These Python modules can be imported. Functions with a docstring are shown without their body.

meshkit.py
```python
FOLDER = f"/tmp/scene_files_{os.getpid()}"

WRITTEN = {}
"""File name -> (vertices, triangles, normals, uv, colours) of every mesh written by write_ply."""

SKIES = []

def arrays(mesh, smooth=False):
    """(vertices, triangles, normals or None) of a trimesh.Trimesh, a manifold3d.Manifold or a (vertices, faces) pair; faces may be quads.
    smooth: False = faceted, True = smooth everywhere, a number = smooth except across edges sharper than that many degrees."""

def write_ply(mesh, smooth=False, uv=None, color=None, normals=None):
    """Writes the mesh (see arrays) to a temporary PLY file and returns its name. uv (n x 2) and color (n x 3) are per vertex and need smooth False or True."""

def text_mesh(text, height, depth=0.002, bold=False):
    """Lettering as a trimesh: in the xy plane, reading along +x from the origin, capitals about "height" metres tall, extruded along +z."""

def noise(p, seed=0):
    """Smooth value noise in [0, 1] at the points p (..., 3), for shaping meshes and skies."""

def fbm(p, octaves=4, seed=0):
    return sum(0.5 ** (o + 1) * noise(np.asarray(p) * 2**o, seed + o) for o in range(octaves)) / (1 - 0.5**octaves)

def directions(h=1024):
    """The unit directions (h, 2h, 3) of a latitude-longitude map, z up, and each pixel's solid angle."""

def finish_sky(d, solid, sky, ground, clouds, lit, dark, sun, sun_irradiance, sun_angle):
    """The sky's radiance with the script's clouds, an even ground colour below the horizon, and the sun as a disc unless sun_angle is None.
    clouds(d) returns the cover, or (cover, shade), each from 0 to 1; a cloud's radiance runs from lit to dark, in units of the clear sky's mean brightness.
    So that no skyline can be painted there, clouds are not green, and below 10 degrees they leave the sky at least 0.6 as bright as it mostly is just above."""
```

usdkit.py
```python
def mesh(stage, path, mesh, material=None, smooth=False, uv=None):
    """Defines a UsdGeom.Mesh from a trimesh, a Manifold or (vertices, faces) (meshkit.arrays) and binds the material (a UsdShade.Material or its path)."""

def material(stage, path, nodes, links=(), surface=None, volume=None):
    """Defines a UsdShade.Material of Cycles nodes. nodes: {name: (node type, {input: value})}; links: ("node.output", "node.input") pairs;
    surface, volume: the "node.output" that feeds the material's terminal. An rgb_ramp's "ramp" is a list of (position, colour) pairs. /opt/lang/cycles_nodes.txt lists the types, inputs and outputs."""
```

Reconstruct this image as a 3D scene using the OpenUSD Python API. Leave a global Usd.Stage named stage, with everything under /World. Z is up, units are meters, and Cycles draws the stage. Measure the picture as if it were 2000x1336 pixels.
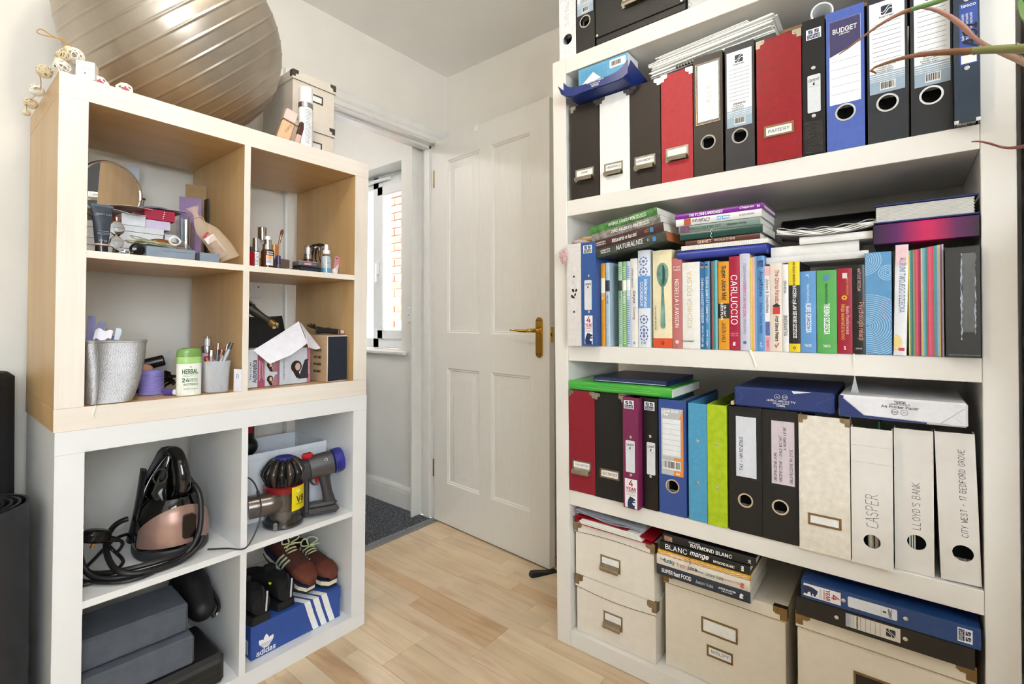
import math, random
import numpy as np, trimesh, manifold3d as m3
from scipy.spatial.transform import Rotation as Rot
from shapely.geometry import Polygon, box as sbox, Point, LineString
from shapely.ops import unary_union
from shapely import affinity
import usdkit, meshkit
from pxr import Usd, UsdGeom, UsdLux, UsdShade, Gf, Sdf

stage = Usd.Stage.CreateInMemory()
UsdGeom.SetStageUpAxis(stage, UsdGeom.Tokens.z)
UsdGeom.SetStageMetersPerUnit(stage, 1.0)
world = UsdGeom.Xform.Define(stage, '/World')
stage.SetDefaultPrim(world.GetPrim())
UsdGeom.Scope.Define(stage, '/World/Looks')
rng = random.Random(7)

# ---------------------------------------------------------------- camera
YAW, PITCH, EYE = 0.6772, 0.0052, 1.029
F_PX, PY = 951.57, 623.74
cam = UsdGeom.Camera.Define(stage, '/World/camera')
cam.CreateHorizontalApertureAttr(36.0)
cam.CreateVerticalApertureAttr(36.0 * 1336 / 2000)
cam.CreateFocalLengthAttr(F_PX * 36.0 / 2000)
cam.CreateVerticalApertureOffsetAttr((PY - 668) * 36.0 / 2000)
cam.CreateClippingRangeAttr(Gf.Vec2f(0.02, 100))
_fw = np.array([-math.sin(YAW) * math.cos(PITCH), math.cos(YAW) * math.cos(PITCH), math.sin(PITCH)])
_rt = np.array([math.cos(YAW), math.sin(YAW), 0.0])
_up = np.cross(_rt, _fw)
_m = np.eye(4); _m[0, :3], _m[1, :3], _m[2, :3], _m[3, :3] = _rt, _up, -_fw, (0, 0, EYE)
cam.AddTransformOp().Set(Gf.Matrix4d(_m.tolist()))
EXPOSURE = 0.0
cam.CreateExposureAttr(EXPOSURE)

# ---------------------------------------------------------------- light
SKY = 4.0
LAMP = 200.0        # warm ceiling pendant, W-like units
HALL = 210.0        # hall ceiling lamp
DAY = 2.3          # daylight through the window in the right wall
dome = UsdLux.DomeLight.Define(stage, '/World/sky')
dome.CreateIntensityAttr(SKY); dome.CreateColorAttr(Gf.Vec3f(0.88, 0.95, 1.0))

# room limits (metres)
WX, WY, CEIL = -1.90, 1.808, 2.335          # left wall, back wall, ceiling
RX, RY = 1.45, -1.75                        # right wall, wall behind the camera
day = UsdLux.RectLight.Define(stage, '/World/window_daylight')
day.CreateWidthAttr(1.40); day.CreateHeightAttr(1.16); day.CreateIntensityAttr(DAY); day.CreateColorAttr(Gf.Vec3f(0.80, 0.91, 1.0))
day.AddTransformOp().Set(Gf.Matrix4d(0, -1, 0, 0, 0, 0, 1, 0, 1, 0, 0, 0, RX + 0.14, -0.50, 1.5, 1))   # -z of the light looks along -x, into the room

# ---------------------------------------------------------------- materials
def lin(c):
    if isinstance(c, str):
        c = [int(c[i:i + 2], 16) / 255 for i in (0, 2, 4)]
        c = [x / 12.92 if x <= 0.04045 else ((x + 0.055) / 1.055) ** 2.4 for x in c]
    return tuple(c)
_mats = {}
def mat(name, color, rough=0.5, metal=0.0, vary=0.06, scale=30.0, bump=0.0, bscale=None, stretch=None, color2=None, **kw):
    """A principled material whose colour wanders a little with a noise, with a fine relief."""
    if name in _mats: return _mats[name]
    c = np.array(lin(color)); d = np.array(lin(color2)) if color2 is not None else c * (1 - vary * 2)
    e = np.minimum(c * (1 + vary), 1) if color2 is None else c
    n = {'co': ('texture_coordinate', {}), 'mp': ('mapping', {'scale': stretch or (1, 1, 1)}), 'n': ('noise_texture', {'scale': float(scale), 'detail': 4.0, 'roughness': 0.55}),
         'r': ('rgb_ramp', {'ramp': [(0.3, tuple(d)), (0.7, tuple(e))]}), 'p': ('principled_bsdf', {'roughness': rough, 'metallic': metal, **kw})}
    l = [('co.object', 'mp.vector'), ('mp.vector', 'n.vector'), ('n.fac', 'r.fac'), ('r.color', 'p.base_color')]
    if bump:
        n['n2'] = ('noise_texture', {'scale': float(bscale or scale * 8), 'detail': 3.0})
        n['b'] = ('bump', {'strength': bump, 'distance': 0.002})
        l += [('mp.vector', 'n2.vector'), ('n2.fac', 'b.height'), ('b.normal', 'p.normal')]
    m = usdkit.material(stage, '/World/Looks/' + name, n, l, surface='p.BSDF')
    _mats[name] = m
    return m
def C(hexcol, rough=0.45, **kw):
    """A plain printed or painted colour, named after itself."""
    return mat('colour_%s_%d' % (hexcol, round(rough * 100)), hexcol, rough, vary=0.03, scale=60, **kw)
def pane_mat(name, tint=(1, 1, 1), rough=0.0, base=0.04):
    """Window glass or clear plastic wall: see-through, more mirror-like at a glance."""
    if name in _mats: return _mats[name]
    _mats[name] = usdkit.material(stage, '/World/Looks/' + name, {'f': ('layer_weight', {'blend': 0.5}), 'q': ('math', {'math_type': 'power', 'value2': 4.0}), 'a': ('math', {'math_type': 'multiply_add', 'value2': 0.8, 'value3': base}),
        't': ('transparent_bsdf', {'color': tint}), 'g': ('glossy_bsdf', {'roughness': rough, 'color': (1, 1, 1)}), 'x': ('mix_closure', {})},
        [('f.facing', 'q.value1'), ('q.value', 'a.value1'), ('a.value', 'x.fac'), ('t.BSDF', 'x.closure1'), ('g.BSDF', 'x.closure2')], surface='x.closure')
    return _mats[name]
def film_mat(name, color, alpha, rough=0.3):
    """Thin translucent plastic or cloth: part of the light passes straight through."""
    if name in _mats: return _mats[name]
    _mats[name] = usdkit.material(stage, '/World/Looks/' + name, {'t': ('transparent_bsdf', {'color': (1, 1, 1)}), 'p': ('principled_bsdf', {'base_color': lin(color), 'roughness': rough}), 'x': ('mix_closure', {'fac': alpha})},
        [('t.BSDF', 'x.closure1'), ('p.BSDF', 'x.closure2')], surface='x.closure')
    return _mats[name]

# ---------------------------------------------------------------- things and parts
_count = {}
def numbered(parent, name):
    k = (parent, name); n = _count.get(k, -1) + 1; _count[k] = n
    return parent + '/' + (name if n == 0 else '%s_%03d' % (name, n))
def M4(R=None, t=(0, 0, 0)):
    m = np.eye(4)
    if R is not None: m[:3, :3] = R
    m[:3, 3] = t
    return m
def euler(x=0, y=0, z=0): return Rot.from_euler('xyz', [x, y, z], degrees=True).as_matrix()
# frames of the two pieces of furniture, seen from their front: x to the right, y into the shelves, z up
FB = M4(Rot.from_euler('xyz', [0.0080, -0.0042, 0.0011]).as_matrix(), (-0.8771, 1.3247, 0))
FL = M4(Rot.from_euler('xyz', [-0.0080, 0.0042, 0]).as_matrix(), (-1.436, 0.1938, 0)) @ M4(np.array([[0, -1, 0], [1, 0, 0], [0, 0, 1.0]]))
FW = np.eye(4)
def thing(name, label, cat, frame=FW, pos=(0, 0, 0), rot=(0, 0, 0), group=None, kind=None):
    x = UsdGeom.Xform.Define(stage, numbered('/World', name))
    m = frame @ M4(euler(*rot), pos)
    x.AddTransformOp().Set(Gf.Matrix4d(m.T.tolist()))
    tag(x.GetPrim(), label, cat, group, kind)
    return str(x.GetPath())
def tag(prim, label=None, cat=None, group=None, kind=None):
    for k, v in (('label', label), ('category', cat), ('group', group), ('kind', kind)):
        if v: prim.SetCustomDataByKey(k, v)
def part(parent, name, mesh, m, label=None, kind=None, smooth=30):
    p = numbered(parent, name)
    if isinstance(mesh, list): mesh = join(*mesh)
    usdkit.mesh(stage, p, mesh, m, smooth)
    if label or kind: tag(stage.GetPrimAtPath(p), label, None, None, kind)
    return p
def structure(name, mesh=None, m=None, kind='structure', smooth=30):
    if mesh is None:
        p = numbered('/World', name); UsdGeom.Xform.Define(stage, p)
    else: p = part('/World', name, mesh, m, smooth=smooth)
    tag(stage.GetPrimAtPath(p), kind=kind)
    return p

# ---------------------------------------------------------------- shapes
def join(*ms):
    ms = [x for a in ms for x in (a if isinstance(a, (list, tuple)) else [a])]
    return trimesh.util.concatenate(ms)
_bt = None
def bx(x0, y0, z0, x1, y1, z1, b=0.0):
    """A box from corner to corner, its edges chamfered by b."""
    global _bt
    lo, hi = np.minimum((x0, y0, z0), (x1, y1, z1)), np.maximum((x0, y0, z0), (x1, y1, z1))
    b = min(b, 0.45 * (hi - lo).min())
    if b <= 0:
        return trimesh.creation.box(bounds=[lo, hi])
    if _bt is None:
        s = np.array([(i, j, k) for i in (0, 1) for j in (0, 1) for k in (0, 1)]); v = []
        for ax in range(3):
            q = np.ones(3) * 0.1; q[ax] = 0
            v += [np.where(t == 0, q, 1 - q) for t in s]
        v = np.array(v); h = trimesh.convex.convex_hull(v, repair=True)
        o = [int(np.argmin(np.abs(h.vertices - p).sum(1))) for p in v]
        inv = {a: i for i, a in enumerate(o)}
        _bt = (v, np.array([[inv[i] for i in f] for f in h.faces]))
    v, f = _bt
    w = lo + (hi - lo) * (v > 0.5) + b * (np.abs(v - 0.1) < 0.01) - b * (np.abs(v - 0.9) < 0.01)
    return trimesh.Trimesh(w, f, process=False)
def tf(mesh, pos=(0, 0, 0), rot=(0, 0, 0), scale=None):
    m = mesh.copy()
    if scale is not None: m.apply_transform(np.diag([*scale, 1.0]))
    m.apply_transform(M4(euler(*rot), pos))
    return m
def front(poly, y0, y1):
    """A shape drawn in the front plane (x, z), reaching from y0 (nearest) to y1."""
    out = []
    for g in getattr(poly, 'geoms', [poly]):
        if g.is_empty: continue
        m = trimesh.creation.extrude_polygon(g, abs(y1 - y0), engine='earcut')
        v = m.vertices
        m = trimesh.Trimesh(np.stack([v[:, 0], max(y0, y1) - v[:, 2], v[:, 1]], 1), m.faces, process=False)
        out.append(m)
    return trimesh.util.concatenate(out)
def flat(poly, z0, z1):
    out = []
    for g in getattr(poly, 'geoms', [poly]):
        m = trimesh.creation.extrude_polygon(g, z1 - z0, engine='earcut'); m.apply_translation((0, 0, z0)); out.append(m)
    return trimesh.util.concatenate(out)
def side(poly, x0, x1):
    """A shape drawn in the side plane (y, z), reaching from x0 to x1."""
    m = trimesh.creation.extrude_polygon(poly, x1 - x0, engine='earcut'); v = m.vertices
    return trimesh.Trimesh(np.stack([v[:, 2] + x0, v[:, 0], v[:, 1]], 1), m.faces, process=False)
def lathe(prof, n=28, pos=(0, 0, 0), rot=(0, 0, 0)):
    m = trimesh.creation.revolve(np.array(prof, float), sections=n)
    return tf(m, pos, rot)
def cyl(r, z0, z1, n=24, pos=(0, 0, 0), rot=(0, 0, 0), b=0.0, r1=None):
    r1 = r if r1 is None else r1
    pr = [(0, z0), (r - b, z0), (r, z0 + b), (r1, z1 - b), (r1 - b, z1), (0, z1)] if b else [(0, z0), (r, z0), (r1, z1), (0, z1)]
    return lathe(pr, n, pos, rot)
def tube(pts, r, n=8, closed=False):
    """A round bar along the points; r one radius or one per point."""
    P = np.array(pts, float); k = len(P); r = np.broadcast_to(r, k)
    t = np.gradient(P, axis=0) if not closed else np.roll(P, -1, 0) - np.roll(P, 1, 0)
    t /= np.linalg.norm(t, axis=1, keepdims=True) + 1e-12
    u = np.cross(t[0], (0, 0, 1.0) if abs(t[0][2]) < 0.9 else (1.0, 0, 0)); rows = []
    a = np.linspace(0, 2 * np.pi, n, endpoint=False)
    for i in range(k):
        u = u - t[i] * (u @ t[i]); u /= np.linalg.norm(u) + 1e-12; w = np.cross(t[i], u)
        rows.append(P[i] + r[i] * (np.cos(a)[:, None] * u + np.sin(a)[:, None] * w))
    v = np.vstack(rows); f = []
    for i in range(k - (0 if closed else 1)):
        j = (i + 1) % k
        for q in range(n):
            q2 = (q + 1) % n
            f += [(i * n + q, i * n + q2, j * n + q2), (i * n + q, j * n + q2, j * n + q)]
    if not closed:
        v = np.vstack([v, P[0], P[-1]])
        for q in range(n):
            q2 = (q + 1) % n
            f += [(len(v) - 2, q2, q), (len(v) - 1, (k - 1) * n + q, (k - 1) * n + q2)]
    return trimesh.Trimesh(v, np.array(f), process=False)
def curve(pts, n=40):
    """A smooth line through the points."""
    from scipy.interpolate import CubicSpline
    P = np.array(pts, float); s = np.r_[0, np.cumsum(np.linalg.norm(np.diff(P, axis=0), axis=1) + 1e-9)]
    return CubicSpline(s, P)(np.linspace(0, s[-1], n))
def loft(rings):
    """A skin over closed rings of the same number of points, with end caps."""
    n = len(rings[0]); v = np.vstack(rings); f = []
    for i in range(len(rings) - 1):
        for q in range(n):
            q2 = (q + 1) % n
            f += [(i * n + q, i * n + q2, (i + 1) * n + q2), (i * n + q, (i + 1) * n + q2, (i + 1) * n + q)]
    v = np.vstack([v, np.mean(rings[0], 0), np.mean(rings[-1], 0)])
    for q in range(n):
        q2 = (q + 1) % n
        f += [(len(v) - 2, q2, q), (len(v) - 1, (len(rings) - 1) * n + q, (len(rings) - 1) * n + q2)]
    m = trimesh.Trimesh(v, np.array(f), process=False)
    if m.volume < 0: m.invert()
    return m
def sheet(grid, th):
    """A thin sheet of thickness th over a grid of points (rows, columns, 3)."""
    g = np.array(grid, float); a, b = g.shape[:2]
    du, dv = np.gradient(g, axis=1), np.gradient(g, axis=0); n = np.cross(du, dv); n /= np.linalg.norm(n, axis=-1, keepdims=True) + 1e-12
    v = np.vstack([g.reshape(-1, 3), (g - n * th).reshape(-1, 3)]); f = []; o = a * b
    for i in range(a - 1):
        for j in range(b - 1):
            p, q, r, s = i * b + j, i * b + j + 1, (i + 1) * b + j + 1, (i + 1) * b + j
            f += [(p, q, r), (p, r, s), (o + p, o + r, o + q), (o + p, o + s, o + r)]
    rim = [j for j in range(b)] + [i * b + b - 1 for i in range(1, a)] + [(a - 1) * b + j for j in range(b - 2, -1, -1)] + [i * b for i in range(a - 2, 0, -1)]
    for p, q in zip(rim, rim[1:] + rim[:1]): f += [(p, o + p, q), (q, o + p, o + q)]
    return trimesh.Trimesh(v, np.array(f), process=False)
def rrect(x0, z0, x1, z1, r, n=4):
    r = min(r, (x1 - x0) / 2 - 1e-6, (z1 - z0) / 2 - 1e-6)
    return sbox(x0 + r, z0 + r, x1 - r, z1 - r).buffer(r, quad_segs=n)
def ring_poly(cx, cz, r0, r1, n=12): return Point(cx, cz).buffer(r1, quad_segs=n).difference(Point(cx, cz).buffer(r0, quad_segs=n))
_tx = {}
def text_poly(s, h, bold=False, x=0, z=0, rot=0, length=None, shear=0, stretch=1.0, align='c', dep=0.0004, y=0.0):
    """Lettering lying on the front plane y, centred on (x, z); rot in degrees in that plane; length caps the run of the line."""
    k = (s, bold)
    if k not in _tx:
        m = meshkit.text_mesh(s, 1.0, 1.0, bold); b = m.bounds
        m.apply_translation((-(b[0][0] + b[1][0]) / 2, -(b[0][1] + b[1][1]) / 2 if align == 'c' else 0, 0)); _tx[k] = m
    v = _tx[k].vertices.copy(); w = np.ptp(v[:, 0]) * h * stretch
    sx = h * stretch * (1 if length is None or w <= length else length / w)
    v[:, 0] = v[:, 0] * sx + shear * v[:, 1] * h; v[:, 1] *= h
    c, t = math.cos(math.radians(rot)), math.sin(math.radians(rot))
    X, Z = x + c * v[:, 0] - t * v[:, 1], z + t * v[:, 0] + c * v[:, 1]
    return trimesh.Trimesh(np.stack([X, y - v[:, 2] * dep, Z], 1), _tx[k].faces, process=False)
def blob(ctrl, seg=0.01, it=6):
    """Hulls of consecutive balls (x, y, z, r), joined, refined and smoothed."""
    out = None
    for a, b in ctrl:
        s = [m3.Manifold.sphere(q[3], 20).translate(q[:3]) for q in (a, b)]
        h = m3.Manifold.batch_hull(s); out = h if out is None else out + h
    me = out.refine_to_length(seg).to_mesh()
    t = trimesh.Trimesh(me.vert_properties[:, :3], me.tri_verts, process=True)
    return trimesh.smoothing.filter_taubin(t, iterations=it)
# ================================================================ the room
WALL = mat('wall_paint', 'e8e4dc', 0.75, vary=0.015, scale=6, bump=0.08, bscale=220)
WALLH = mat('hall_paint', 'e6e5e1', 0.75, vary=0.015, scale=6, bump=0.08, bscale=220)
CEILM = mat('ceiling_paint', 'f4f3f0', 0.8, vary=0.012, scale=5, bump=0.06, bscale=200)
GLOSSW = mat('white_gloss_paint', 'e4e3df', 0.32, vary=0.02, scale=14, bump=0.05, bscale=60)
UPVC = mat('white_plastic', 'e9ebec', 0.3, vary=0.01)
PANE = pane_mat('window_glass')
T = 0.12   # wall thickness
DY0, DY1, DZ = 1.000, 1.735, 1.955     # doorway
def wall_box(x0, y0, z0, x1, y1, z1): return bx(x0, y0, z0, x1, y1, z1)
structure('wall_left', [wall_box(WX - T, RY - T, 0, WX, DY0 - .03, CEIL), wall_box(WX - T, DY0 - .03, DZ + .03, WX, DY1 + .03, CEIL), wall_box(WX - T, DY1 + .03, 0, WX, WY, CEIL)], WALL)
structure('wall_back', wall_box(WX - T, WY, 0, RX + T, WY + T, CEIL), WALL)
WX0, WX1, WZ0, WZ1 = -1.2, 0.2, 0.9, 2.1     # window in the right wall (along y)
structure('wall_right', [wall_box(RX, RY, 0, RX + T, WX0, CEIL), wall_box(RX, WX1, 0, RX + T, WY, CEIL), wall_box(RX, WX0, 0, RX + T, WX1, WZ0), wall_box(RX, WX0, WZ1, RX + T, WX1, CEIL)], WALL)
structure('wall_front', wall_box(WX - T, RY - T, 0, RX + T, RY, CEIL), WALL)
structure('ceiling', wall_box(-4.6, RY - T, CEIL, RX + T, WY + T + .02, CEIL + .1), CEILM)
# laminate floor of separate strips
fl = structure('floor')
part(fl, 'underlay', bx(WX - .02, RY, -0.03, RX, WY, -0.0075), mat('underlay', '8a7558', 0.8))
PLK = []
for i, (a, b) in enumerate((('dcc3a0', 'cdb08a'), ('d6bd9c', 'c8ac88'), ('e0caa9', 'd3b894'), ('cfae88', 'b8946c'), ('d9c1a2', 'caaa86'))):
    n = {'co': ('geometry', {}), 'oi': ('object_info', {}), 'sc': ('math', {'math_type': 'multiply', 'value2': 37.0}), 'cx': ('combine_xyz', {}), 'ad': ('mix', {'mix_type': 'add', 'fac': 1.0}),
         'mp': ('mapping', {'scale': (2.2, 26.0, 1.0)}), 'n': ('noise_texture', {'scale': 1.0, 'detail': 3.0, 'distortion': 1.6}), 'w': ('wave_texture', {}), 'r': ('rgb_ramp', {'ramp': [(0.25, lin(b)), (0.5, lin(a)), (0.8, tuple(np.minimum(np.array(lin(a)) * 1.06, 1)))]}),
         'n3': ('noise_texture', {'scale': 7.0, 'detail': 2.0}), 'r3': ('rgb_ramp', {'ramp': [(0.3, (0.9, 0.9, 0.9)), (0.65, (1, 1, 1))]}), 'mx': ('mix', {'mix_type': 'multiply', 'fac': 1.0}), 'p': ('principled_bsdf', {'roughness': 0.3})}
    n.pop('w')
    PLK.append(usdkit.material(stage, '/World/Looks/laminate_%d' % i, n, [('oi.random', 'sc.value1'), ('sc.value', 'cx.x'), ('sc.value', 'cx.y'), ('co.position', 'mp.vector'), ('mp.vector', 'ad.color1'), ('cx.vector', 'ad.color2'), ('ad.color', 'n.vector'), ('n.fac', 'r.fac'),
        ('co.position', 'n3.vector'), ('n3.fac', 'r3.fac'), ('r.color', 'mx.color1'), ('r3.color', 'mx.color2'), ('mx.color', 'p.base_color')], surface='p.BSDF'))
SW = 0.0625
k0 = math.floor((RY - 1.085) / SW)
row = {}
for k in range(-11, 12):                      # the strips that show
    y0, y1 = 1.085 + k * SW, 1.085 + (k + 1) * SW
    if y0 > WY - .01: break
    y1 = min(y1, WY)
    # strips run along x; boards of three strips share their end joint
    brd = k // 3
    off = (-1.037, -1.409, -1.70, -1.22)[brd % 4] if k not in (0, 1, 2) else -1.037
    x = off - 3.0 + (0, .12, .27)[k % 3] if k % 3 else off - 3.0
    r = random.Random(100 + k); xs = [WX]
    cuts = sorted(set([round(off + d, 3) for d in ((0.0, -.497, .52, 1.1) if k % 3 == 0 else (0.0, -.372, .45, .93) if k % 3 == 1 else (0.0, -.62, .36, .8))]))
    xs += [c for c in cuts if WX + .05 < c < RX - .05] + [0.9]
    for a, b in zip(xs, xs[1:]):
        part(fl, 'plank', bx(a + .0003, y0 + .0003, -.0075, b - .0003, y1 - .0003, 0, .0006), PLK[3] if (k == 2 and b < -1.0) else PLK[r.choice((0, 1, 2, 4, 0, 1, 2, 4, 3))])
part(fl, 'plank', bx(WX, RY, -.0075, RX, 1.085 - 11 * SW, 0), PLK[0], kind='stuff')
part(fl, 'plank', bx(.9, 1.085 - 11 * SW, -.0075, RX, WY, 0), PLK[1], kind='stuff')
# skirting boards of the room
def skirt_prof(h=.12, t=.016): return Polygon([(0, 0), (t, 0), (t, h - .035), (t - .003, h - .028), (t - .002, h - .02), (t - .007, h - .008), (t - .011, h), (0, h)])
def skirt_x(x0, x1, y, sgn, z0=0.0):
    s = skirt_prof(); s = affinity.scale(s, -sgn, 1, origin=(0, 0)); s = affinity.translate(s, y, z0); return side(s, x0, x1)
def skirt_y(y0, y1, x, sgn):
    m = skirt_x(y0, y1, 0, 1); v = m.vertices.copy(); return trimesh.Trimesh(np.stack([x - sgn * v[:, 1], v[:, 0], v[:, 2]], 1), m.faces[:, ::-1] if sgn > 0 else m.faces, process=False)
structure('baseboard_left', skirt_y(RY, DY0 - .08, WX, 1), GLOSSW)
structure('baseboard_back', skirt_x(WX + .02, RX, WY, 1), GLOSSW)
structure('baseboard_right', skirt_y(RY, WY - .02, RX, -1), GLOSSW)
structure('baseboard_front', skirt_x(WX, RX, RY, -1), GLOSSW)
# door lining, stop and architrave
structure('trim_1', [bx(WX - T - .005, DY0 - .03, 0, WX + .005, DY0, DZ), bx(WX - T - .005, DY1, 0, WX + .005, DY1 + .03, DZ), bx(WX - T - .005, DY0 - .03, DZ, WX + .005, DY1 + .03, DZ + .03),
                     bx(WX - .09, DY0, 0, WX - .045, DY0 + .012, DZ), bx(WX - .09, DY1 - .012, 0, WX - .045, DY1, DZ), bx(WX - .09, DY0, DZ - .012, WX - .045, DY1, DZ)], GLOSSW)
def arch_prof(): return Polygon([(0, 0), (.010, 0), (.013, .004), (.013, .020), (.016, .024), (.020, .030), (.020, .060), (.017, .066), (0, .068)])   # (out of wall, away from opening)
ap = np.array(arch_prof().exterior.coords)[:-1]
def arch_run(x, out, y0, y1, ztop, reveal=.006):
    rings = []
    for yy, zz, dy, dz in ((y0 - reveal, 0, -1, 0), (y0 - reveal, ztop + reveal, -1, 1), (y1 + reveal, ztop + reveal, 1, 1), (y1 + reveal, 0, 1, 0)):
        rings.append(np.array([(x + out * q[0], yy + dy * q[1], zz + dz * q[1]) for q in ap]))
    return loft(rings)
structure('trim_2', arch_run(WX, 1, DY0, DY1 - .012, DZ), GLOSSW, smooth=20)
structure('trim_3', arch_run(WX - T, -1, DY0, DY1 - .07, DZ), GLOSSW, smooth=20)
# metal threshold strip
th = thing('threshold_strip', 'silver metal threshold strip between the dark hall carpet and the laminate floor', 'threshold strip', FW, (WX, 0, 0))
part(th, 'strip', side(Polygon([(-.0, 0), (0, .004), (.0, .004), (.0, 0)]), 0, .01) if 0 else [bx(-.028, DY0, .0003, .022, DY1, .005, .002), bx(-.014, DY0, .004, -.010, DY1, .0065), bx(.004, DY0, .004, .008, DY1, .0065)], mat('brushed_aluminium', 'a9adb0', 0.35, 1.0, stretch=(1, .05, 1), scale=300))
for yy in (1.13, 1.33, 1.55): part(th, 'screw', cyl(.0035, .004, .0068, 10, (-.018, yy, 0)), C('4a4a4a'))
# ---------------------------------------------------------------- the hall beyond
HY, HX = 1.735, -3.35
R0, R1, S0, S1 = -3.05, -2.19, 0.868, 1.937     # window recess
structure('wall_hall', [bx(R1, HY, 0, WX - T, HY + .28, CEIL), bx(HX - .5, HY, 0, R0, HY + .28, CEIL), bx(R0, HY, 0, R1, HY + .28, S0 - .02), bx(R0, HY, S1, R1, HY + .28, CEIL)], WALLH)
structure('wall_hall_end', bx(HX - T, -1.75, 0, HX, HY, CEIL), WALLH)
structure('wall_hall_front', bx(HX, -1.75 - T, 0, WX - T, -1.75, CEIL), WALLH)
structure('baseboard_hall', skirt_x(HX, WX - T - .02, HY, 1), GLOSSW)
structure('baseboard_hall_end', skirt_y(-1.75, HY - .02, HX, 1), GLOSSW)
cp = structure('floor_hall', bx(HX, -1.75, -.03, WX - .02, HY, -.004), C('2a2d33', .9))
n = {'g': ('geometry', {}), 'v': ('noise_texture', {'scale': 260.0, 'detail': 2.0}), 'r': ('rgb_ramp', {'ramp': [(0.38, lin('17181d')), (0.52, lin('3c4049')), (0.64, lin('9aa0aa'))]}), 'p': ('principled_bsdf', {'roughness': 0.95, 'sheen_weight': 0.3})}
CARPET = usdkit.material(stage, '/World/Looks/flecked_carpet', n, [('g.position', 'v.vector'), ('v.fac', 'r.fac'), ('r.color', 'p.base_color')], surface='p.BSDF')
gx, gy = np.meshgrid(np.arange(-2.75, WX - .024, .0045), np.arange(.95, HY - .012, .0045))
q = np.random.default_rng(3); P = np.stack([gx.ravel() + q.normal(0, .0014, gx.size), gy.ravel() + q.normal(0, .0014, gx.size), np.full(gx.size, -.004)], 1); N = len(P)
tip = P + np.stack([q.normal(0, .0016, N), q.normal(0, .0016, N), q.uniform(.006, .010, N)], 1)
ang = q.uniform(0, 6.28, N); tri = [P + .0026 * np.stack([np.cos(ang + a), np.sin(ang + a), 0 * ang], 1) for a in (0, 2.09, 4.19)]
V = np.stack(tri + [tip], 1).reshape(-1, 3); o = np.arange(N)[:, None] * 4
pile = trimesh.Trimesh(V, np.vstack([o + [0, 1, 3], o + [1, 2, 3], o + [2, 0, 3]]), process=False)
part(cp, 'pile', pile, CARPET, kind='stuff', smooth=True)
# hall window: frame, sash, glass, sill
w = structure('window_1')
WYF = HY + .115
part(w, 'window_frame', [bx(R0, WYF, S0, R0 + .06, WYF + .07, S1, .004), bx(R1 - .06, WYF, S0, R1, WYF + .07, S1, .004), bx(R0, WYF, S1 - .075, R1, WYF + .07, S1, .004), bx(R0, WYF, S0, R1, WYF + .07, S0 + .06, .004), bx(-2.615, WYF, S0, -2.555, WYF + .07, S1, .004)], UPVC)
def sash(x0, x1, z0, z1, y): return [bx(x0, y - .014, z0, x0 + .06, y + .05, z1, .006), bx(x1 - .06, y - .014, z0, x1, y + .05, z1, .006), bx(x0, y - .014, z1 - .06, x1, y + .05, z1, .006), bx(x0, y - .014, z0, x1, y + .05, z0 + .06, .006)]
part(w, 'window_sash', sash(-2.555, R1 - .055, S0 + .055, S1 - .07, WYF), UPVC)
part(w, 'trickle_vent', tube(curve([(-2.95, WYF - .012, 1.905), (-2.60, WYF - .014, 1.905), (-2.50, WYF - .014, 1.905), (-2.425, WYF - .003, 1.905)], 20), .011, 8), UPVC)
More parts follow.
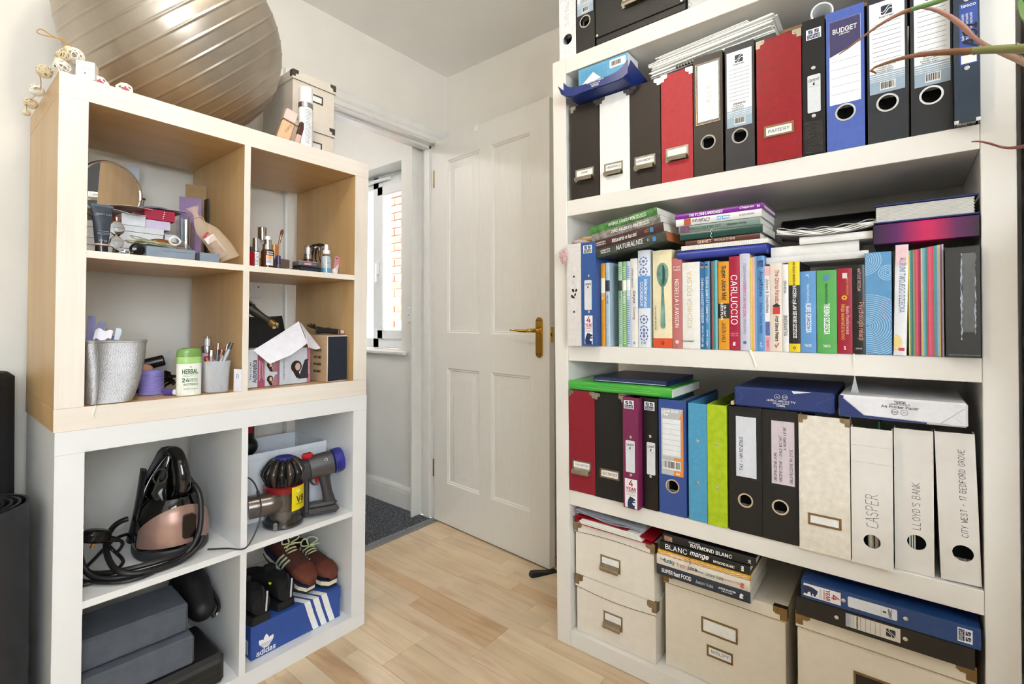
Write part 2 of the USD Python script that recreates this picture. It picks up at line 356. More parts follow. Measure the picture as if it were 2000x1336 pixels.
part(w, 'window_handle', [bx(-2.552, WYF - .03, 1.32, -2.53, WYF - .013, 1.40, .004), bx(-2.549, WYF - .045, 1.27, -2.533, WYF - .028, 1.39, .005)], UPVC)
part(w, 'glass', [bx(R0 + .06, WYF + .02, S0 + .06, -2.615, WYF + .024, S1 - .075), bx(-2.5, WYF + .02, S0 + .11, R1 - .11, WYF + .024, S1 - .125)], PANE)
part(w, 'window_sill', [bx(R0 + .002, HY, S0 - .019, R1 - .002, WYF + .01, S0 - .002), *[bx(R0 - .055, HY - .03, S0 - .026, R1 + .06, HY - .001, S0 + .001, .008)]], GLOSSW)
# window of the room, in the right wall
w2 = structure('window_2')
part(w2, 'window_frame', [bx(RX + .03, WX0, WZ0, RX + .09, WX0 + .05, WZ1, .004), bx(RX + .03, WX1 - .05, WZ0, RX + .09, WX1, WZ1, .004), bx(RX + .03, WX0, WZ0, RX + .09, WX1, WZ0 + .05, .004), bx(RX + .03, WX0, WZ1 - .05, RX + .09, WX1, WZ1, .004), bx(RX + .03, -.525, WZ0, RX + .09, -.475, WZ1, .004)], UPVC)
part(w2, 'window_sill', bx(RX - .14, WX0 - .04, WZ0 - .025, RX + .03, WX1 + .04, WZ0, .006), GLOSSW)
# the neighbouring houses outside the hall window
tile_m = [mat('clay_tile_%d' % i, c, .7, vary=.12, scale=14, bump=.2, bscale=90) for i, c in enumerate(('c9694d', 'b95a44', 'd67c5e'))]
ptile = [mat('pale_tile_%d' % i, c, .6, vary=.06, scale=14) for i, c in enumerate(('e9cfc8', 'e2c2ba'))]
nb = thing('neighbour_house', 'neighbouring house wall hung with pale pink shingles, left pane of the hall window', 'house')
part(nb, 'wall', bx(-6.0, 3.35, -.5, -4.52, 3.55, 5), C('b58f85', .8))
for r in range(24):
    for c in range(9):
        x0 = -5.75 + c * .165 - (r % 2) * .08; z0 = .1 + r * .115
        if 0.4 < z0 < 2.7 and x0 > -5.5 and x0 + .16 < -4.5: part(nb, 'shingle', tf(bx(0, -.014, 0, .160, 0, .15, .003), (x0, 3.34, z0), (7, 0, 0)), ptile[(r * 7 + c * 3) % 2])
nb2 = thing('brick_house', 'red and orange brick house corner with a grey strip, right pane of the hall window', 'house')
part(nb2, 'wall', bx(-4.36, 3.02, -.5, -3.0, 3.2, 5), C('d8d4cf', .8))
part(nb2, 'downpipe', [bx(-4.33, 2.985, -.5, -4.20, 3.02, 5), ], C('8296a8', .4))
for r in range(30):
    z0 = .45 + r * .075
    for c in range(4):
        x0 = -4.16 + c * .2 + (r % 2) * .09
        part(nb2, 'brick', bx(x0, 2.985, z0, x0 + .185, 3.03, z0 + .06, .004), tile_m[(r + c) % 3])
gr = structure('ground', bx(-9, HY + .4, -.6, 3, 12, -.5), C('7d7a70', .9))
# ---------------------------------------------------------------- door leaf
dw, dh, dt = .762, 1.955, .035
def door_face(sgn):
    """One face of the door: flat stiles and rails round four moulded panels."""
    holes, out = [], []
    for x0, x1 in ((.103, .342), (.420, .659)):
        for z0, z1 in ((.205, .788), (.965, 1.838)): holes.append((x0, z0, x1, z1))
    plate = sbox(0, 0, dw, dh)
    for h in holes: plate = plate.difference(sbox(*h))
    m = front(plate, 0, .010); out.append(m)
    for x0, z0, x1, z1 in holes:
        steps = [(0, 0), (.006, .004), (.010, .0035), (.014, .008), (.032, .008), (.055, .003), (.055, .003)]
        rings = [np.array([(x0 + d, y, z0 + d), (x1 - d, y, z0 + d), (x1 - d, y, z1 - d), (x0 + d, y, z1 - d)]) for d, y in steps]
        v = np.vstack(rings); f = []
        for i in range(len(rings) - 1):
            for a in range(4):
                b = (a + 1) % 4; f += [(i * 4 + a, i * 4 + b, i * 4 + 4 + b), (i * 4 + a, i * 4 + 4 + b, i * 4 + 4 + a)]
        l = (len(rings) - 1) * 4; f += [(l, l + 1, l + 2), (l, l + 2, l + 3)]
        out.append(trimesh.Trimesh(v, np.array(f), process=False))
    m = join(*out)
    if sgn < 0: m = trimesh.Trimesh(m.vertices * (1, -1, 1) + (0, dt, 0), m.faces[:, ::-1], process=False)
    return m
DOORM = mat('door_paint', 'e3e1db', 0.35, vary=0.015, scale=10, bump=0.25, bscale=40, stretch=(12, 12, 1))
d1 = thing('door', 'white four-panel door standing open beside the bookcase', 'door', FW, (-1.900, 1.721, .008), (0, 0, -4.07), kind='structure') if 0 else structure('door_1')
UsdGeom.Xform(stage.GetPrimAtPath(d1)).AddTransformOp().Set(Gf.Matrix4d((M4(euler(0, 0, -4.07), (-1.902, 1.7215, .008))).T.tolist()))
part(d1, 'leaf', [door_face(1), door_face(-1), bx(0, .010, 0, dw, dt - .010, dh)], DOORM, smooth=20)
BRASS = mat('polished_brass', 'c9a24a', 0.14, 1.0, vary=.05)
lp = part(d1, 'lock_plate', front(rrect(.692, .870, .727, 1.040, .0174, 8), -.006, 0.0), BRASS)
hd = part(d1, 'door_handle', [tube(curve([(.709, -.004, .985), (.709, -.045, .985), (.703, -.055, .985), (.66, -.056, .983), (.62, -.050, .985), (.588, -.050, .988)], 26), np.interp(np.linspace(0, 1, 26), (0, .25, .4, 1), (.0085, .0085, .0075, .0045)), 12), cyl(.012, 0, .01, 16, (.709, -.004, .985), (90, 0, 0))], BRASS)
for sx in (.701, .717):
    for sz in (.885, 1.026): part(d1, 'screw', cyl(.0028, 0, .001, 8, (sx, -.006, sz), (90, 0, 0)), C('3a2c10'))
part(d1, 'latch_plate', bx(dw - .0003, .008, .935, dw + .0008, .027, 1.00), BRASS, label='brass latch plate on the door edge')
part(d1, 'latch', bx(dw, .012, .96, dw + .008, .023, .975, .003), BRASS)
for z in (.22, 1.72): part(d1, 'hinge', [cyl(.006, z, z + .09, 10, (-.006, .003, 0))], BRASS)
hk = thing('over_door_hook', 'small clear plastic hook clipped over the top edge of the white door', 'hook', FW, (0, 0, 0))
part(hk, 'clip', tf(join(bx(.308, -.0035, dh - .028, .333, -.0003, dh + .003, .001), bx(.308, -.0035, dh, .333, dt + .003, dh + .003, .001), bx(.308, dt + .0003, dh - .02, .333, dt + .003, dh + .003, .001)), (-1.902, 1.7215, .008), (0, 0, -4.07)), UPVC)
ds = thing('door_stop', 'black rubber wedge pushed under the open door', 'door wedge', FW, (-1.145, 1.648, 0.0003), (0, 0, -118))
part(ds, 'wedge', loft([np.array([(x, -w, 0), (x, w, 0), (x, w * .8, h), (x, -w * .8, h)]) for x, w, h in ((-.045, .016, .003), (.0, .017, .0065), (.045, .017, .016), (.066, .017, .017), (.074, .012, .010))]), mat('black_rubber', '101012', .6))
# light switches and sockets
def switch(label, frame, pos, rot=(0, 0, 0), cat='light switch', socket=False):
    s = thing('socket' if socket else 'light_switch', label, cat, frame, pos, rot)
    wd = .147 if socket else .087
    part(s, 'plate', bx(-wd / 2, -.009, -.043, wd / 2, 0, .043, .004), UPVC)
    if socket:
        for c in (-.036, .036):
            part(s, 'slots', [bx(c - .011, -.0095, .004, c - .005, -.0088, .009), bx(c + .005, -.0095, .004, c + .011, -.0088, .009), bx(c - .002, -.0095, .014, c + .002, -.0088, .022)], C('222222'))
            part(s, 'rocker', bx(c - .006, -.013, -.026, c + .006, -.009, -.010, .002), UPVC)
    else:
        part(s, 'rocker', tf(bx(-.006, -.004, -.013, .006, 0, .013, .002), (0, -.009, 0), (8, 0, 0)), UPVC)
        for c in (-.03, .03): part(s, 'screw', cyl(.003, 0, .0008, 8, (c, -.009, 0), (90, 0, 0)), C('33302c'))
switch('white single light switch on the hall wall beside the doorway', FW, (-2.085, HY, 1.066))
switch('white switch plate seen on the wall through the lower right wooden compartment', FW, (WX, .80, 1.16), (0, 0, 90))
switch('white double socket on the wall behind the steam iron compartment', FW, (WX, .262, .47), (0, 0, 90), 'socket', True)
rad = thing('radiator', 'white radiator edge just visible low on the hall wall past the shelf unit', 'radiator', FW, (-3.1, HY - .10, .15))
part(rad, 'panel', [bx(0, .03, 0, .60, .05, .6, .006)] + [bx(.02 + .04 * i, .022, .03, .04 + .04 * i, .03, .57, .003) for i in range(14)], GLOSSW)
for bxx in (.05, .52): part(rad, 'bracket', bx(bxx, .05, .1, bxx + .03, .10, .5), GLOSSW)
part(rad, 'valve', [cyl(.014, .02, .09, 12, (.625, .04, 0)), bx(.59, .03, .03, .63, .05, .05)], UPVC)
part(rad, 'pipe', cyl(.0075, -.15, .02, 10, (.625, .04, 0)), mat('copper_pipe', '8a8d90', .3, 1.0))
# warm ceiling pendant of the room and the hall's ceiling light, both above the picture
def pendant(label, x, y, z, power, color):
    p = thing('ceiling_lamp', label, 'lamp', FW, (x, y, z))
    part(p, 'rose', cyl(.05, CEIL - z - .025, CEIL - z, 24), UPVC)
    part(p, 'cord', cyl(.003, .06, CEIL - z - .02, 8), UPVC)
    part(p, 'holder', cyl(.02, .03, .075, 16), UPVC)
    s = UsdLux.SphereLight.Define(stage, p + '/bulb_light'); s.CreateRadiusAttr(.04); s.CreateIntensityAttr(power); s.CreateColorAttr(Gf.Vec3f(*color))
# ================================================================ furniture
pendant('warm bulb hanging from the ceiling over the middle of the room', -.80, .35, 2.16, LAMP, (1.0, .87, .72))
pendant('bulb hanging from the hall ceiling', -2.65, .75, 2.16, HALL, (1.0, .95, .90))
OAK = mat('birch_veneer', 'd9b98c', 0.38, scale=3.0, color2='c49b62', stretch=(1.5, 1.5, .12), bump=.03, bscale=90) if 0 else None
def wood(name, a, b, stretch, rough=.38):
    n = {'co': ('texture_coordinate', {}), 'mp': ('mapping', {'scale': stretch}), 'n': ('noise_texture', {'scale': 1.0, 'detail': 5.0, 'roughness': .6, 'distortion': .5}), 'r': ('rgb_ramp', {'ramp': [(0.3, lin(b)), (0.7, lin(a))]}),
         'n2': ('noise_texture', {'scale': 3.0, 'detail': 2.0}), 'r2': ('rgb_ramp', {'ramp': [(0.3, (.88, .86, .83)), (0.7, (1, 1, 1))]}), 'mx': ('mix', {'mix_type': 'multiply', 'fac': 1.0}), 'p': ('principled_bsdf', {'roughness': rough})}
    return usdkit.material(stage, '/World/Looks/' + name, n, [('co.object', 'mp.vector'), ('mp.vector', 'n.vector'), ('n.fac', 'r.fac'), ('co.object', 'n2.vector'), ('n2.fac', 'r2.fac'), ('r.color', 'mx.color1'), ('r2.color', 'mx.color2'), ('mx.color', 'p.base_color')], surface='p.BSDF')
BV = wood('birch_upright', 'd8b888', 'cba56e', (14, 14, 1.2)); BH = wood('birch_level', 'd8b888', 'cba56e', (1.2, 14, 14))
BE = wood('birch_edge_upright', 'f0e9e0', 'e9e0d4', (90, 90, 4)); BEH = wood('birch_edge_level', 'f0e9e0', 'e9e0d4', (4, 90, 90))
WHITEF = mat('white_foil', 'e6e7e8', 0.28, vary=.01, scale=5)
WHITEB = mat('white_lacquer', 'e8e5df', 0.25, vary=.01, scale=5)
DEP = .39
def cube_unit(name, label, z0, v, h, edge_v, edge_h, x0=0.0):
    """Two by two shelf unit: thick outer frame, thin divider and shelf, open back."""
    u = thing(name, label, 'shelf unit', FL, (x0, 0, z0))
    W, H, t = .786, .788, .0505
    part(u, 'top_panel', bx(0, .0006, H - t, W, DEP, H, .0008), h); part(u, 'bottom_panel', bx(0, .0006, 0, W, DEP, t, .0008), h)
    for xx in (0, W - t): part(u, 'side_panel', bx(xx + .0003, .0006, t + .0004, xx + t - .0003, DEP, H - t - .0004, .0008), v)
    m0, m1 = .384, .4005; s0, s1 = .386, .4025
    part(u, 'shelf', bx(t, .0011, s0, W - t, DEP, s1, .0005), h)
    part(u, 'divider', bx(m0, .0011, t, m1, DEP, s0, .0005), v); part(u, 'divider', bx(m0, .0011, s1, m1, DEP, H - t, .0005), v)
    for nm, b, mm in (('front_edge', bx(0, 0, H - t, W, .0006, H), edge_h), ('front_edge', bx(0, 0, 0, W, .0006, t), edge_h), ('front_edge', bx(.0003, 0, t + .0005, t - .0003, .0006, H - t - .0005), edge_v), ('front_edge', bx(W - t + .0003, 0, t + .0005, W - .0003, .0006, H - t - .0005), edge_v),
                      ('front_edge', bx(t, .0005, s0, W - t, .0011, s1), edge_h), ('front_edge', bx(m0, .0005, t, m1, .0011, s0), edge_v), ('front_edge', bx(m0, .0005, s1, m1, .0011, H - t), edge_v)):
        part(u, nm, b, mm)
    return u
cube_unit('shelf_unit', 'white two-by-two cube shelf unit standing on the floor under the birch unit', 0, WHITEF, WHITEF, WHITEF, WHITEF, .0024)
cube_unit('shelf_unit', 'birch veneer two-by-two cube shelf unit stacked on the white unit', .7884, BV, BH, BE, BEH)
tg = thing('twine_end', 'short white loose thread hanging over the front of the birch unit under the silver pouch', 'thread', FL, (.067, -.002, .837))
part(tg, 'thread', tube(curve([(.003, .003, .003), (.002, -.0015, -.004), (-.001, -.0012, -.012), (.0015, -.0012, -.026)], 14), np.interp(np.arange(14), (0, 8, 13), (.0008, .0026, .0016)), 6), C('efeae2', .8))
bc = thing('bookcase', 'tall white bookcase with thick shelves full of binders and books', 'bookcase', FB)
BW, BD, BH_ = 1.0511, .35, 1.8677
for xx in (0, 1.0003): part(bc, 'side_panel', bx(xx + .0002, 0, 0, xx + .0501, BD, BH_, .0012), WHITEB)
SH = ((0, .0501), (.4499, .4975), (.9057, .9543), (1.3639, 1.4127), (1.8176, BH_))
for i, (a, b) in enumerate(SH): part(bc, 'top_panel' if i == 4 else 'bottom_panel' if i == 0 else 'shelf', bx(.0506, .0006, a, 1.0000, BD, b, .0010), WHITEB)
# dark wardrobe standing right of the bookcase, mostly out of the picture
wd = thing('wardrobe', 'dark brown wardrobe, only a sliver of its side seen right of the bookcase', 'wardrobe', FW, (.235, 1.36, 0))
DK = wood('dark_walnut', '4a3522', '33241a', (40, 40, 3))
part(wd, 'carcass', bx(0, 0, .06, .9, .42, 2.1, .002), DK); part(wd, 'plinth', bx(.02, .03, 0, .88, .4, .06), DK)
for x in (0, .452): part(wd, 'door_panel', bx(x + .002, -.02, .07, x + .446, -.001, 2.09, .003), DK)
for x in (.42, .47): part(wd, 'knob', lathe([(0, 0), (.006, 0), (.006, .012), (.013, .018), (.010, .027), (0, .029)], 14, (x, -.02, 1.05), (90, 0, 0)), BRASS)
# ================================================================ kit of office things (front view: x right, y in, z up, origin front bottom left)
STEEL = mat('nickel_plate', 'b4ae9f', 0.28, 1.0, vary=.08)
CHROME = mat('chrome', 'd8d8d8', 0.1, 1.0, vary=.02)
BRONZE = mat('bronze_frame', '8c7352', 0.4, .8, vary=.1)
PAPER = mat('paper_edges', 'e9e5da', 0.85, vary=.07, scale=3, stretch=(400, 4, 4), bump=.1)
PAPERH = mat('paper_sheets', 'ecebe6', 0.8, vary=.03, scale=12)
INK = C('22242a', .6); WHITE = C('f0f0ee', .5); NAVYP = C('1c2b55', .5); BLACKP = C('111113', .5); GREYP = C('8e959c', .5); STEELB = C('9db3c6', .5); REDP = C('c0242c', .5)
BLACKB = mat('black_board', '141415', .38, vary=.1, scale=80, bump=.15, bscale=500)
HOLE = C('060606', .9)
FILM = film_mat('clear_sleeve', 'f4f4f4', .16, .12)
def T(parent, s, h, m, x, z, rot=0, y=0.0, name='lettering', **k):
    return part(parent, name, text_poly(s, h, x=x, z=z, rot=rot, y=y, **k), m, smooth=False)
def decal(parent, name, x0, z0, x1, z1, m, y=0.0, r=0.0, dep=.0005, label=None):
    g = rrect(x0, z0, x1, z1, r) if r else sbox(x0, z0, x1, z1)
    return part(parent, name, front(g, y - dep, y), m, label=label, smooth=False)
def rows_of(parent, name, x0, x1, zs, m, y, th=.0005):
    return part(parent, name, [bx(x0, y - .0002, z - th / 2, x1, y, z + th / 2) for z in zs], m, smooth=False, kind='stuff')
def barcode(parent, x0, z0, x1, z1, y, seed=1, horiz=False):
    b = decal(parent, 'barcode', x0, z0, x1, z1, WHITE, y); r = random.Random(seed); m = []; x = x0 + .06 * (x1 - x0)
    if horiz:
        z = z0 + .06 * (z1 - z0)
        while z < z1 - .08 * (z1 - z0):
            w = r.choice((.015, .03, .045)) * (z1 - z0); m.append(bx(x0 + .12 * (x1 - x0), y - .0008, z, x1 - .08 * (x1 - x0), y - .0005, z + w)); z += w + r.choice((.02, .035)) * (z1 - z0)
    else:
        while x < x1 - .08 * (x1 - x0):
            w = r.choice((.015, .03, .045)) * (x1 - x0); m.append(bx(x, y - .0008, z0 + .15 * (z1 - z0), x + w, y - .0005, z1 - .08 * (z1 - z0))); x += w + r.choice((.02, .035)) * (x1 - x0)
    part(b, 'bars', m, INK, smooth=False, kind='stuff')
def swoosh(x, z, s):
    """Square emblem cut by three wavy bands."""
    sq = rrect(x - s / 2, z - s / 2, x + s / 2, z + s / 2, s * .12)
    for k in (-.22, .12):
        pts = [(x + s * t, z + s * (k + .55 * t + .16 * math.sin(t * 6.5))) for t in np.linspace(-.6, .6, 14)]
        sq = sq.difference(LineString(pts).buffer(s * .045))
    return sq
def bear(x, z, s):
    """Sitting bear seen from the side, growling to the right; s high."""
    p = [(-.34, -.5), (-.36, -.15), (-.30, .15), (-.20, .33), (-.16, .42), (-.10, .47), (-.05, .42), (.08, .42), (.22, .33), (.34, .29), (.32, .20), (.16, .17), (.10, .12), (.24, .06), (.36, .10), (.34, .04), (.20, -.02), (.08, -.02), (.04, -.10), (.12, -.22), (.26, -.26), (.30, -.34), (.22, -.40), (.30, -.5)]
    return Polygon([(x + s * a, z + s * b) for a, b in p]).buffer(0).buffer(s * .012)
def M(frame, pos=(0, 0, 0), yaw=0.0, roll=0.0, lay=None, pitch=0.0):
    """Matrix of a thing: pos its near left bottom corner; lay='r' on its side with the text reading left to right, 'f' the other way up."""
    m = frame @ M4(None, pos) @ M4(euler(0, 0, yaw)) @ M4(euler(0, roll, 0)) @ M4(euler(pitch, 0, 0))
    if lay and lay[0] == 'r': m = m @ M4(euler(0, -90, 0), (lay[1], 0, 0))
    if lay and lay[0] == 'f': m = m @ M4(euler(0, 90, 0), (0, 0, lay[1]))
    return m
def placed(name, label, cat, m, group=None):
    x = UsdGeom.Xform.Define(stage, numbered('/World', name)); x.AddTransformOp().Set(Gf.Matrix4d(m.T.tolist())); tag(x.GetPrim(), label, cat, group); return str(x.GetPath())
BOOK_N = [0]
def book(label, m, w, h, d, color, texts=(), hard=False, pages=None, rough=.35, cat='book', name='book', extra=None, group=None, bands=(), spine=None):
    """w thick, h high, d deep. texts: (string, letter height, colour, z centre, options). bands: (z0, z1, colour)."""
    t = placed(name, label, cat, m, group); mt = color if not isinstance(color, str) else C(color, rough)
    bt = .0022 if hard else .0007; ov = .003 if hard else .0002; st = .0016 if hard else .0009
    if w > .012: arc = [(x, -.0022 * (1 - ((x - w / 2) / (w / 2)) ** 2)) for x in np.linspace(0, w, 9)]
    else: arc = [(0, 0), (w, 0)]
    prof = Polygon(arc + [(w, d), (w - bt, d), (w - bt, st + .0012), (bt, st + .0012), (bt, d), (0, d)])
    part(t, 'cover', flat(prof, 0, h), mt)
    part(t, 'pages', bx(bt + .0001, st + .0014, ov, w - bt - .0001, d - ov, h - ov), pages or PAPER)
    y = -.0023 if w > .012 else 0
    for z0, z1, c in bands:
        if w > .012:
            part(t, 'spine_band', flat(Polygon([(a, b - .0002) for a, b in arc] + [(a, b + .0003) for a, b in arc[::-1]]), z0, z1), C(c, rough) if isinstance(c, str) else c)
        else: part(t, 'spine_band', bx(0, -.0003, z0, w, 0, z1), C(c, rough) if isinstance(c, str) else c)
    for tx in texts:
        s, th, c, z = tx[:4]; o = dict(tx[4]) if len(tx) > 4 else {}
        x = o.pop('x', w / 2); rot = o.pop('rot', -90)
        T(t, s, th, C(c, .5), x, z, rot, y=y - .0001, **o)
    if extra: extra(t, y)
    return t
def papers_in(t, w, h, d, x0=.006, y0=.02, top=.02, n=7, seed=1):
    r = random.Random(seed); part(t, 'papers', [bx(x0 + (w - 2 * x0) * i / n + .0004, y0, .004, x0 + (w - 2 * x0) * (i + 1) / n - .0004, d - .02 - r.uniform(0, .02), h - top - r.uniform(0, .012)) for i in range(n)], PAPERH)
def lever_arch(label, m, w, color, h=.315, d=.285, hole=.083, hr=.0165, ring=True, deco=None, rough=.42, name='lever_arch_file', inside='141416', bump=.12, group=None, edge=True):
    t = placed(name, label, 'lever arch file', m, group); mt = color if not isinstance(color, str) else mat('file_cover_' + color, color, rough, vary=.05, scale=90, bump=bump, bscale=600)
    p = rrect(0, .0, w, h, .0015).difference(Point(w / 2, hole).buffer(hr, quad_segs=10))
    part(t, 'spine', front(p, 0, .0028), mt)
    for a in (0, w - .0028): part(t, 'board', bx(a, .003, 0, a + .0028, d, h, .0006), mt)
    if ring: part(t, 'finger_ring', front(ring_poly(w / 2, hole, hr - .001, hr + .0028, 14), -.0012, .0), CHROME)
    part(t, 'lining', bx(w / 2 - hr - .003, .0285, hole - hr - .003, w / 2 + hr + .003, .0295, hole + hr + .003), C(inside, .9))
    papers_in(t, w, h, d, y0=.03, seed=len(label))
    if edge:
        for a in (0, w - .0034): part(t, 'metal_edge', bx(a - .0003, .01, -.0004, a + .0037, d - .01, .004), STEEL)
    if deco: deco(t)
    return t
def ring_binder(label, m, w, color, h=.315, d=.265, deco=None, rough=.4, rz=(.105, .205), name='ring_binder', bump=.12, rivets=True, group=None, mt=None):
    t = placed(name, label, 'ring binder', m, group); mt = mt or mat('file_cover_' + color, color, rough, vary=.05, scale=90, bump=bump, bscale=600)
    part(t, 'spine', front(rrect(.0, 0, w, h, .0012), 0, .0022), mt)
    for a in (0, w - .0022): part(t, 'board', bx(a, .0023, 0, a + .0022, d, h, .0006), mt)
    papers_in(t, w, h, d, x0=.004, y0=.012, seed=len(label))
    if rivets:
        for z in rz: part(t, 'rivet', lathe([(0, 0), (.0045, 0), (.0042, .0012), (.0022, .0016), (.0018, .0008), (0, .0008)], 14, (w / 2, 0, z), (90, 0, 0)), CHROME)
    if deco: deco(t)
    return t
def corner(t, x, z, s, sg=1, m=None, y=0.0, wrap=True):
    """Stamped metal corner on a front face: sg=1 left corner, -1 right corner; x, z the outer top point."""
    p = [(0, 0), (1, 0), (1, -.42), (.78, -.58), (.5, -.58), (.5, -1.0), (0, -1.0)]
    g = Polygon([(x + sg * s * a, z + s * b) for a, b in p]).buffer(0); me = [front(g, y - .0009, y)]
    if wrap: me += [bx(x - sg * .0009, y, z - s, x, y + s * .8, z), bx(x, y - .0009, z, x + sg * s, y + s * .5, z + .0008)]
    c = part(t, 'metal_corner', me, m or STEEL)
    part(c, 'rivet', lathe([(0, 0), (.0026, 0), (.002, .0009), (0, .0011)], 10, (x + sg * s * .72, y - .0009, z - s * .26), (90, 0, 0)), m or STEEL)
def cup_pull(t, x0, z0, x1, z1, y=0.0, text=None, m=None, tm=None):
    """Label frame with a shaped finger pull under it."""
    f = sbox(x0, z0, x1, z1).difference(sbox(x0 + .004, z0 + (z1 - z0) * .42, x1 - .004, z1 - .004))
    c = part(t, 'label_holder', [front(f, y - .0022, y)], m or STEEL)
    lb = part(t, 'label_card', front(sbox(x0 + .003, z0 + .35 * (z1 - z0), x1 - .003, z1 - .003), y - .0006, y), WHITE, smooth=False)
    if text: T(lb, text, .006, tm or C('6b7076'), (x0 + x1) / 2, z0 + .68 * (z1 - z0), y=y - .0007, length=(x1 - x0) * .8, shear=.15)
    zz = z0 + .40 * (z1 - z0); pr = Polygon([(y - .002, zz), (y - .013, zz - .004), (y - .016, z0 + .006), (y - .014, z0), (y - .011, z0 + .002), (y - .012, zz - .007), (y - .002, zz - .003)])
    part(c, 'finger_pull', side(pr, x0 + .003, x1 - .003), m or STEEL)
def frame_holder(t, x0, z0, x1, z1, y=0.0, text=None, m=None, b=.0042, card=True, tm=None, dark=False):
    c = part(t, 'label_holder', front(sbox(x0, z0, x1, z1).difference(sbox(x0 + b, z0 + b, x1 - b, z1 - b)), y - .0022, y), m or BRONZE)
    lb = part(t, 'label_card', front(sbox(x0 + b * .8, z0 + b * .8, x1 - b * .8, z1 - b * .8), y - .0005, y), C('15130f') if dark else WHITE, smooth=False)
    if text: T(lb, text, .008, tm or C('6b7076'), (x0 + x1) / 2, (z0 + z1) / 2, y=y - .0006, length=(x1 - x0) * .75, shear=.2)
    return c
def magazine_file(label, m, w, color, h=.300, d=.25, rough=.55, corners=True, pull=None, frame=None, text=None, hole=None, bump=.2, mt=None, hr=.0165, deco=None, group=None, cm=None):
    t = placed('magazine_file', label, 'magazine file', m, group); mt = mt or mat('file_board_' + color, color, rough, vary=.06, scale=70, bump=bump, bscale=450)
    p = sbox(0, 0, w, h)
    if hole: p = p.difference(Point(*hole).buffer(hr, quad_segs=10))
    part(t, 'front_panel', front(p, 0, .0022), mt)
    sp = Polygon([(.0023, 0), (d, 0), (d, h * .42), (d * .62, h * .5), (.03, h), (.0023, h)])
    for a in (0, w - .002): part(t, 'side_panel', side(sp, a, a + .002), mt)
    part(t, 'base', bx(.002, .0023, 0, w - .002, d, .002), mt); part(t, 'back_panel', bx(.002, d - .002, .002, w - .002, d, h * .42), mt)
    papers_in(t, w, h * .8, d, x0=.012, y0=.03, n=6, seed=len(label))
    if hole: part(t, 'lining', bx(hole[0] - .02, .029, hole[1] - .02, hole[0] + .02, .0298, hole[1] + .02), HOLE)
    if corners:
        corner(t, 0, h, .018, 1, cm); corner(t, w, h, .018, -1, cm)
    if pull: cup_pull(t, *pull, text=text)
    if frame: frame_holder(t, *frame, text=text)
    if deco: deco(t)
    return t
def lid_box(label, m, w, h, d, lid=.038, color='e9e2d6', sag=0.0, corners=(1, 1), holders=(), cs=.024, cm=None, lidc=None, edge=None):
    """Cardboard box with a lift-off lid and metal corners."""
    t = placed('storage_box', label, 'storage box', m); mt = mat('box_board_' + color, color, .6, vary=.02, scale=40, bump=.12, bscale=300); hb = h - lid
    part(t, 'body', bx(.003, .003, 0, w - .003, d - .003, h - .004, .0012), mt)
    n = 13; xs = np.linspace(0, w, n); bow = sag * np.sin(np.linspace(0, np.pi, n))
    g = Polygon([(x, h - lid + b) for x, b in zip(xs, bow)] + [(w, h), (0, h)])
    l = part(t, 'lid', [front(g, 0, .0022), bx(0, .0022, h - lid, .0022, d, h), bx(w - .0022, .0022, h - lid, w, d, h), bx(.0022, d - .0022, h - lid, w - .0022, d, h), bx(0.0022, .0022, h - .0022, w - .0022, d - .0022, h)], mt)
    if edge: part(l, 'dark_edge', tube([(x, -.0003, h - lid + b) for x, b in zip(xs, bow)], .0008, 5), edge)
    if corners[0]: corner(t, 0, h, cs, 1, cm)
    if corners[1]: corner(t, w, h, cs, -1, cm)
    for hd in holders:
        if hd[0] == 'pull': cup_pull(t, *hd[1:5], y=.003, text=hd[5] if len(hd) > 5 else None, m=cm)
        else: frame_holder(t, *hd[1:5], y=.003, text=hd[5] if len(hd) > 5 and hd[5] != 'dark' else None, m=cm or BRONZE, dark=len(hd) > 5 and hd[5] == 'dark')
    return t
def oxford(t, x0, z0, s):
    b = decal(t, 'maker_label', x0, z0, x0 + s * 1.25, z0 + s, C('e8ecf0'), 0)
    part(b, 'emblem', front(unary_union([swoosh(x0 + s * .38, z0 + s * .72, s * .36), swoosh(x0 + s * .88, z0 + s * .72, s * .36)]), -.0008, -.0005), NAVYP, smooth=False)
    q = decal(b, 'name_band', x0 + s * .12, z0 + s * .08, x0 + s * 1.13, z0 + s * .46, NAVYP, -.0005)
    T(q, 'Oxford', s * .27, WHITE, x0 + s * .625, z0 + s * .27, y=-.001, length=s * .9)
def campus(t, x0, z0, x1, z1):
    b = decal(t, 'spine_label', x0, z0, x1, z1, C('d9dde2'), 0, .003)
    T(b, 'Campus', .007, INK, (x0 + x1) / 2, z1 - .012, 6, y=-.0005, length=(x1 - x0) * .8, shear=.25)
    part(b, 'bear_mark', front(bear((x0 + x1) / 2, z1 - .021, .006), -.0008, -.0005), INK, smooth=False)
    rows_of(b, 'rule', x0 + .003, x1 - .003, [z1 - .027], GREYP, -.0005)
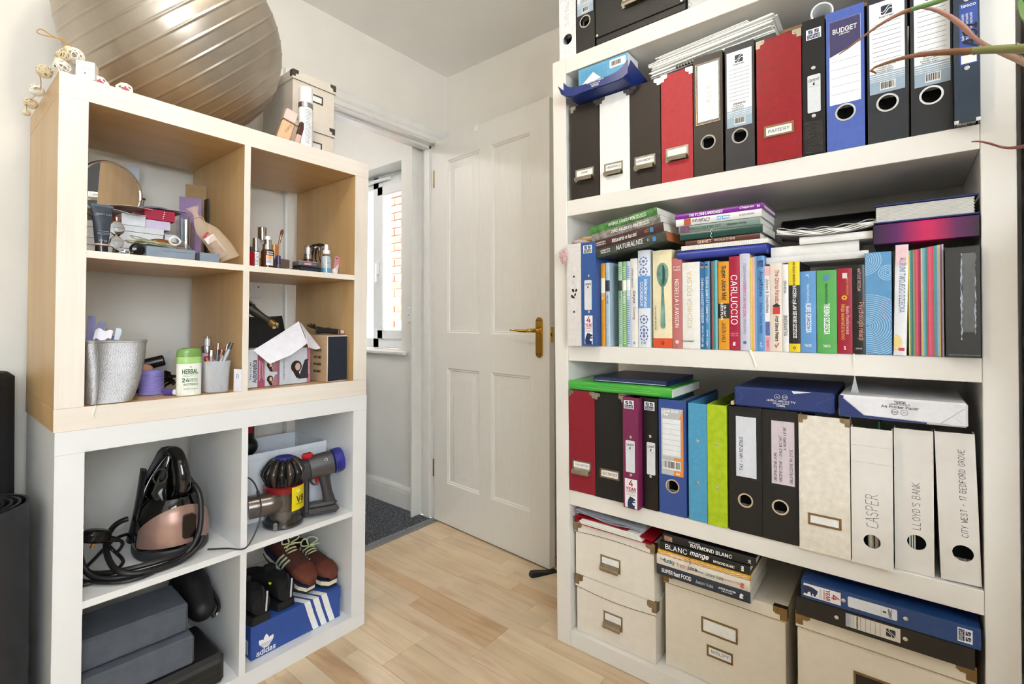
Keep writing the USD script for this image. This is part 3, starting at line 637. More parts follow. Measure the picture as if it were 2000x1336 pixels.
def guarantee(t, x0, z0, x1, z1):
    b = decal(t, 'guarantee_sticker', x0, z0, x1, z1, C('ececec'), 0); w, h = x1 - x0, z1 - z0; x = (x0 + x1) / 2
    T(b, '4', h * .20, C('a83246'), x, z0 + h * .86, y=-.0005, bold=True)
    T(b, 'YEAR', h * .11, C('a83246'), x, z0 + h * .66, y=-.0005, bold=True, length=w * .84)
    T(b, 'GUARANTEE', h * .045, C('a83246'), x, z0 + h * .56, y=-.0005, length=w * .8)
    rows_of(b, 'small_print', x0 + w * .12, x1 - w * .12, [z0 + h * f for f in (.50, .47, .44)], GREYP, -.0005, h * .008)
    part(b, 'bear', front(bear(x + w * .04, z0 + h * .205, h * .40).intersection(sbox(x0, z0, x1, z1)), -.0008, -.0005), NAVYP, smooth=False)
def banner_label(t, x0, z0, x1, z1, seed=1):
    b = decal(t, 'spine_label', x0, z0, x1, z1, C('eef1f4'), 0); w, h = x1 - x0, z1 - z0; x = (x0 + x1) / 2
    part(b, 'emblem', front(swoosh(x, z1 - .020, .019), -.0008, -.0005), C('26303e'), smooth=False)
    T(b, 'banner', .0042, C('26303e'), x, z1 - .0335, y=-.0005, stretch=1.4)
    rows_of(b, 'ruled_line', x0 + w * .1, x1 - w * .1, [z1 - h * f for f in (.24, .29, .34, .39, .44, .49, .54, .59, .64)], C('5b646d'), -.0005, .0007)
    T(b, 'LEVER ARCH FILE', .0042, INK, x, z0 + h * .305, y=-.0005, length=w * .5, bold=True)
    for k, s in enumerate(('A4 paper size', 'Foolscap capacity', 'Recycled board')): T(b, s, .0026, INK, x - w * .06, z0 + h * (.275 - .022 * k), y=-.0005)
    rows_of(b, 'stripe', x0, x1, [z0 + h * f for f in (.215, .19, .168, .148)], STEELB, -.0005, .0028)
    q = decal(b, 'grey_band', x0, z0, x1, z0 + h * .135, STEELB, -.0005)
    barcode(q, x - w * .2, z0 + h * .03, x + w * .24, z0 + h * .12, -.001, seed)
# one-stroke capitals for handwriting: strokes on a 4 x 6 grid
_PEN = {'A': ['0,0 2,6 4,0', '.8,2.2 3.2,2.2'], 'B': ['0,0 0,6 2.6,6 3.2,5 2.6,3.4 0,3.2', '2.4,3.3 3.6,2 3,.3 0,0'], 'C': ['3.6,5.2 2.2,6 .6,5 0,3 .6,.8 2.2,0 3.8,.8'], 'D': ['0,0 0,6 2.2,5.6 3.6,3.4 2.6,.7 0,0'], 'E': ['3.4,6 0,6 0,0 3.4,0', '0,3.2 2.6,3.2'], 'F': ['3.4,6 0,6 0,0', '0,3.2 2.6,3.2'],
 'G': ['3.6,5.2 2.2,6 .5,4.8 0,2.6 .8,.4 2.6,0 3.6,1 3.6,2.6 2,2.6'], 'H': ['0,0 0,6', '4,0 4,6', '0,3 4,3.2'], 'I': ['1,0 1,6'], 'K': ['0,0 0,6', '3.6,6 0,2.8 3.6,0'], 'L': ['0,6 0,0 3,0'], 'M': ['0,0 .4,6 2.2,2 4,6 4.4,0'], 'N': ['0,0 .2,6 3.6,0 3.8,6'], 'O': ['2,6 .4,5 0,3 .6,.6 2,0 3.6,1 4,3.4 3.2,5.4 2,6'],
 'P': ['0,0 0,6 2.6,6 3.4,4.8 2.6,3 0,2.8'], 'R': ['0,0 0,6 2.6,6 3.2,4.8 2.4,3.2 0,3', '1.6,3 3.6,0'], 'S': ['3.4,5.2 2,6 .4,5.2 .6,3.8 3,2.6 3.4,1.2 2,0 .2,.8'], 'T': ['0,6 4,6', '2,6 2,0'], 'U': ['0,6 .2,1 1.8,0 3.4,1 3.6,6'], 'V': ['0,6 2,0 4,6'], 'W': ['0,6 1,0 2.2,4.2 3.4,0 4.4,6'], 'X': ['0,0 4,6', '0,6 4,0'], 'Y': ['0,6 2,3 4,6', '2,3 1.8,0'], 'Z': ['0,6 3.6,6 0,0 3.8,0'], "'": ['1,6 .8,4.6'], '-': ['.4,2.8 3,3'], '7': ['0,6 3.4,6 1.4,0'], '1': ['.4,4.8 1.6,6 1.6,0'], '.': ['.6,0 .9,0']}
def pen(parent, s, h, m, x, z, rot=0, y=0.0, th=.0009, length=None, seed=1, name='handwriting'):
    """Capitals drawn with single strokes, starting at x, z and running along rot."""
    r = random.Random(seed); k = h / 6; adv = 0; g = []
    for ch in s:
        if ch == ' ': adv += 3.4; continue
        for st in _PEN[ch]:
            p = np.array([[float(v) for v in q.split(',')] for q in st.split()]) + [adv, 0] + np.array([[r.uniform(-.2, .2), r.uniform(-.25, .25)] for _ in st.split()])
            g.append(LineString(p * k).buffer(th / 2, quad_segs=2))
        adv += {'I': 2.2, '1': 2.8, "'": 2, '.': 2}.get(ch, 5.2)
    u = unary_union(g)
    if length: u = affinity.scale(u, length / (adv * k), 1, origin=(0, 0))
    u = affinity.translate(affinity.rotate(u, rot, origin=(0, 0)), x, z)
    return part(parent, name, front(u, y - .0003, y), m, smooth=False)
# ================================================================ on the bookcase: top of it, and its upper compartment (A)
S4, S3, S2, S1, S0 = 1.8677, 1.4127, .9543, .4975, .0501
def B(x, y, z, **k): return M(FB, (x, y, z + .0006), **k)
G = 'files on the bookcase'
# --- standing on top
magazine_file('white cardboard file with finger hole at the left end of the bookcase top', B(.0235, .006, S4), .062, 'e7e9ec', corners=False, hole=(.031, .060), deco=lambda t: pen(t, 'SAVINGS', .016, C('b9bcc0'), .037, .105, 90, seed=4))
lever_arch('black lever arch file beside the white file on top of the bookcase', B(.0875, .004, S4), .0655, '1b1a1a', hole=.090, deco=lambda t: banner_label(t, .005, .1135, .0605, .29, 2))
BOXB = mat('black_leatherette', '141516', .42, vary=.1, scale=60, bump=.25, bscale=380)
t = placed('document_box', 'large black leatherette document box with a metal label pull on top of the bookcase', 'document box', B(.1585, .0, S4))
part(t, 'body', bx(0, .002, 0, .272, .24, .255, .002), BOXB); part(t, 'front_flap', bx(.0, -.002, .020, .272, .0018, .262, .001), BOXB)
cup_pull(t, .090, .072, .182, .118, -.002, 'FILES')
for x in (.006, .262): part(t, 'rivet', lathe([(0, 0), (.004, 0), (.0035, .001), (0, .0012)], 12, (x, -.002, .027), (90, 0, 0)), CHROME)
t = placed('document_wallet', 'clear plastic document wallet with white papers beside the black document box', 'document wallet', B(.435, .004, S4))
part(t, 'papers', bx(.004, .004, .003, .085, .22, .24), PAPERH); part(t, 'sleeve', [bx(0, 0, 0, .09, .0006, .25), bx(.0, .0006, 0, .0006, .23, .25), bx(.0894, .0006, 0, .09, .23, .25), bx(.0, .0006, 0, .09, .23, .0006)], film_mat('clear_plastic', 'eef2f4', .3, .1))
part(t, 'press_stud', lathe([(0, 0), (.004, 0), (.003, .0015), (0, .002)], 12, (.006, 0, .010), (90, 0, 0)), CHROME)
# --- compartment A: standing row
z = S3
magazine_file('dark brown magazine file at the left end of the upper shelf, under the blue tray', B(.0655, .004, z), .0985, '241c17', pull=(.016, .053, .081, .091), text='BANK', h=.292)
magazine_file('white magazine file on the upper shelf between two dark brown ones', B(.1672, .004, z), .0965, 'e3e2df', pull=(.015, .051, .075, .089), text='UBEZPIECZ', h=.293, mt=WHITE)
magazine_file('dark brown magazine file on the upper shelf beside the coral red one', B(.2665, .004, z), .090, '2a2017', pull=(.013, .048, .075, .088), text='DOKUMENTY', h=.295)
magazine_file('coral red magazine file with a metal label pull on the upper shelf', B(.359, .004, z), .0865, 'b52f36', pull=(.013, .054, .075, .092), h=.298)
def sleeve5(t):
    b = decal(t, 'sleeve_card', .011, .142, .064, .292, C('f3f1ee', .3)); pen(b, 'BILLS', .012, C('9a9a98'), .045, .190, 90, y=-.0005)
    part(t, 'sleeve', front(rrect(.006, .134, .068, .297, .002), -.0014, -.0011), film_mat('shiny_sleeve', 'ffffff', .10, .04))
    part(t, 'sleeve_edge', [bx(.006, -.0016, .134, .008, -.0004, .297), bx(.006, -.0016, .134, .068, -.0004, .1355)], mat('crinkled_film', 'c9a777', .12, .3, bump=.8, bscale=120))
lever_arch('dark brown lever arch file with a handwritten card in a shiny sleeve', B(.4485, .003, z), .0735, '2d2318', deco=sleeve5, hole=.085)
lever_arch('black lever arch file with lined label left of the big crimson file', B(.5285, .003, z), .0685, '2c2c31', deco=lambda t: banner_label(t, .004, .107, .063, .299, 3), hole=.083)
t = magazine_file('big crimson magazine file with a wide label frame on the upper shelf', B(.6035, -.004, z), .0955, '9c0f1c', h=.300, frame=(.016, .060, .080, .088), text='PAPIERY', mt=mat('crimson_gloss', '970c1b', .22, vary=.08, scale=60, bump=.18, bscale=400))
def ring1(t):
    oxford(t, .008, .268, .024); campus(t, .010, .098, .036, .185)
    part(t, 'crinkled_sleeve', front(rrect(.004, .004, .040, .078, .002), -.0012, -.0004), mat('crinkled_black_film', '1a1612', .12, vary=.1, bump=1.0, bscale=170))
ring_binder('glossy black ring binder between the crimson file and the blue budget file', B(.7005, .002, z), .0445, '0d0d0f', deco=ring1, rough=.2, rz=(.09, .201))
def budget(t):
    b = decal(t, 'spine_label', .006, .103, .064, .292, C('eef0f3')); p = Polygon([(.0065, .2915), (.0635, .2915), (.0635, .232), (.0065, .212)])
    q = part(b, 'purple_field', front(p, -.0009, -.0005), C('403a63', .4), smooth=False)
    T(q, 'BUDGET', .0105, WHITE, .035, .268, y=-.0009, bold=True, length=.045); T(q, 'planner', .004, WHITE, .035, .259, y=-.0009, shear=.3)
    rows_of(b, 'ruled_line', .009, .061, [.200 - .0185 * k for k in range(5)], C('8d949c'), -.0005, .0006)
lever_arch('cornflower blue lever arch file marked BUDGET on the upper shelf', B(.748, .002, z), .0705, '4a63b4', deco=budget, hole=.082)
lever_arch('black lever arch file with lined label right beside the blue budget file', B(.8235, .002, z), .0685, '22262e', deco=lambda t: banner_label(t, .004, .105, .064, .302, 5), hole=.082)
lever_arch('black lever arch file with lined label beside the dark slate binder on the upper shelf', B(.8965, .002, z), .065, '1d1f24', deco=lambda t: banner_label(t, .006, .098, .062, .302, 6), hole=.077)
def navy(t):
    b = decal(t, 'spine_label', .008, .112, .034, .232, C('3350a0')); q = decal(b, 'card', .010, .114, .032, .130, WHITE, -.0005)
    T(b, 'SASI', .020, BLACKP, .0225, .160, 90, y=-.0009, bold=True, shear=.3); T(b, 'tesco', .006, WHITE, .021, .226, y=-.0009, bold=True)
    for k in range(3): T(b, 'dokumenty rachunki', .004, WHITE, .013 + .006 * k, .185, 90, y=-.0005)
t = ring_binder('dark slate blue ring binder at the right end of the upper shelf', B(.9625, -.024, z), .0365, '27374a', deco=navy, rz=(.105, .238), rough=.3)
for x in (-.0008, .0305): part(t, 'corner_clip', bx(x, -.0008, -.0003, x + .0068, .003, .006), CHROME)
# --- lying on top of that row
ztop = z + .2972
t = placed('letter_tray', 'navy paper carton tray curling up at its ends over the leftmost files', 'tray', B(.066, -.050, ztop))
g = []
for v in np.linspace(0, 1, 7):
    row_ = []
    for u in np.linspace(0, 1, 21):
        lift = .045 * max(0, (abs(u - .5) * 2 - .78) / .22) ** 1.5
        row_.append((.228 * u - (.012 * (1 - v) if u < .1 else 0), .13 * v, .0018 + lift * (1 - .4 * v)))
    g.append(row_)
NAVYC = C('22357a', .35)
part(t, 'shell', sheet(np.array(g), .0012), NAVYC)
part(t, 'front_lip', sheet([[(.008 + .212 * u, -.0015 - .004 * math.sin(u * 3.14), .001 + (.021 + .018 * (2 * u - 1) ** 4) * v + .012 * (2 * u - 1) ** 8) for u in np.linspace(0, 1, 16)] for v in (0, .5, 1)], .001), NAVYC)
for k, (s_, h_) in enumerate((('HOME OFFICE PREMIUM', .0034), ('COPIER PAPER', .0034), ('BOXED', .005))): T(t, s_, h_, WHITE, .12, .0195 - .0058 * k, y=-.0068, bold=k == 2)
t = placed('pill_box', 'sky blue cardboard packet with a barcode standing in the navy tray', 'box', B(.094, .004, ztop + .0042))
SKYB = C('5fa8d3', .4)
part(t, 'carton', bx(0, 0, 0, .166, .07, .1, .0008), SKYB)
decal(t, 'barcode_label', .108, .070, .160, .094, WHITE, r=.003); barcode(t, .112, .073, .146, .090, -.0005, 9)
rows_of(t, 'small_print', .012, .098, [.088 - .006 * k for k in range(6)], C('3d86b4'), 0, .0011); part(t, 'white_end', bx(.1661, .0, .001, .1666, .07, .099), WHITE)
t = placed('envelope', 'yellow ochre padded envelope lying in the navy tray', 'envelope', B(.082, -.045, ztop + .012))
part(t, 'envelope', sheet([[(.19 * u, .040 * v, .010 * (1 - math.sin(u * 3.14)) * (1 - v) + .030 * v + .012 * u) for u in np.linspace(0, 1, 12)] for v in (0, .5, 1)], .004), mat('kraft_yellow', 'd9a63a', .55, vary=.08, scale=20, bump=.1))
t = placed('note', 'white folded note sticking up from the navy tray beside the yellow envelope', 'note', B(.125, -.0480, ztop + .017))
part(t, 'sheet', front(Polygon([(0, 0), (.075, .013), (.050, .036)]), 0, .0006), WHITE)
t = placed('paper_stack', 'thick untidy stack of white papers lying on the files of the upper shelf', 'paper stack', B(.322, .018, z + .3095, roll=-3.0))
r = random.Random(11)
for k in range(20):
    a = r.uniform(-.006, .008) + (.02 if k > 15 else 0); e = r.uniform(-.008, .008)
    part(t, 'sheaf', tf(bx(a, r.uniform(0, .008), 0, .318 + e - (.05 if k > 17 else 0), .21, .0025), (0, 0, .0026 * k), (0, r.uniform(-.12, .12) if k else 0, r.uniform(-1.5, 1.5))), (PAPERH, WHITE, PAPERH)[k % 3])
part(t, 'binding_comb', [bx(.075 + .008 * k, -.002, .0015, .079 + .008 * k, .006, .006) for k in range(11)], C('3d4048'), kind='stuff')
t = placed('paper_sheets', 'curled white printed sheets lying left of the big paper stack', 'paper', B(.245, .090, ztop + .0022))
for k in range(5): part(t, 'sheet', sheet([[(.002 * k + .068 * u, .10 * v, .008 * k * (1 - u) + .010 * u * u + .003 * k) for u in np.linspace(0, 1, 8)] for v in (0, 1)], .0008), WHITE)
t = placed('board', 'long thin brown board lying across the tops of the right-hand files', 'board', B(.655, .030, z + .3182))
part(t, 'board', bx(-.005, 0, 0, .30, .16, .009, .0012), wood('brown_board', '96744f', '7c5c3b', (3, 30, 30), .5))
t = placed('plastic_tube', 'short white plastic pipe end lying on the brown board', 'pipe', B(.735, .055, z + .3515, yaw=12))
part(t, 'pipe', tf(lathe([(.020, 0), (.0235, 0), (.0235, .13), (.020, .13), (.020, 0)], 32), (0, 0, 0), (-90, 0, 0)), UPVC)
# ================================================================ middle shelf (B): books and binders
z = S2
def wpanda(t):
    for zz in (.105, .214): part(t, 'rivet', cyl(.0032, 0, .0008, 12, (.025, 0, zz), (90, 0, 0)), C('3a3838', .4))
    for a, b, s in ((.022, .171, .0055), (.033, .171, .005), (.018, .153, .005), (.029, .158, .004), (.024, .150, .0035)):
        part(t, 'panda_patch', front(affinity.rotate(affinity.scale(Point(a, b).buffer(s), .7, 1.1), 25 if a < .025 else -20), -.0005, 0), INK, smooth=False)
ring_binder('white ring binder with small black smudges at the left end of the book shelf', B(.0625, -.022, z), .050, 'dedbd9', deco=wpanda, rivets=False)
def bbind(t):
    oxford(t, .007, .282, .024); campus(t, .010, .110, .035, .200); guarantee(t, .010, .006, .037, .093)
ring_binder('blue ring binder with a bear sticker beside the white binder on the book shelf', B(.1145, -.022, z), .050, '2f5799', deco=bbind, rz=(.104, .213))
W_ = 'ffffff'
book('thin saffron yellow cookery paperback, first book right of the blue ring binder', B(.1665, .004, z), .0140, .250, .19, 'd9951f', (('KUCHNIA POLSKA', .005, W_, .165, {'length': .05}),), bands=((.160, .205, 'f2ead8'),), rough=.3)
def grain(col):
    return lambda t, y: rows_of(t, 'pattern_line', .0015, .011, [.01 + .0062 * k for k in range(37) if not .15 < .01 + .0062 * k < .2], C(col), y, .0018)
book('pale blue cookery paperback beside the saffron yellow one', B(.1825, .004, z), .0135, .251, .19, 'b9cfe0', (('BALCIE', .005, '2c3c50', .140, {'length': .05}),), bands=((.165, .198, '2b3440'),), extra=grain('9dbbd3'))
for k, (lb, c1, c2, tl) in enumerate((('thin mint green patterned paperback, first of three after the dark gap', 'a5c9b2', '6fa58b', 'OBIADY'), ('thin leaf green patterned paperback between the mint and blue ones', '7db06b', 'd4e6c6', 'PRZYSTAWKI'), ('thin blue dotted paperback, third of the three after the dark gap', 'b9cde6', '4f75b5', 'DESERY'))):
    book(lb, B(.2245 + .0128 * k, .004, z), .0122, .250, .19, c1, ((tl, .005, W_ if k else '24443a', .150, {'length': .045}),), bands=((.165, .195, 'e9f1ea' if k else '2b4038'),), extra=grain(c2))
def simple(t, y): part(t, 'emblem', front(Point(.011, .012).buffer(.004), y - .0006, y - .0001), C('7fb3c4'), smooth=False)
book('slim white cookbook with thin black lettering left of the blue tiled one', B(.2633, .003, z), .0225, .256, .195, 'e4e3e1', (('ANTONIO CARLUCCIO', .0045, '54585c', .20, {'x': .007, 'length': .055}), ('Simple', .0085, '2a2c2e', .145, {'shear': .2}), ('Cooking', .0068, '54585c', .098)), extra=simple)
def tiles(t, y):
    m = []; m2 = []
    for cz in (.245, .215, .080, .050, .020 + .012):
        for k in range(8):
            a = k * math.pi / 4; m.append(affinity.rotate(affinity.scale(Point(.0175 + .0105 * math.cos(a), cz + .0115 * math.sin(a)).buffer(.0034, quad_segs=3), 1, .55), math.degrees(a) + 90))
        m2.append(Point(.0175, cz).buffer(.0042, quad_segs=4))
    part(t, 'tile_pattern', front(unary_union(m), y - .0006, y - .0001), C('3f78bf'), smooth=False); part(t, 'tile_flower', front(unary_union(m2), y - .0006, y - .0001), C('8d6a9a'), smooth=False)
    decal(t, 'publisher_mark', .010, .006, .025, .020, C('dfe6ec'), y - .0001); T(t, 'DK', .008, C('4a545e'), .0175, .0132, y=y - .0007)
book('cornflower blue cookbook with a white tile pattern on its spine', B(.2875, .002, z), .036, .277, .21, 'dfe7ef', (('Mediterranean', .0095, W_, .152, {'x': .024, 'length': .083, 'shear': .2}), ('COOKBOOK', .0088, W_, .152, {'x': .011, 'length': .085})), bands=((.112, .203, '5d97d6'),), hard=True, extra=tiles, pages=C('6c93c8', .6))
def spoon(t, y):
    bowl = [(.029 + .0165 * math.sin(a) * (1 + .12 * math.cos(a)), .203 + .034 * math.cos(a)) for a in np.linspace(0, 2 * np.pi, 28)[:-1]]
    hand = Polygon([(.0268, .172), (.0312, .172), (.0318, .150), (.0345, .095), (.0352, .062), (.033, .056), (.029, .0545), (.025, .056), (.0228, .062), (.0235, .095), (.0262, .150)]).buffer(.0008)
    part(t, 'spoon_picture', front(unary_union([Polygon(bowl), hand]), y - .0007, y - .0001), mat('spoon_print', '8fb3a8', .25, color2='2f6b62', scale=25, vary=0), smooth=False)
    part(t, 'spoon_shadow', front(affinity.scale(Polygon(bowl), .45, .85).intersection(sbox(.029, .15, .06, .26)), y - .0009, y - .0007), C('0c4c44'), smooth=False)
    part(t, 'publisher_mark', front(unary_union([ring_poly(.029, .014, .0028, .0036), sbox(.0286, .008, .0294, .020)]), y - .0008, y - .0004), INK, smooth=False)
    T(t, 'THE SILVER SPOON', .0035, C('4c4430'), .008, .085, -90, y=y - .0001, stretch=1.5)
book('thick cream cookbook with a silver spoon pictured on its spine', B(.3315, .002, z), .0545, .272, .20, 'eadfb9', (), hard=True, bands=((.0, .027, 'd9512a'),), extra=spoon, rough=.25)
def nig(t, y):
    T(t, 'AT MY', .0048, WHITE, .0135, .222, y=y - .0001); T(t, 'TABLE', .0048, WHITE, .0135, .214, y=y - .0001)
    part(t, 'publisher_mark', front(unary_union([Point(.0135 + .003 * math.cos(a), .018 + .003 * math.sin(a)).buffer(.0024) for a in np.linspace(0, 6.28, 6)]), y - .0006, y - .0001), C('f4dcd8'), smooth=False)
book('dusty pink cookbook lettered NIGELLA LAWSON in white', B(.3868, .001, z), .0268, .246, .19, 'bd6f6d', (('NIGELLA LAWSON', .0108, W_, .123, {'length': .162}),), hard=True, extra=nig)
book('wide white cookbook with pale gold lettering beside the dusty pink one', B(.4147, .001, z), .0465, .232, .20, 'e8e7e4', (('KUCHNIA POLSKA', .0125, 'd8c79a', .132, {'x': .020, 'length': .175, 'rot': 90}), ('Ewa Aszkiewicz', .0048, '3a3c40', .021, {'x': .016, 'rot': 0, 'length': .03, 'shear': .3})), hard=True)
def face(t, y): part(t, 'portrait', [front(Point(.0055, .218).buffer(.0042), y - .0006, y - .0001), ], C('c08d78'), smooth=False); part(t, 'hair', front(Point(.0055, .2215).buffer(.0030), y - .0008, y - .0006), C('3c2a24'), smooth=False)
book('thin blue paperback lettered CLEAN & LEAN DIET COOKBOOK', B(.4618, .001, z), .0118, .230, .185, '2d6aa3', (('CLEAN & LEAN DIET COOKBOOK', .0055, W_, .128, {'length': .128}), ('James Duigan', .005, 'cfe3f3', .040), ('K', .007, W_, .010, {'rot': 0})), extra=face)
book('thin lighter blue paperback lettered CLEAN & LEAN FLAT TUMMY FAST', B(.4740, .001, z), .0122, .231, .185, '3e8ab8', (('CLEAN & LEAN FLAT TUMMY FAST!', .0052, W_, .130, {'length': .150}), ('James Duigan', .005, 'd7ecf5', .030)), extra=face)
for k, (c, w, lb) in enumerate((('1f2b3c', .004, 'narrow navy booklet right of the two blue diet books'), ('b84a50', .0022, 'very narrow crimson booklet between navy and teal ones'), ('2f8f8c', .0058, 'narrow teal booklet left of the orange juice book'), ('7ab7c6', .0058, 'narrow pale teal booklet touching the orange juice book'))):
    book(lb, B((.4868, .4912, .4938, .5000)[k], .001, z), w, .229 + .001 * k, .19, c, bands=((0, .0, 'ffffff'),) if 0 else ())
book('orange paperback lettered Super Juice Me! with a black band', B(.5080, .001, z), .0262, .227, .18, 'dd9a22', (('Super Juice Me!', .0105, '2a2118', .172, {'x': .0135, 'length': .088, 'bold': True}), ('JASON VALE', .0095, '2a2118', .045, {'length': .052, 'bold': False}), ('28-DAY', .0055, W_, .100, {'x': .0165, 'bold': True}), ('JUICE PLAN', .0055, W_, .100, {'x': .009, 'bold': True})), bands=((.081, .119, '1a1614'),))
def pen_mark(t, y): part(t, 'publisher_mark', front(bear(.012, .017, .010), y - .0006, y - .0001), WHITE, smooth=False)
book('crimson hardback lettered CARLUCCIO in large white capitals', B(.5348, .0, z), .0245, .238, .19, 'a8143c', (('CARLUCCIO', .0155, W_, .128, {'length': .162, 'bold': False}), ('A RECIPE', .003, 'e3a9b5', .0425, {'rot': 0}), ('FOR LIFE', .003, 'e3a9b5', .037, {'rot': 0})), hard=True, extra=pen_mark, rough=.28)
def tid(t, y): part(t, 'publisher_mark', front(Point(.011, .020).buffer(.004), y - .0006, y - .0001), C('3b6f93'), smooth=False)
book('tall pale lilac paperback with pink capitals right of the crimson one', B(.5602, .0, z), .0235, .246, .18, 'c9c8da', (('Tiddlywinks:', .0065, '777a94', .193, {'length': .052, 'shear': .3}), ('PERFEKCYJNA PANI DOMU', .0065, 'c9679f', .125, {'length': .085, 'bold': True}), ('Weronika', .0065, '8487a0', .060, {'length': .05, 'shear': .3})), extra=tid)
for k, (c, w, lb) in enumerate((('e8c93f', .0048, 'narrow yellow booklet right of the tall lilac paperback'), ('e9b3ad', .0050, 'narrow salmon pink booklet beside the narrow yellow one'), ('6f9fd1', .0050, 'narrow sky blue booklet touching the Angelfishes book'))):
    book(lb, B(.5842 + .0052 * k, .001, z), w, .232 + .001 * k, .18, c)
def angel(t, y): decal(t, 'picture', .0015, .206, .0145, .223, mat('fish_print', '4a6fa8', .4, color2='1d3566', scale=120, vary=0), y - .0001)
book('blue paperback lettered Angelfishes beside the sky blue booklet', B(.6000, .001, z), .0160, .234, .18, '5b93cc', (('Angelfishes', .0082, '173a6b', .165, {'length': .066}), ('Delfina, Tanika, Xavier', .006, '234f87', .080, {'length': .075}), ('AJP', .005, 'e4eef8', .015)), extra=angel)
def smooth_(t, y):
    decal(t, 'picture', .0012, .038, .0108, .072, mat('berry_print', '6d3a78', .4, color2='3f78b8', scale=90, vary=0), y); decal(t, 'pink_foot', .0012, .0, .0108, .036, C('e29aa9'), y); T(t, 'hamlyn', .004, C('7c3a48'), .006, .018, -90, y=y - .0005)
book('slim white paperback lettered Juices & Smoothies', B(.6164, .001, z), .0118, .208, .17, 'e7e3e3', (('Juices & Smoothies', .0066, '34343c', .135, {'length': .105}),), extra=smooth_, bands=((.185, .2078, 'e3b1b0'),))
def chimp(t, y):
    part(t, 'red_box_picture', front(sbox(.006, .090, .021, .107), y - .0006, y - .0001), C('cf3a34'), smooth=False); part(t, 'chimp_picture', front(unary_union([Point(.0135, .110).buffer(.0055), Point(.008, .110).buffer(.0022), Point(.019, .110).buffer(.0022)]).intersection(sbox(0, .107, .03, .12)), y - .0008, y - .0002), C('2d2a33'), smooth=False)
    part(t, 'tick', front(LineString([(.010, .016), (.0125, .010), (.018, .020)]).buffer(.0008), y - .0006, y - .0001), C('b32a35'), smooth=False)
book('cream paperback lettered The Chimp Paradox with a red box', B(.6286, .001, z), .0256, .213, .165, 'e3d6c9', (('The Chimp Paradox', .0088, '9a2a3e', .155, {'x': .0145, 'length': .083}), ('Prof Steve Peters', .0068, '221f24', .055, {'x': .0145, 'bold': True, 'length': .06})), extra=chimp)
book('slim white paperback lettered EMIGRANTKA', B(.6545, .0, z), .0138, .209, .16, 'e3e3e3', (('VIKA NOVA', .0055, '2b2b2e', .155, {'length': .03}), ('EMIGRANTKA', .0075, '1d1d20', .062, {'length': .048})))
def yb(t, y): part(t, 'publisher_mark', front(ring_poly(.0115, .010, .0018, .003), y - .0008, y - .0004), INK, smooth=False)
book('yellow and black paperback with a white script title', B(.6686, -.001, z), .0232, .214, .165, '17161a', (('MATEUSZ GRZESIAK', .004, '2b2618', .185, {'bold': True}), ('SUCCESS czyli JAK SIE ROBI SZCZESCIE', .0072, W_, .095, {'length': .125, 'bold': True})), bands=((.158, .214, 'e6cf21'), (.0, .020, 'e2c81f')), extra=yb)
def mol(s): return lambda t, y: T(t, s, .0055, WHITE, .015, .016, y=y - .0001, bold=True, length=.014)
def kurs(t, y): T(t, 'TOM III', .0055, WHITE, .015, .016, y=y - .0001, bold=True, length=.014); part(t, 'heart_line', front(LineString([(.012, .181), (.014, .178), (.0165, .182), (.0168, .174)]).buffer(.0005), y - .0006, y - .0001), WHITE, smooth=False)
book('light blue hardback lettered KURS SZCZESCIA', B(.6925, -.001, z), .0315, .189, .16, '5f96ce', (('Beata Pawlikowska', .0045, 'e2edf8', .137, {'x': .0165, 'length': .042}), ('KURS SZCZESCIA', .0105, W_, .080, {'x': .0165, 'length': .068, 'bold': True})), hard=True, extra=kurs)
def tren(t, y): T(t, 'TOM IV', .0055, WHITE, .019, .016, y=y - .0001, bold=True, length=.014); decal(t, 'blue_sketch', .014, .166, .024, .178, C('5b86c0'), y - .0001)
book('green hardback lettered TRENING SZCZESCIA', B(.7255, -.001, z), .0385, .189, .16, '57a757', (('Beata Pawlikowska', .0058, '2c4d2c', .135, {'x': .0195, 'length': .045}), ('TRENING SZCZESCIA', .0105, W_, .078, {'x': .0195, 'length': .070, 'bold': True})), hard=True, extra=tren)
def moja(t, y): decal(t, 'photo', .010, .168, .019, .180, C('d9d2cf'), y - .0001); part(t, 'sun', front(ring_poly(.0135, .125, .002, .0052), y - .0006, y - .0001), C('dfae27'), smooth=False)
book('crimson hardback with yellow lettering between the green and black books', B(.7648, -.001, z), .0278, .191, .16, '9d1230', (('KURS POZYTYWNEGO MYSLENIA', .0035, 'd9b14d', .150, {'x': .0195, 'length': .04}), ('Beata Pawlikowska', .0062, 'e9c7c9', .075, {'x': .0195, 'length': .062}), ('Moja wewnetrzna moc', .0072, 'e3bd3f', .070, {'x': .0105, 'length': .080}), ('1', .007, W_, .013, {'rot': 0, 'bold': True})), hard=True, extra=moja)
book('black paperback lettered Psychologia relacji', B(.7933, -.001, z), .0218, .196, .165, '131213', (('MATEUSZ GRZESIAK', .0052, 'd9b6ae', .163, {'x': .012, 'length': .050}), ('Psychologia relacji', .0085, 'e0a592', .072, {'x': .0145, 'length': .083}), ('sens', .004, 'cfcfcf', .012, {'rot': 0})), rough=.3)
t = placed('gift_box', 'blue cardboard box file covered in pale swirling rings', 'box', B(.8158, -.002, z))
part(t, 'box', bx(0, 0, 0, .0462, .20, .2215, .001), C('5a93c0', .45))
rg = []
fr_ = sbox(.0008, .001, .0454, .2205)
for cx, cz, n_, dr in ((.004, .062, 16, .0042), (-.004, .205, 9, .0040), (.040, .176, 4, .0038), (.052, .095, 5, .0040), (.036, .022, 4, .004)):
    for k in range(1, n_): rg.append(ring_poly(cx, cz, k * dr, k * dr + .0011, 16))
done = Polygon(); out_ = []
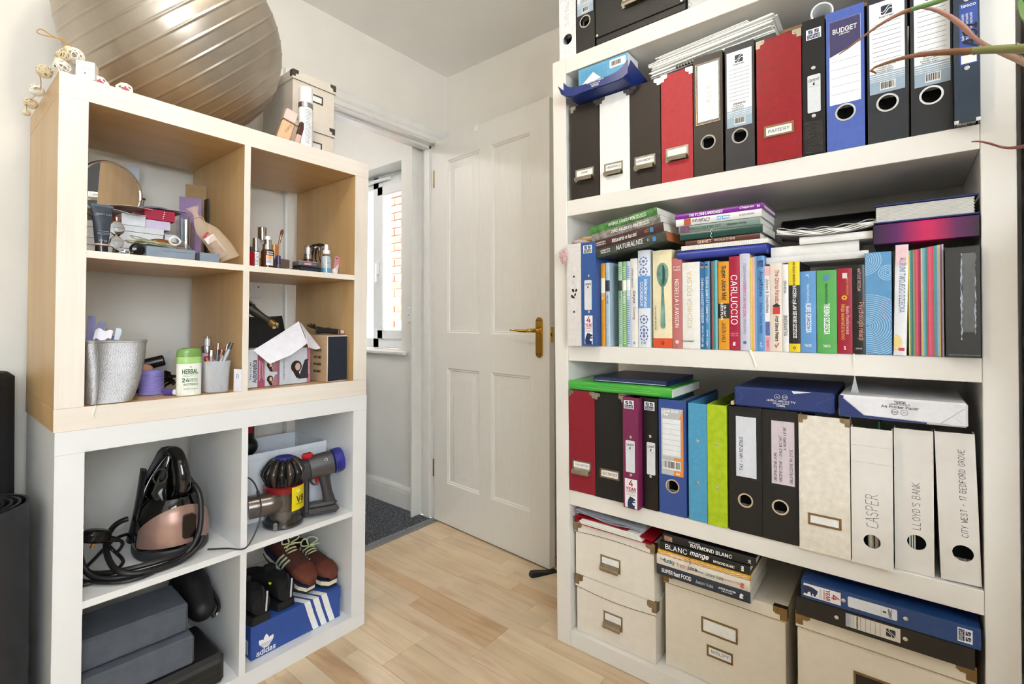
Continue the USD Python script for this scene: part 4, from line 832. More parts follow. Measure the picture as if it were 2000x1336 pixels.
for cx, cz, n_, dr in ((.040, .176, 5, .0038), (.004, .062, 17, .0042), (-.004, .205, 9, .0040), (.052, .095, 5, .0040), (.036, .022, 4, .004)):
    disc = Point(cx, cz).buffer(n_ * dr, quad_segs=16).intersection(fr_).difference(done); out_ += [ring_poly(cx, cz, k * dr, k * dr + .0012, 16).intersection(disc) for k in range(1, n_)]; done = done.union(disc)
part(t, 'swirl', front(unary_union([p for p in out_ if not p.is_empty]), -.0005, 0), C('a9cfe6', .45), smooth=False, kind='stuff')
part(t, 'swirl_dark', front(ring_poly(.052, .095, .0205, .0235, 16).intersection(fr_), -.0005, 0), C('8f8fb6', .45), smooth=False)
def album(t, y):
    decal(t, 'publisher_mark', .008, .010, .018, .016, C('c24f52'), y - .0001); part(t, 'pink_wash', front(sbox(.001, .19, .0205, .232), y - .0003, y - .0001), C('e8c6cd'), smooth=False); part(t, 'yellow_wash', front(affinity.scale(Point(.004, .028).buffer(.016), .6, 1).intersection(sbox(0.0005, 0, .02, .1)), y - .0003, y - .0001), C('e6cf8a'), smooth=False)
book('white album lettered ALBUM TWOJEGO DZIECKA leaning beside the swirl box', B(.8640, -.003, z, roll=1.2), .0215, .233, .21, 'e4e6ec', (('ALBUM TWOJEGO DZIECKA', .0098, '4f6b8f', .148, {'x': .0125, 'length': .115}),), hard=True, extra=album)
r = random.Random(21); x = .8895
cols = ['d9c94a', '4f8f9c', '3e6f73', '7f9a5f', 'cf4a5c', 'd55a72', 'b5305a', '8a2050', 'cfc25a', '7fb0cf', '5d9db0', '3f7f78', 'c74a5a', 'e0607a', 'd2566c', 'd04860', '4f9a8a', '5f8fae', '8fb6d8', 'dcc65a', '8d4f8a', 'b9b6c8']
nm = ['mustard', 'blue-green', 'dark teal', 'olive', 'coral', 'rose', 'raspberry', 'plum', 'straw', 'sky blue', 'blue-teal', 'sea green', 'brick red', 'pink', 'dusty rose', 'strawberry', 'jade', 'steel blue', 'powder blue', 'corn yellow', 'mauve', 'pale lilac']
for k, c in enumerate(cols):
    book('%s striped magazine spine, number %d from the left in the rainbow magazine row' % (nm[k], k + 1), B(x, -.003, z, roll=-.0), .00245, .219 + .0004 * k, .20, c, cat='magazine', name='magazine', group='rainbow row of magazines on the book shelf'); x += .00252
t = placed('photo_box', 'glossy black wrapped box at the right end of the book shelf', 'box', B(.9465, -.016, z))
part(t, 'box', bx(0, 0, 0, .0520, .20, .219, .0012), mat('gloss_black', '0b0b0d', .06, bump=.05, bscale=6, coat_weight=.6))
rr_ = np.random.default_rng(5)
def strip_(x0, x1, z0, z1, sx):
    zs = np.linspace(z0, z1, 26); return Polygon([(x0 + rr_.uniform(-.0012, .0012) * sx, q) for q in zs] + [(x1 + rr_.uniform(-.0014, .0014), q) for q in zs[::-1]]).buffer(0)
part(t, 'loose_film', front(unary_union([strip_(.024, .0445, .05, .205, 1), sbox(.004, .004, .05, .006)]), -.0011, -.0004), film_mat('wrap_film', 'e8eef4', .07, .05), smooth=False)
part(t, 'film_tear', front(unary_union([strip_(.0225, .0245, .035, .205, 1), strip_(.0430, .0440, .045, .19, 1)]), -.0013, -.0005), film_mat('wrap_tear', 'cfe0f2', .45, .2), smooth=False)
# --- lying on top of the books
zb = z + .2325
def st4(z0, w, h, cl, texts, lay='r', x=.150, yaw=-1.5, **k): return B(x, -.004, z0, roll=-8.2, yaw=yaw) @ M4(None, (0, 0, 0))
base = B(.1685, -.020, z + .2640, roll=-7.6, yaw=-2.5)
def naturalnie(k, zz, w, c, texts, flip, label, dx=0.0, extra=None, pages=None):
    book(label, M(base, (dx, 0, zz), lay=('f', w) if flip else ('r', .218)), w, .218, .165, c, texts, pages=pages, extra=extra, rough=.3)
def leafy(name, a, b): return mat(name, a, .4, color2=b, scale=55, vary=0)
TQ = C('3f86c0')
def ntext(t, y): decal(t, 'blue_mark', .006, .028, .019, .038, TQ, y - .0001)
naturalnie(0, 0, .0265, leafy('herb_print_a', '4a5148', '1c211d'), (('NATURALNIE', .0135, W_, .108, {'x': .0150, 'rot': -90, 'length': .085, 'bold': False, 'shear': .15}), ('AGNIESZKA', .0042, W_, .187, {'x': .018}), ('CEGIELSKA', .0042, W_, .187, {'x': .0115}), ('2', .006, W_, .052, {'x': .014})), False, 'dark herb-print paperback lettered NATURALNIE 2, lowest of the tilted green stack', extra=ntext, pages=C('b2673c', .7))
naturalnie(1, .0268, .0255, C('452a26', .35), (('Naturalnie w kuchni', .0115, W_, .118, {'x': .0125, 'length': .078, 'shear': .25}), ('AGNIESZKA', .0042, W_, .195, {'x': .017}), ('CEGIELSKA', .0042, W_, .195, {'x': .0105}), ('60', .008, 'c98a4a', .048, {'x': .0125})), False, 'maroon paperback lettered Naturalnie w kuchni, second from the bottom of the tilted stack', -.004, extra=ntext)
naturalnie(2, .0526, .0225, leafy('herb_print_b', 'a7a39b', '39332e'), (('Naturalnie bez', .0105, W_, .110, {'x': .0112, 'length': .085, 'shear': .25}), ('AGNIESZKA', .0042, W_, .172, {'x': .0145}), ('CEGIELSKA', .0042, W_, .172, {'x': .0085})), True, 'grey-green paperback with upside-down title, second from the top of the tilted stack', -.010)
naturalnie(3, .0754, .0225, leafy('herb_print_c', '5aa04a', '1f3a24'), (('Naturalnie i zielono', .0105, W_, .110, {'x': .0112, 'length': .085, 'shear': .25}), ('AGNIESZKA', .0042, W_, .172, {'x': .0145}), ('CEGIELSKA', .0042, W_, .172, {'x': .0085})), True, 'bright green paperback with upside-down title, topmost of the tilted stack', -.016)
# second stack: flat
zs = z + .2405
lo = placed('laptop_sleeve', 'royal blue padded case with rounded edge, lowest of the stack beside the tilted one', 'case', B(.4035, -.006, zs))
part(lo, 'case', tf(flat(rrect(0, 0, .219, .20, .004), 0, 1), scale=(1, 1, .0235)), mat('blue_pvc', '2e3f9e', .3, vary=.05)) if 0 else part(lo, 'case', side(rrect(0, 0, .20, .0235, .011, 6), 0, .219), mat('blue_pvc', '2e3f9e', .3, vary=.05))
book('white spiral-edged notebook lying on the royal blue case', M(B(.414, -.002, zs + .0242), lay=('r', .212)), .0115, .212, .19, 'e9e8e4', extra=lambda t, y: rows_of(t, 'page_line', .001, .0105, [.002 + .0042 * k for k in range(50)], C('b9b9b6'), 0, .0006), name='notebook', cat='notebook')
book('brown paperback lettered SEKRET RHONDA BYRNE in the flat stack', M(B(.425, .0, zs + .0362, yaw=-1), lay=('r', .183)), .0145, .183, .14, '5b332b', (('SEKRET', .0078, 'e6cdb6', .133, {'x': .0068, 'length': .036, 'bold': True}), ('RHONDA BYRNE', .0055, 'e0d2c6', .082, {'x': .0068, 'length': .05})), rough=.35)
t = book('dark green closed notebook with a white elastic band in the flat stack', M(B(.4125, -.006, zs + .0512), lay=('r', .202)), .0195, .202, .15, '15453e', name='notebook', cat='notebook', rough=.3)
part(t, 'elastic_band', tube(curve([(.0006, .004, .120), (.0003, -.002, .120), (.004, -.0035, .1215), (.0095, -.003, .1195), (.015, -.0035, .1215), (.0192, -.002, .120), (.0188, .006, .120)], 24), .0007, 6), WHITE)
book('sage grey paperback lettered 123 SALATKI I SUROWKI upside down in the flat stack', M(B(.409, -.004, zs + .0714), lay=('f', .0182)), .0180, .200, .15, '7d938c', (('123 SALATKI I SUROWKI', .0072, '1e2a28', .062, {'x': .010, 'length': .092}), ('Siostry Anastazji', .0058, '2c3a38', .146, {'x': .010, 'length': .046, 'shear': .2})), extra=lambda t, y: decal(t, 'flower_picture', .002, .004, .0165, .028, leafy('flower_print', '9a4f86', '244038'), y - .0001))
book('white paperback lettered Chakras Made Easy upside down, second from the top', M(B(.402, -.006, zs + .0899), lay=('f', .0185)), .0185, .211, .15, 'e4e2e3', (('Chakras', .0100, '3c3a44', .066, {'x': .0095, 'length': .045, 'shear': .25}), ('ANODEA JUDITH', .0045, '77757c', .178, {'x': .0095, 'length': .034}), ('Made Easy', .0055, W_, .122, {'x': .0095, 'bold': True})), extra=lambda t, y: (part(t, 'blue_lozenge', front(rrect(.005, .104, .014, .140, .0044), y - .0003, y - .0001), C('5c9fcf'), smooth=False), decal(t, 'red_picture', .001, .022, .0175, .040, C('b5543c'), y - .0001)))
book('purple paperback lettered THE 5 LOVE LANGUAGES on top of the flat stack', M(B(.400, -.006, zs + .1087, yaw=0), lay=('r', .218)), .0140, .218, .15, '7d1f96', (('THE 5 LOVE LANGUAGES', .0068, W_, .138, {'x': .0065, 'length': .085, 'shear': .2, 'bold': True}), ('Chapman', .0055, W_, .038, {'x': .0075, 'shear': .2}), ('N', .006, W_, .012, {'x': .007, 'bold': True})), hard=True, rough=.25)
# third stack
zc = z + .2135
book('white hardback album lying flat, lowest of the pile under the wavy notebook', M(B(.617, .02, zc), lay=('r', .205)), .0165, .205, .16, 'd9d8d6', hard=True, pages=PAPERH)
book('white paperback block lying second in the pile under the wavy notebook', M(B(.627, .024, zc + .0171), lay=('r', .178)), .0235, .178, .14, 'e7e6e4', hard=True, pages=PAPERH)
book('small white pad lying on the white hardbacks, third from below', M(B(.690, .012, zc + .0412), lay=('r', .142)), .0165, .142, .12, 'e9e9e7', pages=PAPERH)
t = placed('notebook', 'grey notebook with wavy torn page edges on top of the white books', 'notebook', B(.640, .005, zc + .0585))
part(t, 'lower_cover', sheet([[(.205 * u, .13 * v, .0008 + .012 * (2 * u - 1) ** 2) for u in np.linspace(0, 1, 14)] for v in (0, 1)], .002), C('77716e', .5))
part(t, 'page_block', [sheet([[(.003 + .199 * u, .003 + .12 * v, .0032 + .0032 * k + .010 * (2 * u - 1) ** 2 + .0016 * math.sin(u * 22 + k)) for u in np.linspace(0, 1, 40)] for v in (0, 1)], .0022) for k in range(4)], PAPERH)
part(t, 'upper_cover', sheet([[(.004 + .198 * u, .13 * v, .0172 + .008 * (2 * u - 1) ** 2 + .0020 * math.sin(u * 30)) for u in np.linspace(0, 1, 44)] for v in (0, 1)], .0016), C('a9abb0', .45))
# right pile
t = placed('gift_box', 'flat purple and magenta box lying on the magazines', 'box', B(.8305, -.004, z + .2375))
part(t, 'box', bx(0, 0, 0, .168, .16, .043, .0015), usdkit.material(stage, '/World/Looks/magenta_fade', {'co': ('texture_coordinate', {}), 's': ('separate_xyz', {}), 'd': ('math', {'math_type': 'divide', 'value2': .168}), 'r': ('rgb_ramp', {'ramp': [(0, lin('1d0f2e')), (.25, lin('5a0f5c')), (.5, lin('c41257')), (.58, lin('c41257')), (.8, lin('5b0c52')), (1, lin('2a0c30'))]}), 'p': ('principled_bsdf', {'roughness': .22})},
     [('co.object', 's.vector'), ('s.x', 'd.value1'), ('d.value', 'r.fac'), ('r.color', 'p.base_color')], surface='p.BSDF'))
t = placed('photo_album', 'thick navy photo album lying open-edge out on the purple box', 'album', B(.832, -.006, z + .2812))
NAVYH = C('1f2f6b', .35)
part(t, 'lower_cover', bx(0, 0, 0, .166, .16, .0035, .001), NAVYH); part(t, 'upper_cover', bx(.001, 0, .037, .166, .16, .0405, .001), NAVYH)
part(t, 'page', [bx(.004 + .0006 * (k % 3), .004 + .001 * (k % 2), .0036 + .00148 * k, .160 - .0007 * (k % 4), .155, .0036 + .00148 * k + .0012) for k in range(22)], C('d8d6d0', .7), kind='stuff')
# dark roll at the back of the shelf
t = placed('poster_tube', 'long black tube lying behind the books at the back of the shelf', 'tube', B(.60, .335, z + .34))
part(t, 'tube', tf(cyl(.03, 0, .39, 20, b=.002), (0, 0, 0), (0, 90, 0)), BLACKB)
# small things by the white binder, ribbons
t = placed('hair_band', 'cream and mustard fabric hair bands on the two ring binders', 'hair band', B(.088, .012, z + .3155))
for k, (c, a, b) in enumerate((('c9b9b4', .0, .0), ('d3a552', .014, .006), ('e0d3c9', .028, .011))): part(t, 'band', tube(curve([(.004 + a + .034 * math.cos(q), .03 + .028 * math.sin(q) + b, .0095 + .003 * math.sin(2 * q + k) + .006 * k * (k > 0)) for q in np.linspace(0, 2 * np.pi, 30)], 40), .0068, 8), mat('fabric_' + c, c, .9, vary=.1, scale=200, bump=.4, bscale=900))
t = placed('scrunchie', 'small pale pink scrunchie hanging over the left edge of the white ring binder', 'hair band', B(.056, -.030, z + .278))
part(t, 'scrunchie', tube([(.0135 * math.cos(q) * .6, -.002 + .004 * math.sin(2 * q), .018 * math.sin(q)) for q in np.linspace(0, 2 * np.pi, 24, endpoint=False)], .0052 + .0012 * np.sin(np.arange(24) * 2.2), 8, closed=True), mat('fabric_pink', 'd9b3b6', .9, vary=.1, scale=200, bump=.5, bscale=700))
def ribbon(label, x, pts, w, tas=False):
    t = placed('bookmark_ribbon', label, 'ribbon', B(x, 0, 0)); P = curve(pts, 18)
    part(t, 'ribbon', sheet([[(p[0] - w / 2, p[1], p[2]), (p[0] + w / 2, p[1] + .0004, p[2])] for p in P], .0005), WHITE)
    if tas:
        for k in range(7): part(t, 'tassel_thread', tube(curve([(P[-1][0], P[-1][1], P[-1][2]), (P[-1][0] + .0012 * (k - 3), P[-1][1] - .001, P[-1][2] - .02), (P[-1][0] + .0022 * (k - 3), P[-1][1] - .001, P[-1][2] - .036)], 8), .0008, 5), C('b9bcc4', .8))
ribbon('white satin bookmark ribbon hanging from the lilac paperback over the shelf edge', .584, [(0, .004, z + .0016), (0, -.0018, z + .0012), (.004, -.0022, z - .010), (.010, -.0022, z - .028), (.013, -.0022, z - .040)], .0055)
ribbon('thin white bookmark string with a grey tassel hanging below the red hardback', .795, [(0, .004, z + .0012), (0, -.0016, z + .0008), (-.001, -.002, z - .02), (.001, -.002, z - .050)], .0016, True)
# ================================================================ lower shelf (C): files, folders and paper reams
z = S1
magazine_file('dark red magazine file with a metal pull on the lower file shelf', B(.0525, -.002, z), .0925, '8c1226', h=.3155, pull=(.013, .058, .078, .098), text='TAX NOTES')
magazine_file('matt black magazine file with a brass label frame beside the dark red one', B(.1470, -.004, z), .0965, '0e0e0f', h=.313, frame=(.016, .062, .080, .090), text='SELF INVOICE', rough=.6)
def pur(t): oxford(t, .004, .283, .024); campus(t, .008, .103, .036, .193); guarantee(t, .005, .002, .042, .084)
ring_binder('magenta purple ring binder with a bear sticker poking out over the shelf edge', B(.2515, -.030, z), .0470, '7a2150', deco=pur, rz=(.096, .203), rough=.3)
def blk(t): oxford(t, .005, .280, .024); campus(t, .011, .099, .036, .190)
ring_binder('black ring binder with a white label between the purple binder and the blue file', B(.3005, -.004, z), .0435, '0c0c0d', deco=blk, rz=(.094, .207), rough=.3)
def levb(t):
    b = decal(t, 'spine_label', .007, .108, .068, .291, C('b9bdc2')); T(b, 'Lever Arch', .008, WHITE, .032, .284, y=-.0005, length=.045, bold=True); T(b, 'File', .008, WHITE, .018, .275, y=-.0005, bold=True)
    part(b, 'orange_wedge', front(Polygon([(.0675, .1085), (.042, .1085), (.042, .122), (.062, .122), (.062, .150), (.042, .150), (.042, .157), (.0625, .157), (.0625, .262), (.058, .266), (.0675, .290)]), -.0009, -.0005), C('e58a2c'), smooth=False)
    q = decal(b, 'lined_field', .011, .160, .0605, .262, C('e6e9ec'), -.0009); rows_of(q, 'ruled_line', .011, .0605, [.162 + .0145 * k for k in range(7)], C('8f969d'), -.0014, .0006)
    barcode(b, .011, .124, .060, .148, -.0009, 12); T(b, 'A4', .006, WHITE, .053, .115, y=-.0010, bold=True)
lever_arch('royal blue lever arch file with a grey and orange label on the lower file shelf', B(.3465, -.002, z), .0755, '2f4d94', deco=levb, hole=.079, hr=.0165)
t = ring_binder('light blue ring binder with two dark rivets beside the royal blue file', B(.4285, -.002, z), .0485, '4c9cc4', h=.312, rz=(.103, .213), rough=.35)
t = ring_binder('lime yellow-green ring binder between the light blue and black files', B(.4785, -.004, z), .0480, 'a9c21a', h=.314, rz=(.099, .212), rough=.3, mt=usdkit.material(stage, '/World/Looks/lime_card', {'co': ('texture_coordinate', {}), 'n': ('noise_texture', {'scale': 60.0}), 'r': ('rgb_ramp', {'ramp': [(.3, lin('9dbb12')), (.7, lin('b4cd22'))]}), 'p': ('principled_bsdf', {'roughness': .3})}, [('co.object', 'n.vector'), ('n.fac', 'r.fac'), ('r.color', 'p.base_color')], surface='p.BSDF'))
def tax(t):
    b = decal(t, 'spine_label', .017, .140, .064, .291, C('d5d9e3')); pen(b, 'TAX - HM REVENUE', .0075, INK, .033, .156, 90, y=-.0005, length=.086)
    part(t, 'label_pocket', front(sbox(.012, .134, .069, .294).difference(sbox(.0135, .1355, .0675, .2925)), -.0007, -.0001), C('2a2a2b', .2), smooth=False)
lever_arch('black lever arch file with a handwritten TAX card on the lower file shelf', B(.5315, -.003, z), .0765, '0e0e0f', deco=tax, hole=.082, hr=.0150, rough=.5)
def ubez(t):
    b = decal(t, 'spine_label', .020, .138, .069, .290, C('cfc4cc'))
    for k, (s_, l, x) in enumerate((('UBEZPIECZENIE DOMU', .070, .031), ('UBEZPIECZENIE - CHILD INSTANT', .112, .0425), ('A NUNRD LEINE', .056, .0515), ('UBEZPIECZENIE NA ZYCIE', .082, .0645))): pen(b, s_, .0055, INK, x, .144 + (.078 if k == 2 else 0), 90, y=-.0005, length=l, th=.0007, seed=k)
    part(t, 'label_pocket', front(sbox(.015, .132, .072, .294).difference(sbox(.0165, .1335, .0705, .2925)), -.0007, -.0001), C('2a2a2b', .2), smooth=False)
lever_arch('black lever arch file with four handwritten lines beside the white magazine file', B(.6090, -.003, z), .0765, '101011', deco=ubez, hole=.083, hr=.0155, rough=.5)
magazine_file('wide white magazine file with an empty bronze label frame', B(.6880, -.012, z), .0985, 'e4ddd0', h=.312, frame=(.018, .062, .082, .088), cm=mat('aged_nickel', '9a8c72', .35, 1.0))
CARD = mat('white_card_file', 'dedad4', .55, vary=.02, scale=30, bump=.06, bscale=200)
def casper(t):
    part(t, 'crease', [bx(.001, -.0006, .258, .072, .0, .2588), bx(.001, -.0006, .222, .072, .0, .2227)], C('c7c2ba', .6), smooth=False)
    pen(t, 'CASPER', .021, C('5d5a58'), .047, .084, 90, length=.075, th=.0011)
    part(t, 'rolled_papers', [cyl(.0055, .02, .1, 12, (.033, .022, 0)), cyl(.004, .02, .1, 12, (.044, .022, 0))], C('e6ddc9')); part(t, 'green_folder', bx(.0485, .02, .02, .0500, .2, .31), C('1f6b4a'))
magazine_file('white card file handwritten CASPER with a finger hole on the lower file shelf', B(.7885, -.014, z), .0725, 'dedad4', h=.297, corners=False, hole=(.036, .0535), mt=CARD, hr=.0148, deco=casper)
def lloyd(t):
    pen(t, "LLOYD'S BANK", .0125, C('5d5a58'), .042, .092, 90, length=.100, th=.001)
    part(t, 'black_lining', bx(.018, .027, .03, .052, .0275, .09), HOLE); part(t, 'paper_fan', [bx(.024 + .004 * k, .012 + .002 * k, .03, .0265 + .004 * k, .026, .09) for k in range(3)], PAPERH)
magazine_file('white card file handwritten LLOYD\'S BANK with a finger hole', B(.8630, .008, z), .0640, 'd9d4ca', h=.3005, corners=False, hole=(.036, .0645), mt=CARD, hr=.0155, deco=lloyd)
def city(t): pen(t, 'CITY WEST - 17 BEDFORD GROVE', .0095, C('4a4746'), .044, .093, 90, length=.176, th=.0009)
magazine_file('white card file handwritten CITY WEST leaning at the right shelf end', B(.9372, .008, z + .002, roll=-1.6), .0605, 'd9d4ca', h=.300, corners=False, hole=(.035, .0595), mt=CARD, hr=.0160, deco=city)
# lying on top
t = placed('plastic_wallet', 'bright green translucent plastic wallet full of papers lying on the left files', 'document wallet', B(.0545, -.004, z + .3175))
GRN = mat('green_plastic', '1f9a3c', .25, color2='57b53f', scale=5, stretch=(1, 1, 14), vary=0, bump=.2, bscale=40)
part(t, 'wallet', side(rrect(0, 0, .24, .029, .008, 5), 0, .330), GRN); part(t, 'papers', bx(.326, .004, .0035, .3318, .23, .0255), PAPERH)
part(t, 'crease', [bx(.03, -.0004, .010, .30, .0002, .0108), bx(.10, -.0004, .016, .27, .0002, .0166)], C('8fd07a', .2))
t = placed('folder', 'navy blue plastic folder lying on the green wallet', 'folder', B(.130, .020, z + .3472, yaw=0))
part(t, 'cover', side(rrect(0, 0, .22, .0145, .004, 4), 0, .232), C('1c2b55', .3)); part(t, 'edge', bx(.004, -.0009, .002, .228, -.0002, .0042), C('aebfd0'))
def ream(label, x, flip, lay_yaw, white_end, y=-.006):
    t = placed('paper_ream', label, 'paper ream', B(x, y, z + .3172, yaw=lay_yaw))
    nb_, wh = C('22366f', .35), C('e3e3e8', .4)
    part(t, 'wrapper', bx(0, 0, 0, .2125, .26, .0485, .004), wh if white_end else nb_)
    f = 1 if not flip else -1
    if white_end:
        part(t, 'blue_fold', front(Polygon([(0.001, .001), (.150, .001), (.150, .004), (.045, .007), (.008, .041), (.010, .0465), (.001, .0475)]), -.0006, 0), nb_, smooth=False); part(t, 'flap_edge', front(Polygon([(.008, .042), (.046, .007), (.172, .0045), (.208, .038), (.207, .0385), (.171, .0052), (.047, .0078), (.0088, .0428)]), -.0009, -.0002), C('b9b9c2'), smooth=False)
        part(t, 'flap_edge', front(Polygon([(.172, .0045), (.2105, .0015), (.1735, .0055)]).union(Polygon([(.190, .022), (.2095, .003), (.2098, .0036)])), -.0009, -.0002), C('c9c9d2'), smooth=False)
    else:
        part(t, 'white_fold', front(Polygon([(.128, .0475), (.168, .0475), (.160, .0455), (.132, .041)]), -.0006, 0), wh, smooth=False); part(t, 'flap_edge', front(unary_union([LineString([(.002, .046), (.022, .024), (.002, .004)]).buffer(.0005), LineString([(.210, .040), (.176, .020), (.205, .002)]).buffer(.0005)]), -.0006, 0), C('3a5298'), smooth=False)
    c = INK if white_end else WHITE; X, Zc = (.107, .0275) if white_end else (.105, .0235); R = 180 if flip else 0
    for s_, h_, dz, kw in (('TESCO', .0042, .0135, {'bold': True}), ('HOME OFFICE', .003, .0085, {'stretch': 1.2}), ('A4 Printer Paper', .0056, .0022, {'stretch': 1.05})): T(t, s_, h_, c, X, Zc + f * dz, R, y=-.0002, **kw)
    for dx, s_ in ((-.0085, '500'), (.0075, '70')): part(t, 'badge', front(ring_poly(X + f * dx, Zc - f * .0075, .0054, .0060), -.0006, -.0001), c, smooth=False); T(t, s_, .0036, c, X + f * dx, Zc - f * .0075, R, y=-.0002)
    if white_end: rows_of(t, 'rule', X - .008, X + .009, [Zc + .0112], c, -.0002, .0004)
ream('navy wrapped ream of printer paper with upside-down print lying on the black files', .5455, True, 0, False)
ream('white and navy wrapped ream of printer paper lying on the white card files', .7665, False, 0, True, -.010)
t = placed('packet', 'small crumpled cream packet pinched under the navy paper ream', 'packet', B(.536, -.003, z + .3175)); part(t, 'packet', tf(bx(0, 0, 0, .0085, .06, .010, .002), (0, 0, 0), (0, 0, 0)), C('cbb98f', .5))
# ================================================================ bottom compartment (D): boxes
z = S0
AGED = mat('aged_bronze', '8f7a55', .35, 1.0, vary=.1); NICK = mat('soft_nickel', 'a79a85', .3, 1.0, vary=.1)
DKL = C('5b5148', .6)
lid_box('small cream storage box with a metal pull, upper one of the two stacked at left', B(.058, .016, z + .1765), .266, .1655, .30, lid=.030, sag=.006, holders=(('pull', .092, .045, .158, .087),), cs=.027, cm=NICK, edge=DKL)
lid_box('small cream storage box with a metal pull, lower one of the two stacked at left', B(.062, .014, z), .266, .1755, .30, lid=.034, sag=-.008, holders=(('pull', .098, .052, .160, .096),), cs=.027, cm=NICK, edge=DKL)
lid_box('large cream storage box with two bronze label frames carrying the cookbooks', B(.342, .035, z), .310, .268, .30, lid=.032, holders=(('frame', .104, .134, .196, .175), ('frame', .118, .075, .184, .104, 'M/SLIPY')), cs=.030, cm=AGED, edge=AGED, color='e5dccb')
lid_box('large cream storage box carrying the black and blue binders at the right end', B(.676, .004, z), .312, .291, .30, lid=.036, holders=(('frame', .112, .148, .214, .196, 'dark'),), cs=.030, cm=AGED, edge=AGED, color='e5dccb')
# on the left boxes
t = placed('folder', 'translucent red plastic folder stuffed with papers on the upper left box', 'folder', B(.066, .004, z + .343))
part(t, 'cover', sheet([[(.252 * u, .19 * v, .0020 + .018 * math.exp(-((u - .0) / .05) ** 2) * 1.0) for u in np.linspace(0, 1, 20)] for v in (0, 1)], .0014), film_mat('red_plastic', 'b3182c', .85, .25))
part(t, 'papers', [tf(bx(.010 + .004 * k, .002 + .002 * (k % 2), .003 + .0033 * k, .225 - .003 * k, .18, .0058 + .0033 * k), (0, 0, 0), (0, 0, (k % 3 - 1) * .8)) for k in range(5)], PAPERH)
part(t, 'flap', sheet([[(.004 + .250 * u, .004 + .19 * v, .0205 + .004 * math.sin(u * 3.1) - .010 * u * u) for u in np.linspace(0, 1, 16)] for v in (0, 1)], .0012), film_mat('red_plastic', 'b3182c', .85, .25))
t = placed('plastic_wallet', 'clear crinkled plastic wallet lying over the red folder', 'document wallet', B(.066, .012, z + .3655))
part(t, 'wallet', [sheet([[(.225 * u, .17 * v, .003 + .0045 * k + .0035 * math.sin(u * 9 + k) * math.sin(v * 4 + 1 + k) + .006 * (1 - u) ** 2) for u in np.linspace(0, 1, 24)] for v in np.linspace(0, 1, 8)], .0008) for k in range(3)], film_mat('cloudy_film', 'd6dae6', .55, .15))
# cookbooks
zb = z + .2695
book('navy paperback lettered SUPER fast FOOD, lowest of the cookbook pile', M(B(.335, .005, zb), lay=('r', .242)), .0285, .242, .19, '24303f', (('SUPER fast FOOD', .0105, W_, .187, {'x': .0150, 'length': .082, 'bold': True}), ('Jason Vale', .0085, 'cdd3da', .112, {'x': .014, 'length': .046}), ('JUICE MASTER', .0042, W_, .055, {'x': .017, 'bold': True}), ('PUBLICATIONS', .0026, W_, .055, {'x': .011})), extra=lambda t, y: part(t, 'publisher_mark', front(affinity.rotate(bear(.0140, .020, .013), -90, origin=(.0140, .020)), y - .0006, y - .0001), WHITE, smooth=False))
book('cream paperback lettered The funky fresh juice book in the cookbook pile', M(B(.335, .005, zb + .0288), lay=('r', .242)), .0275, .242, .19, 'e0d8cc', (('The', .005, '1f6a6a', .226, {'x': .0165}), ('funky', .0105, '1f5a66', .206, {'x': .0145, 'length': .030, 'bold': True}), ('fresh', .0105, 'c2777d', .172, {'x': .0145, 'length': .026}), ('juice', .0098, '2c2d4a', .143, {'x': .0145, 'length': .025, 'bold': True}), ('BOOK', .0045, '1f6a6a', .122, {'x': .0125}), ('Jason Vale', .0085, '2a6a66', .086, {'x': .0135, 'length': .045}), ('juice MASTER', .0055, 'c98a72', .048, {'x': .0135})), extra=lambda t, y: part(t, 'publisher_mark', front(affinity.rotate(bear(.0130, .018, .013), -90, origin=(.0130, .018)), y - .0006, y - .0001), C('c4574e'), smooth=False))
def zig(t, y):
    part(t, 'zigzag', front(unary_union([LineString([(x0 + .0035 * (k % 2), .004 + .0075 * k) for k in range(32)]).buffer(.00055) for x0 in (.0015, .0065)]), y - .0006, y - .0001), C('f3ead2'), smooth=False, kind='stuff')
    decal(t, 'title_patch', .0035, .165, .011, .205, C('e9c9a5'), y - .0006); T(t, 'RECIPES', .004, C('8a4a2c'), .0072, .150, y=y - .0007)
book('thin yellow paperback with a white zigzag pattern in the cookbook pile', M(B(.338, .006, zb + .0566), lay=('r', .240)), .0135, .240, .19, 'd9a21f', (), extra=zig)
def dots(t, y): part(t, 'publisher_mark', [front(sbox(.006 + .0045 * k, .014, .0095 + .0045 * k, .020), y - .0006, y - .0001) for k in range(3)], WHITE, smooth=False)
book('black hardback lettered BLANC mange second from the top of the cookbook pile', M(B(.345, .004, zb + .0722), lay=('r', .232)), .0225, .232, .19, '121214', (('BLANC', .0135, W_, .186, {'x': .0125, 'length': .060}), ('mange', .0125, W_, .124, {'x': .0115, 'length': .048, 'shear': .25, 'bold': True}), ('RAYMOND BLANC', .0062, W_, .062, {'x': .0095, 'length': .052, 'bold': True})), hard=True, extra=dots)
def chef(t, y): decal(t, 'cover_photo', .004, .210, .018, .232, mat('photo_print', '7a2f2a', .4, color2='c9b09a', scale=110, vary=0), y - .0006); part(t, 'publisher_mark', front(unary_union([LineString([(.006, .017), (.013, .011)]).buffer(.0006), LineString([(.006, .011), (.013, .017)]).buffer(.0006), ring_poly(.0135, .014, .001, .0018)]), y - .0006, y - .0001), WHITE, smooth=False)
book('black hardback lettered RAYMOND BLANC on top of the cookbook pile', M(B(.352, .006, zb + .0958, yaw=0), lay=('r', .238)), .0225, .238, .19, '131316', (('RAYMOND BLANC', .0088, W_, .108, {'x': .0095, 'length': .108, 'bold': True}), ('MY RECIPES', .0035, W_, .150, {'x': .0175})), hard=True, extra=chef)
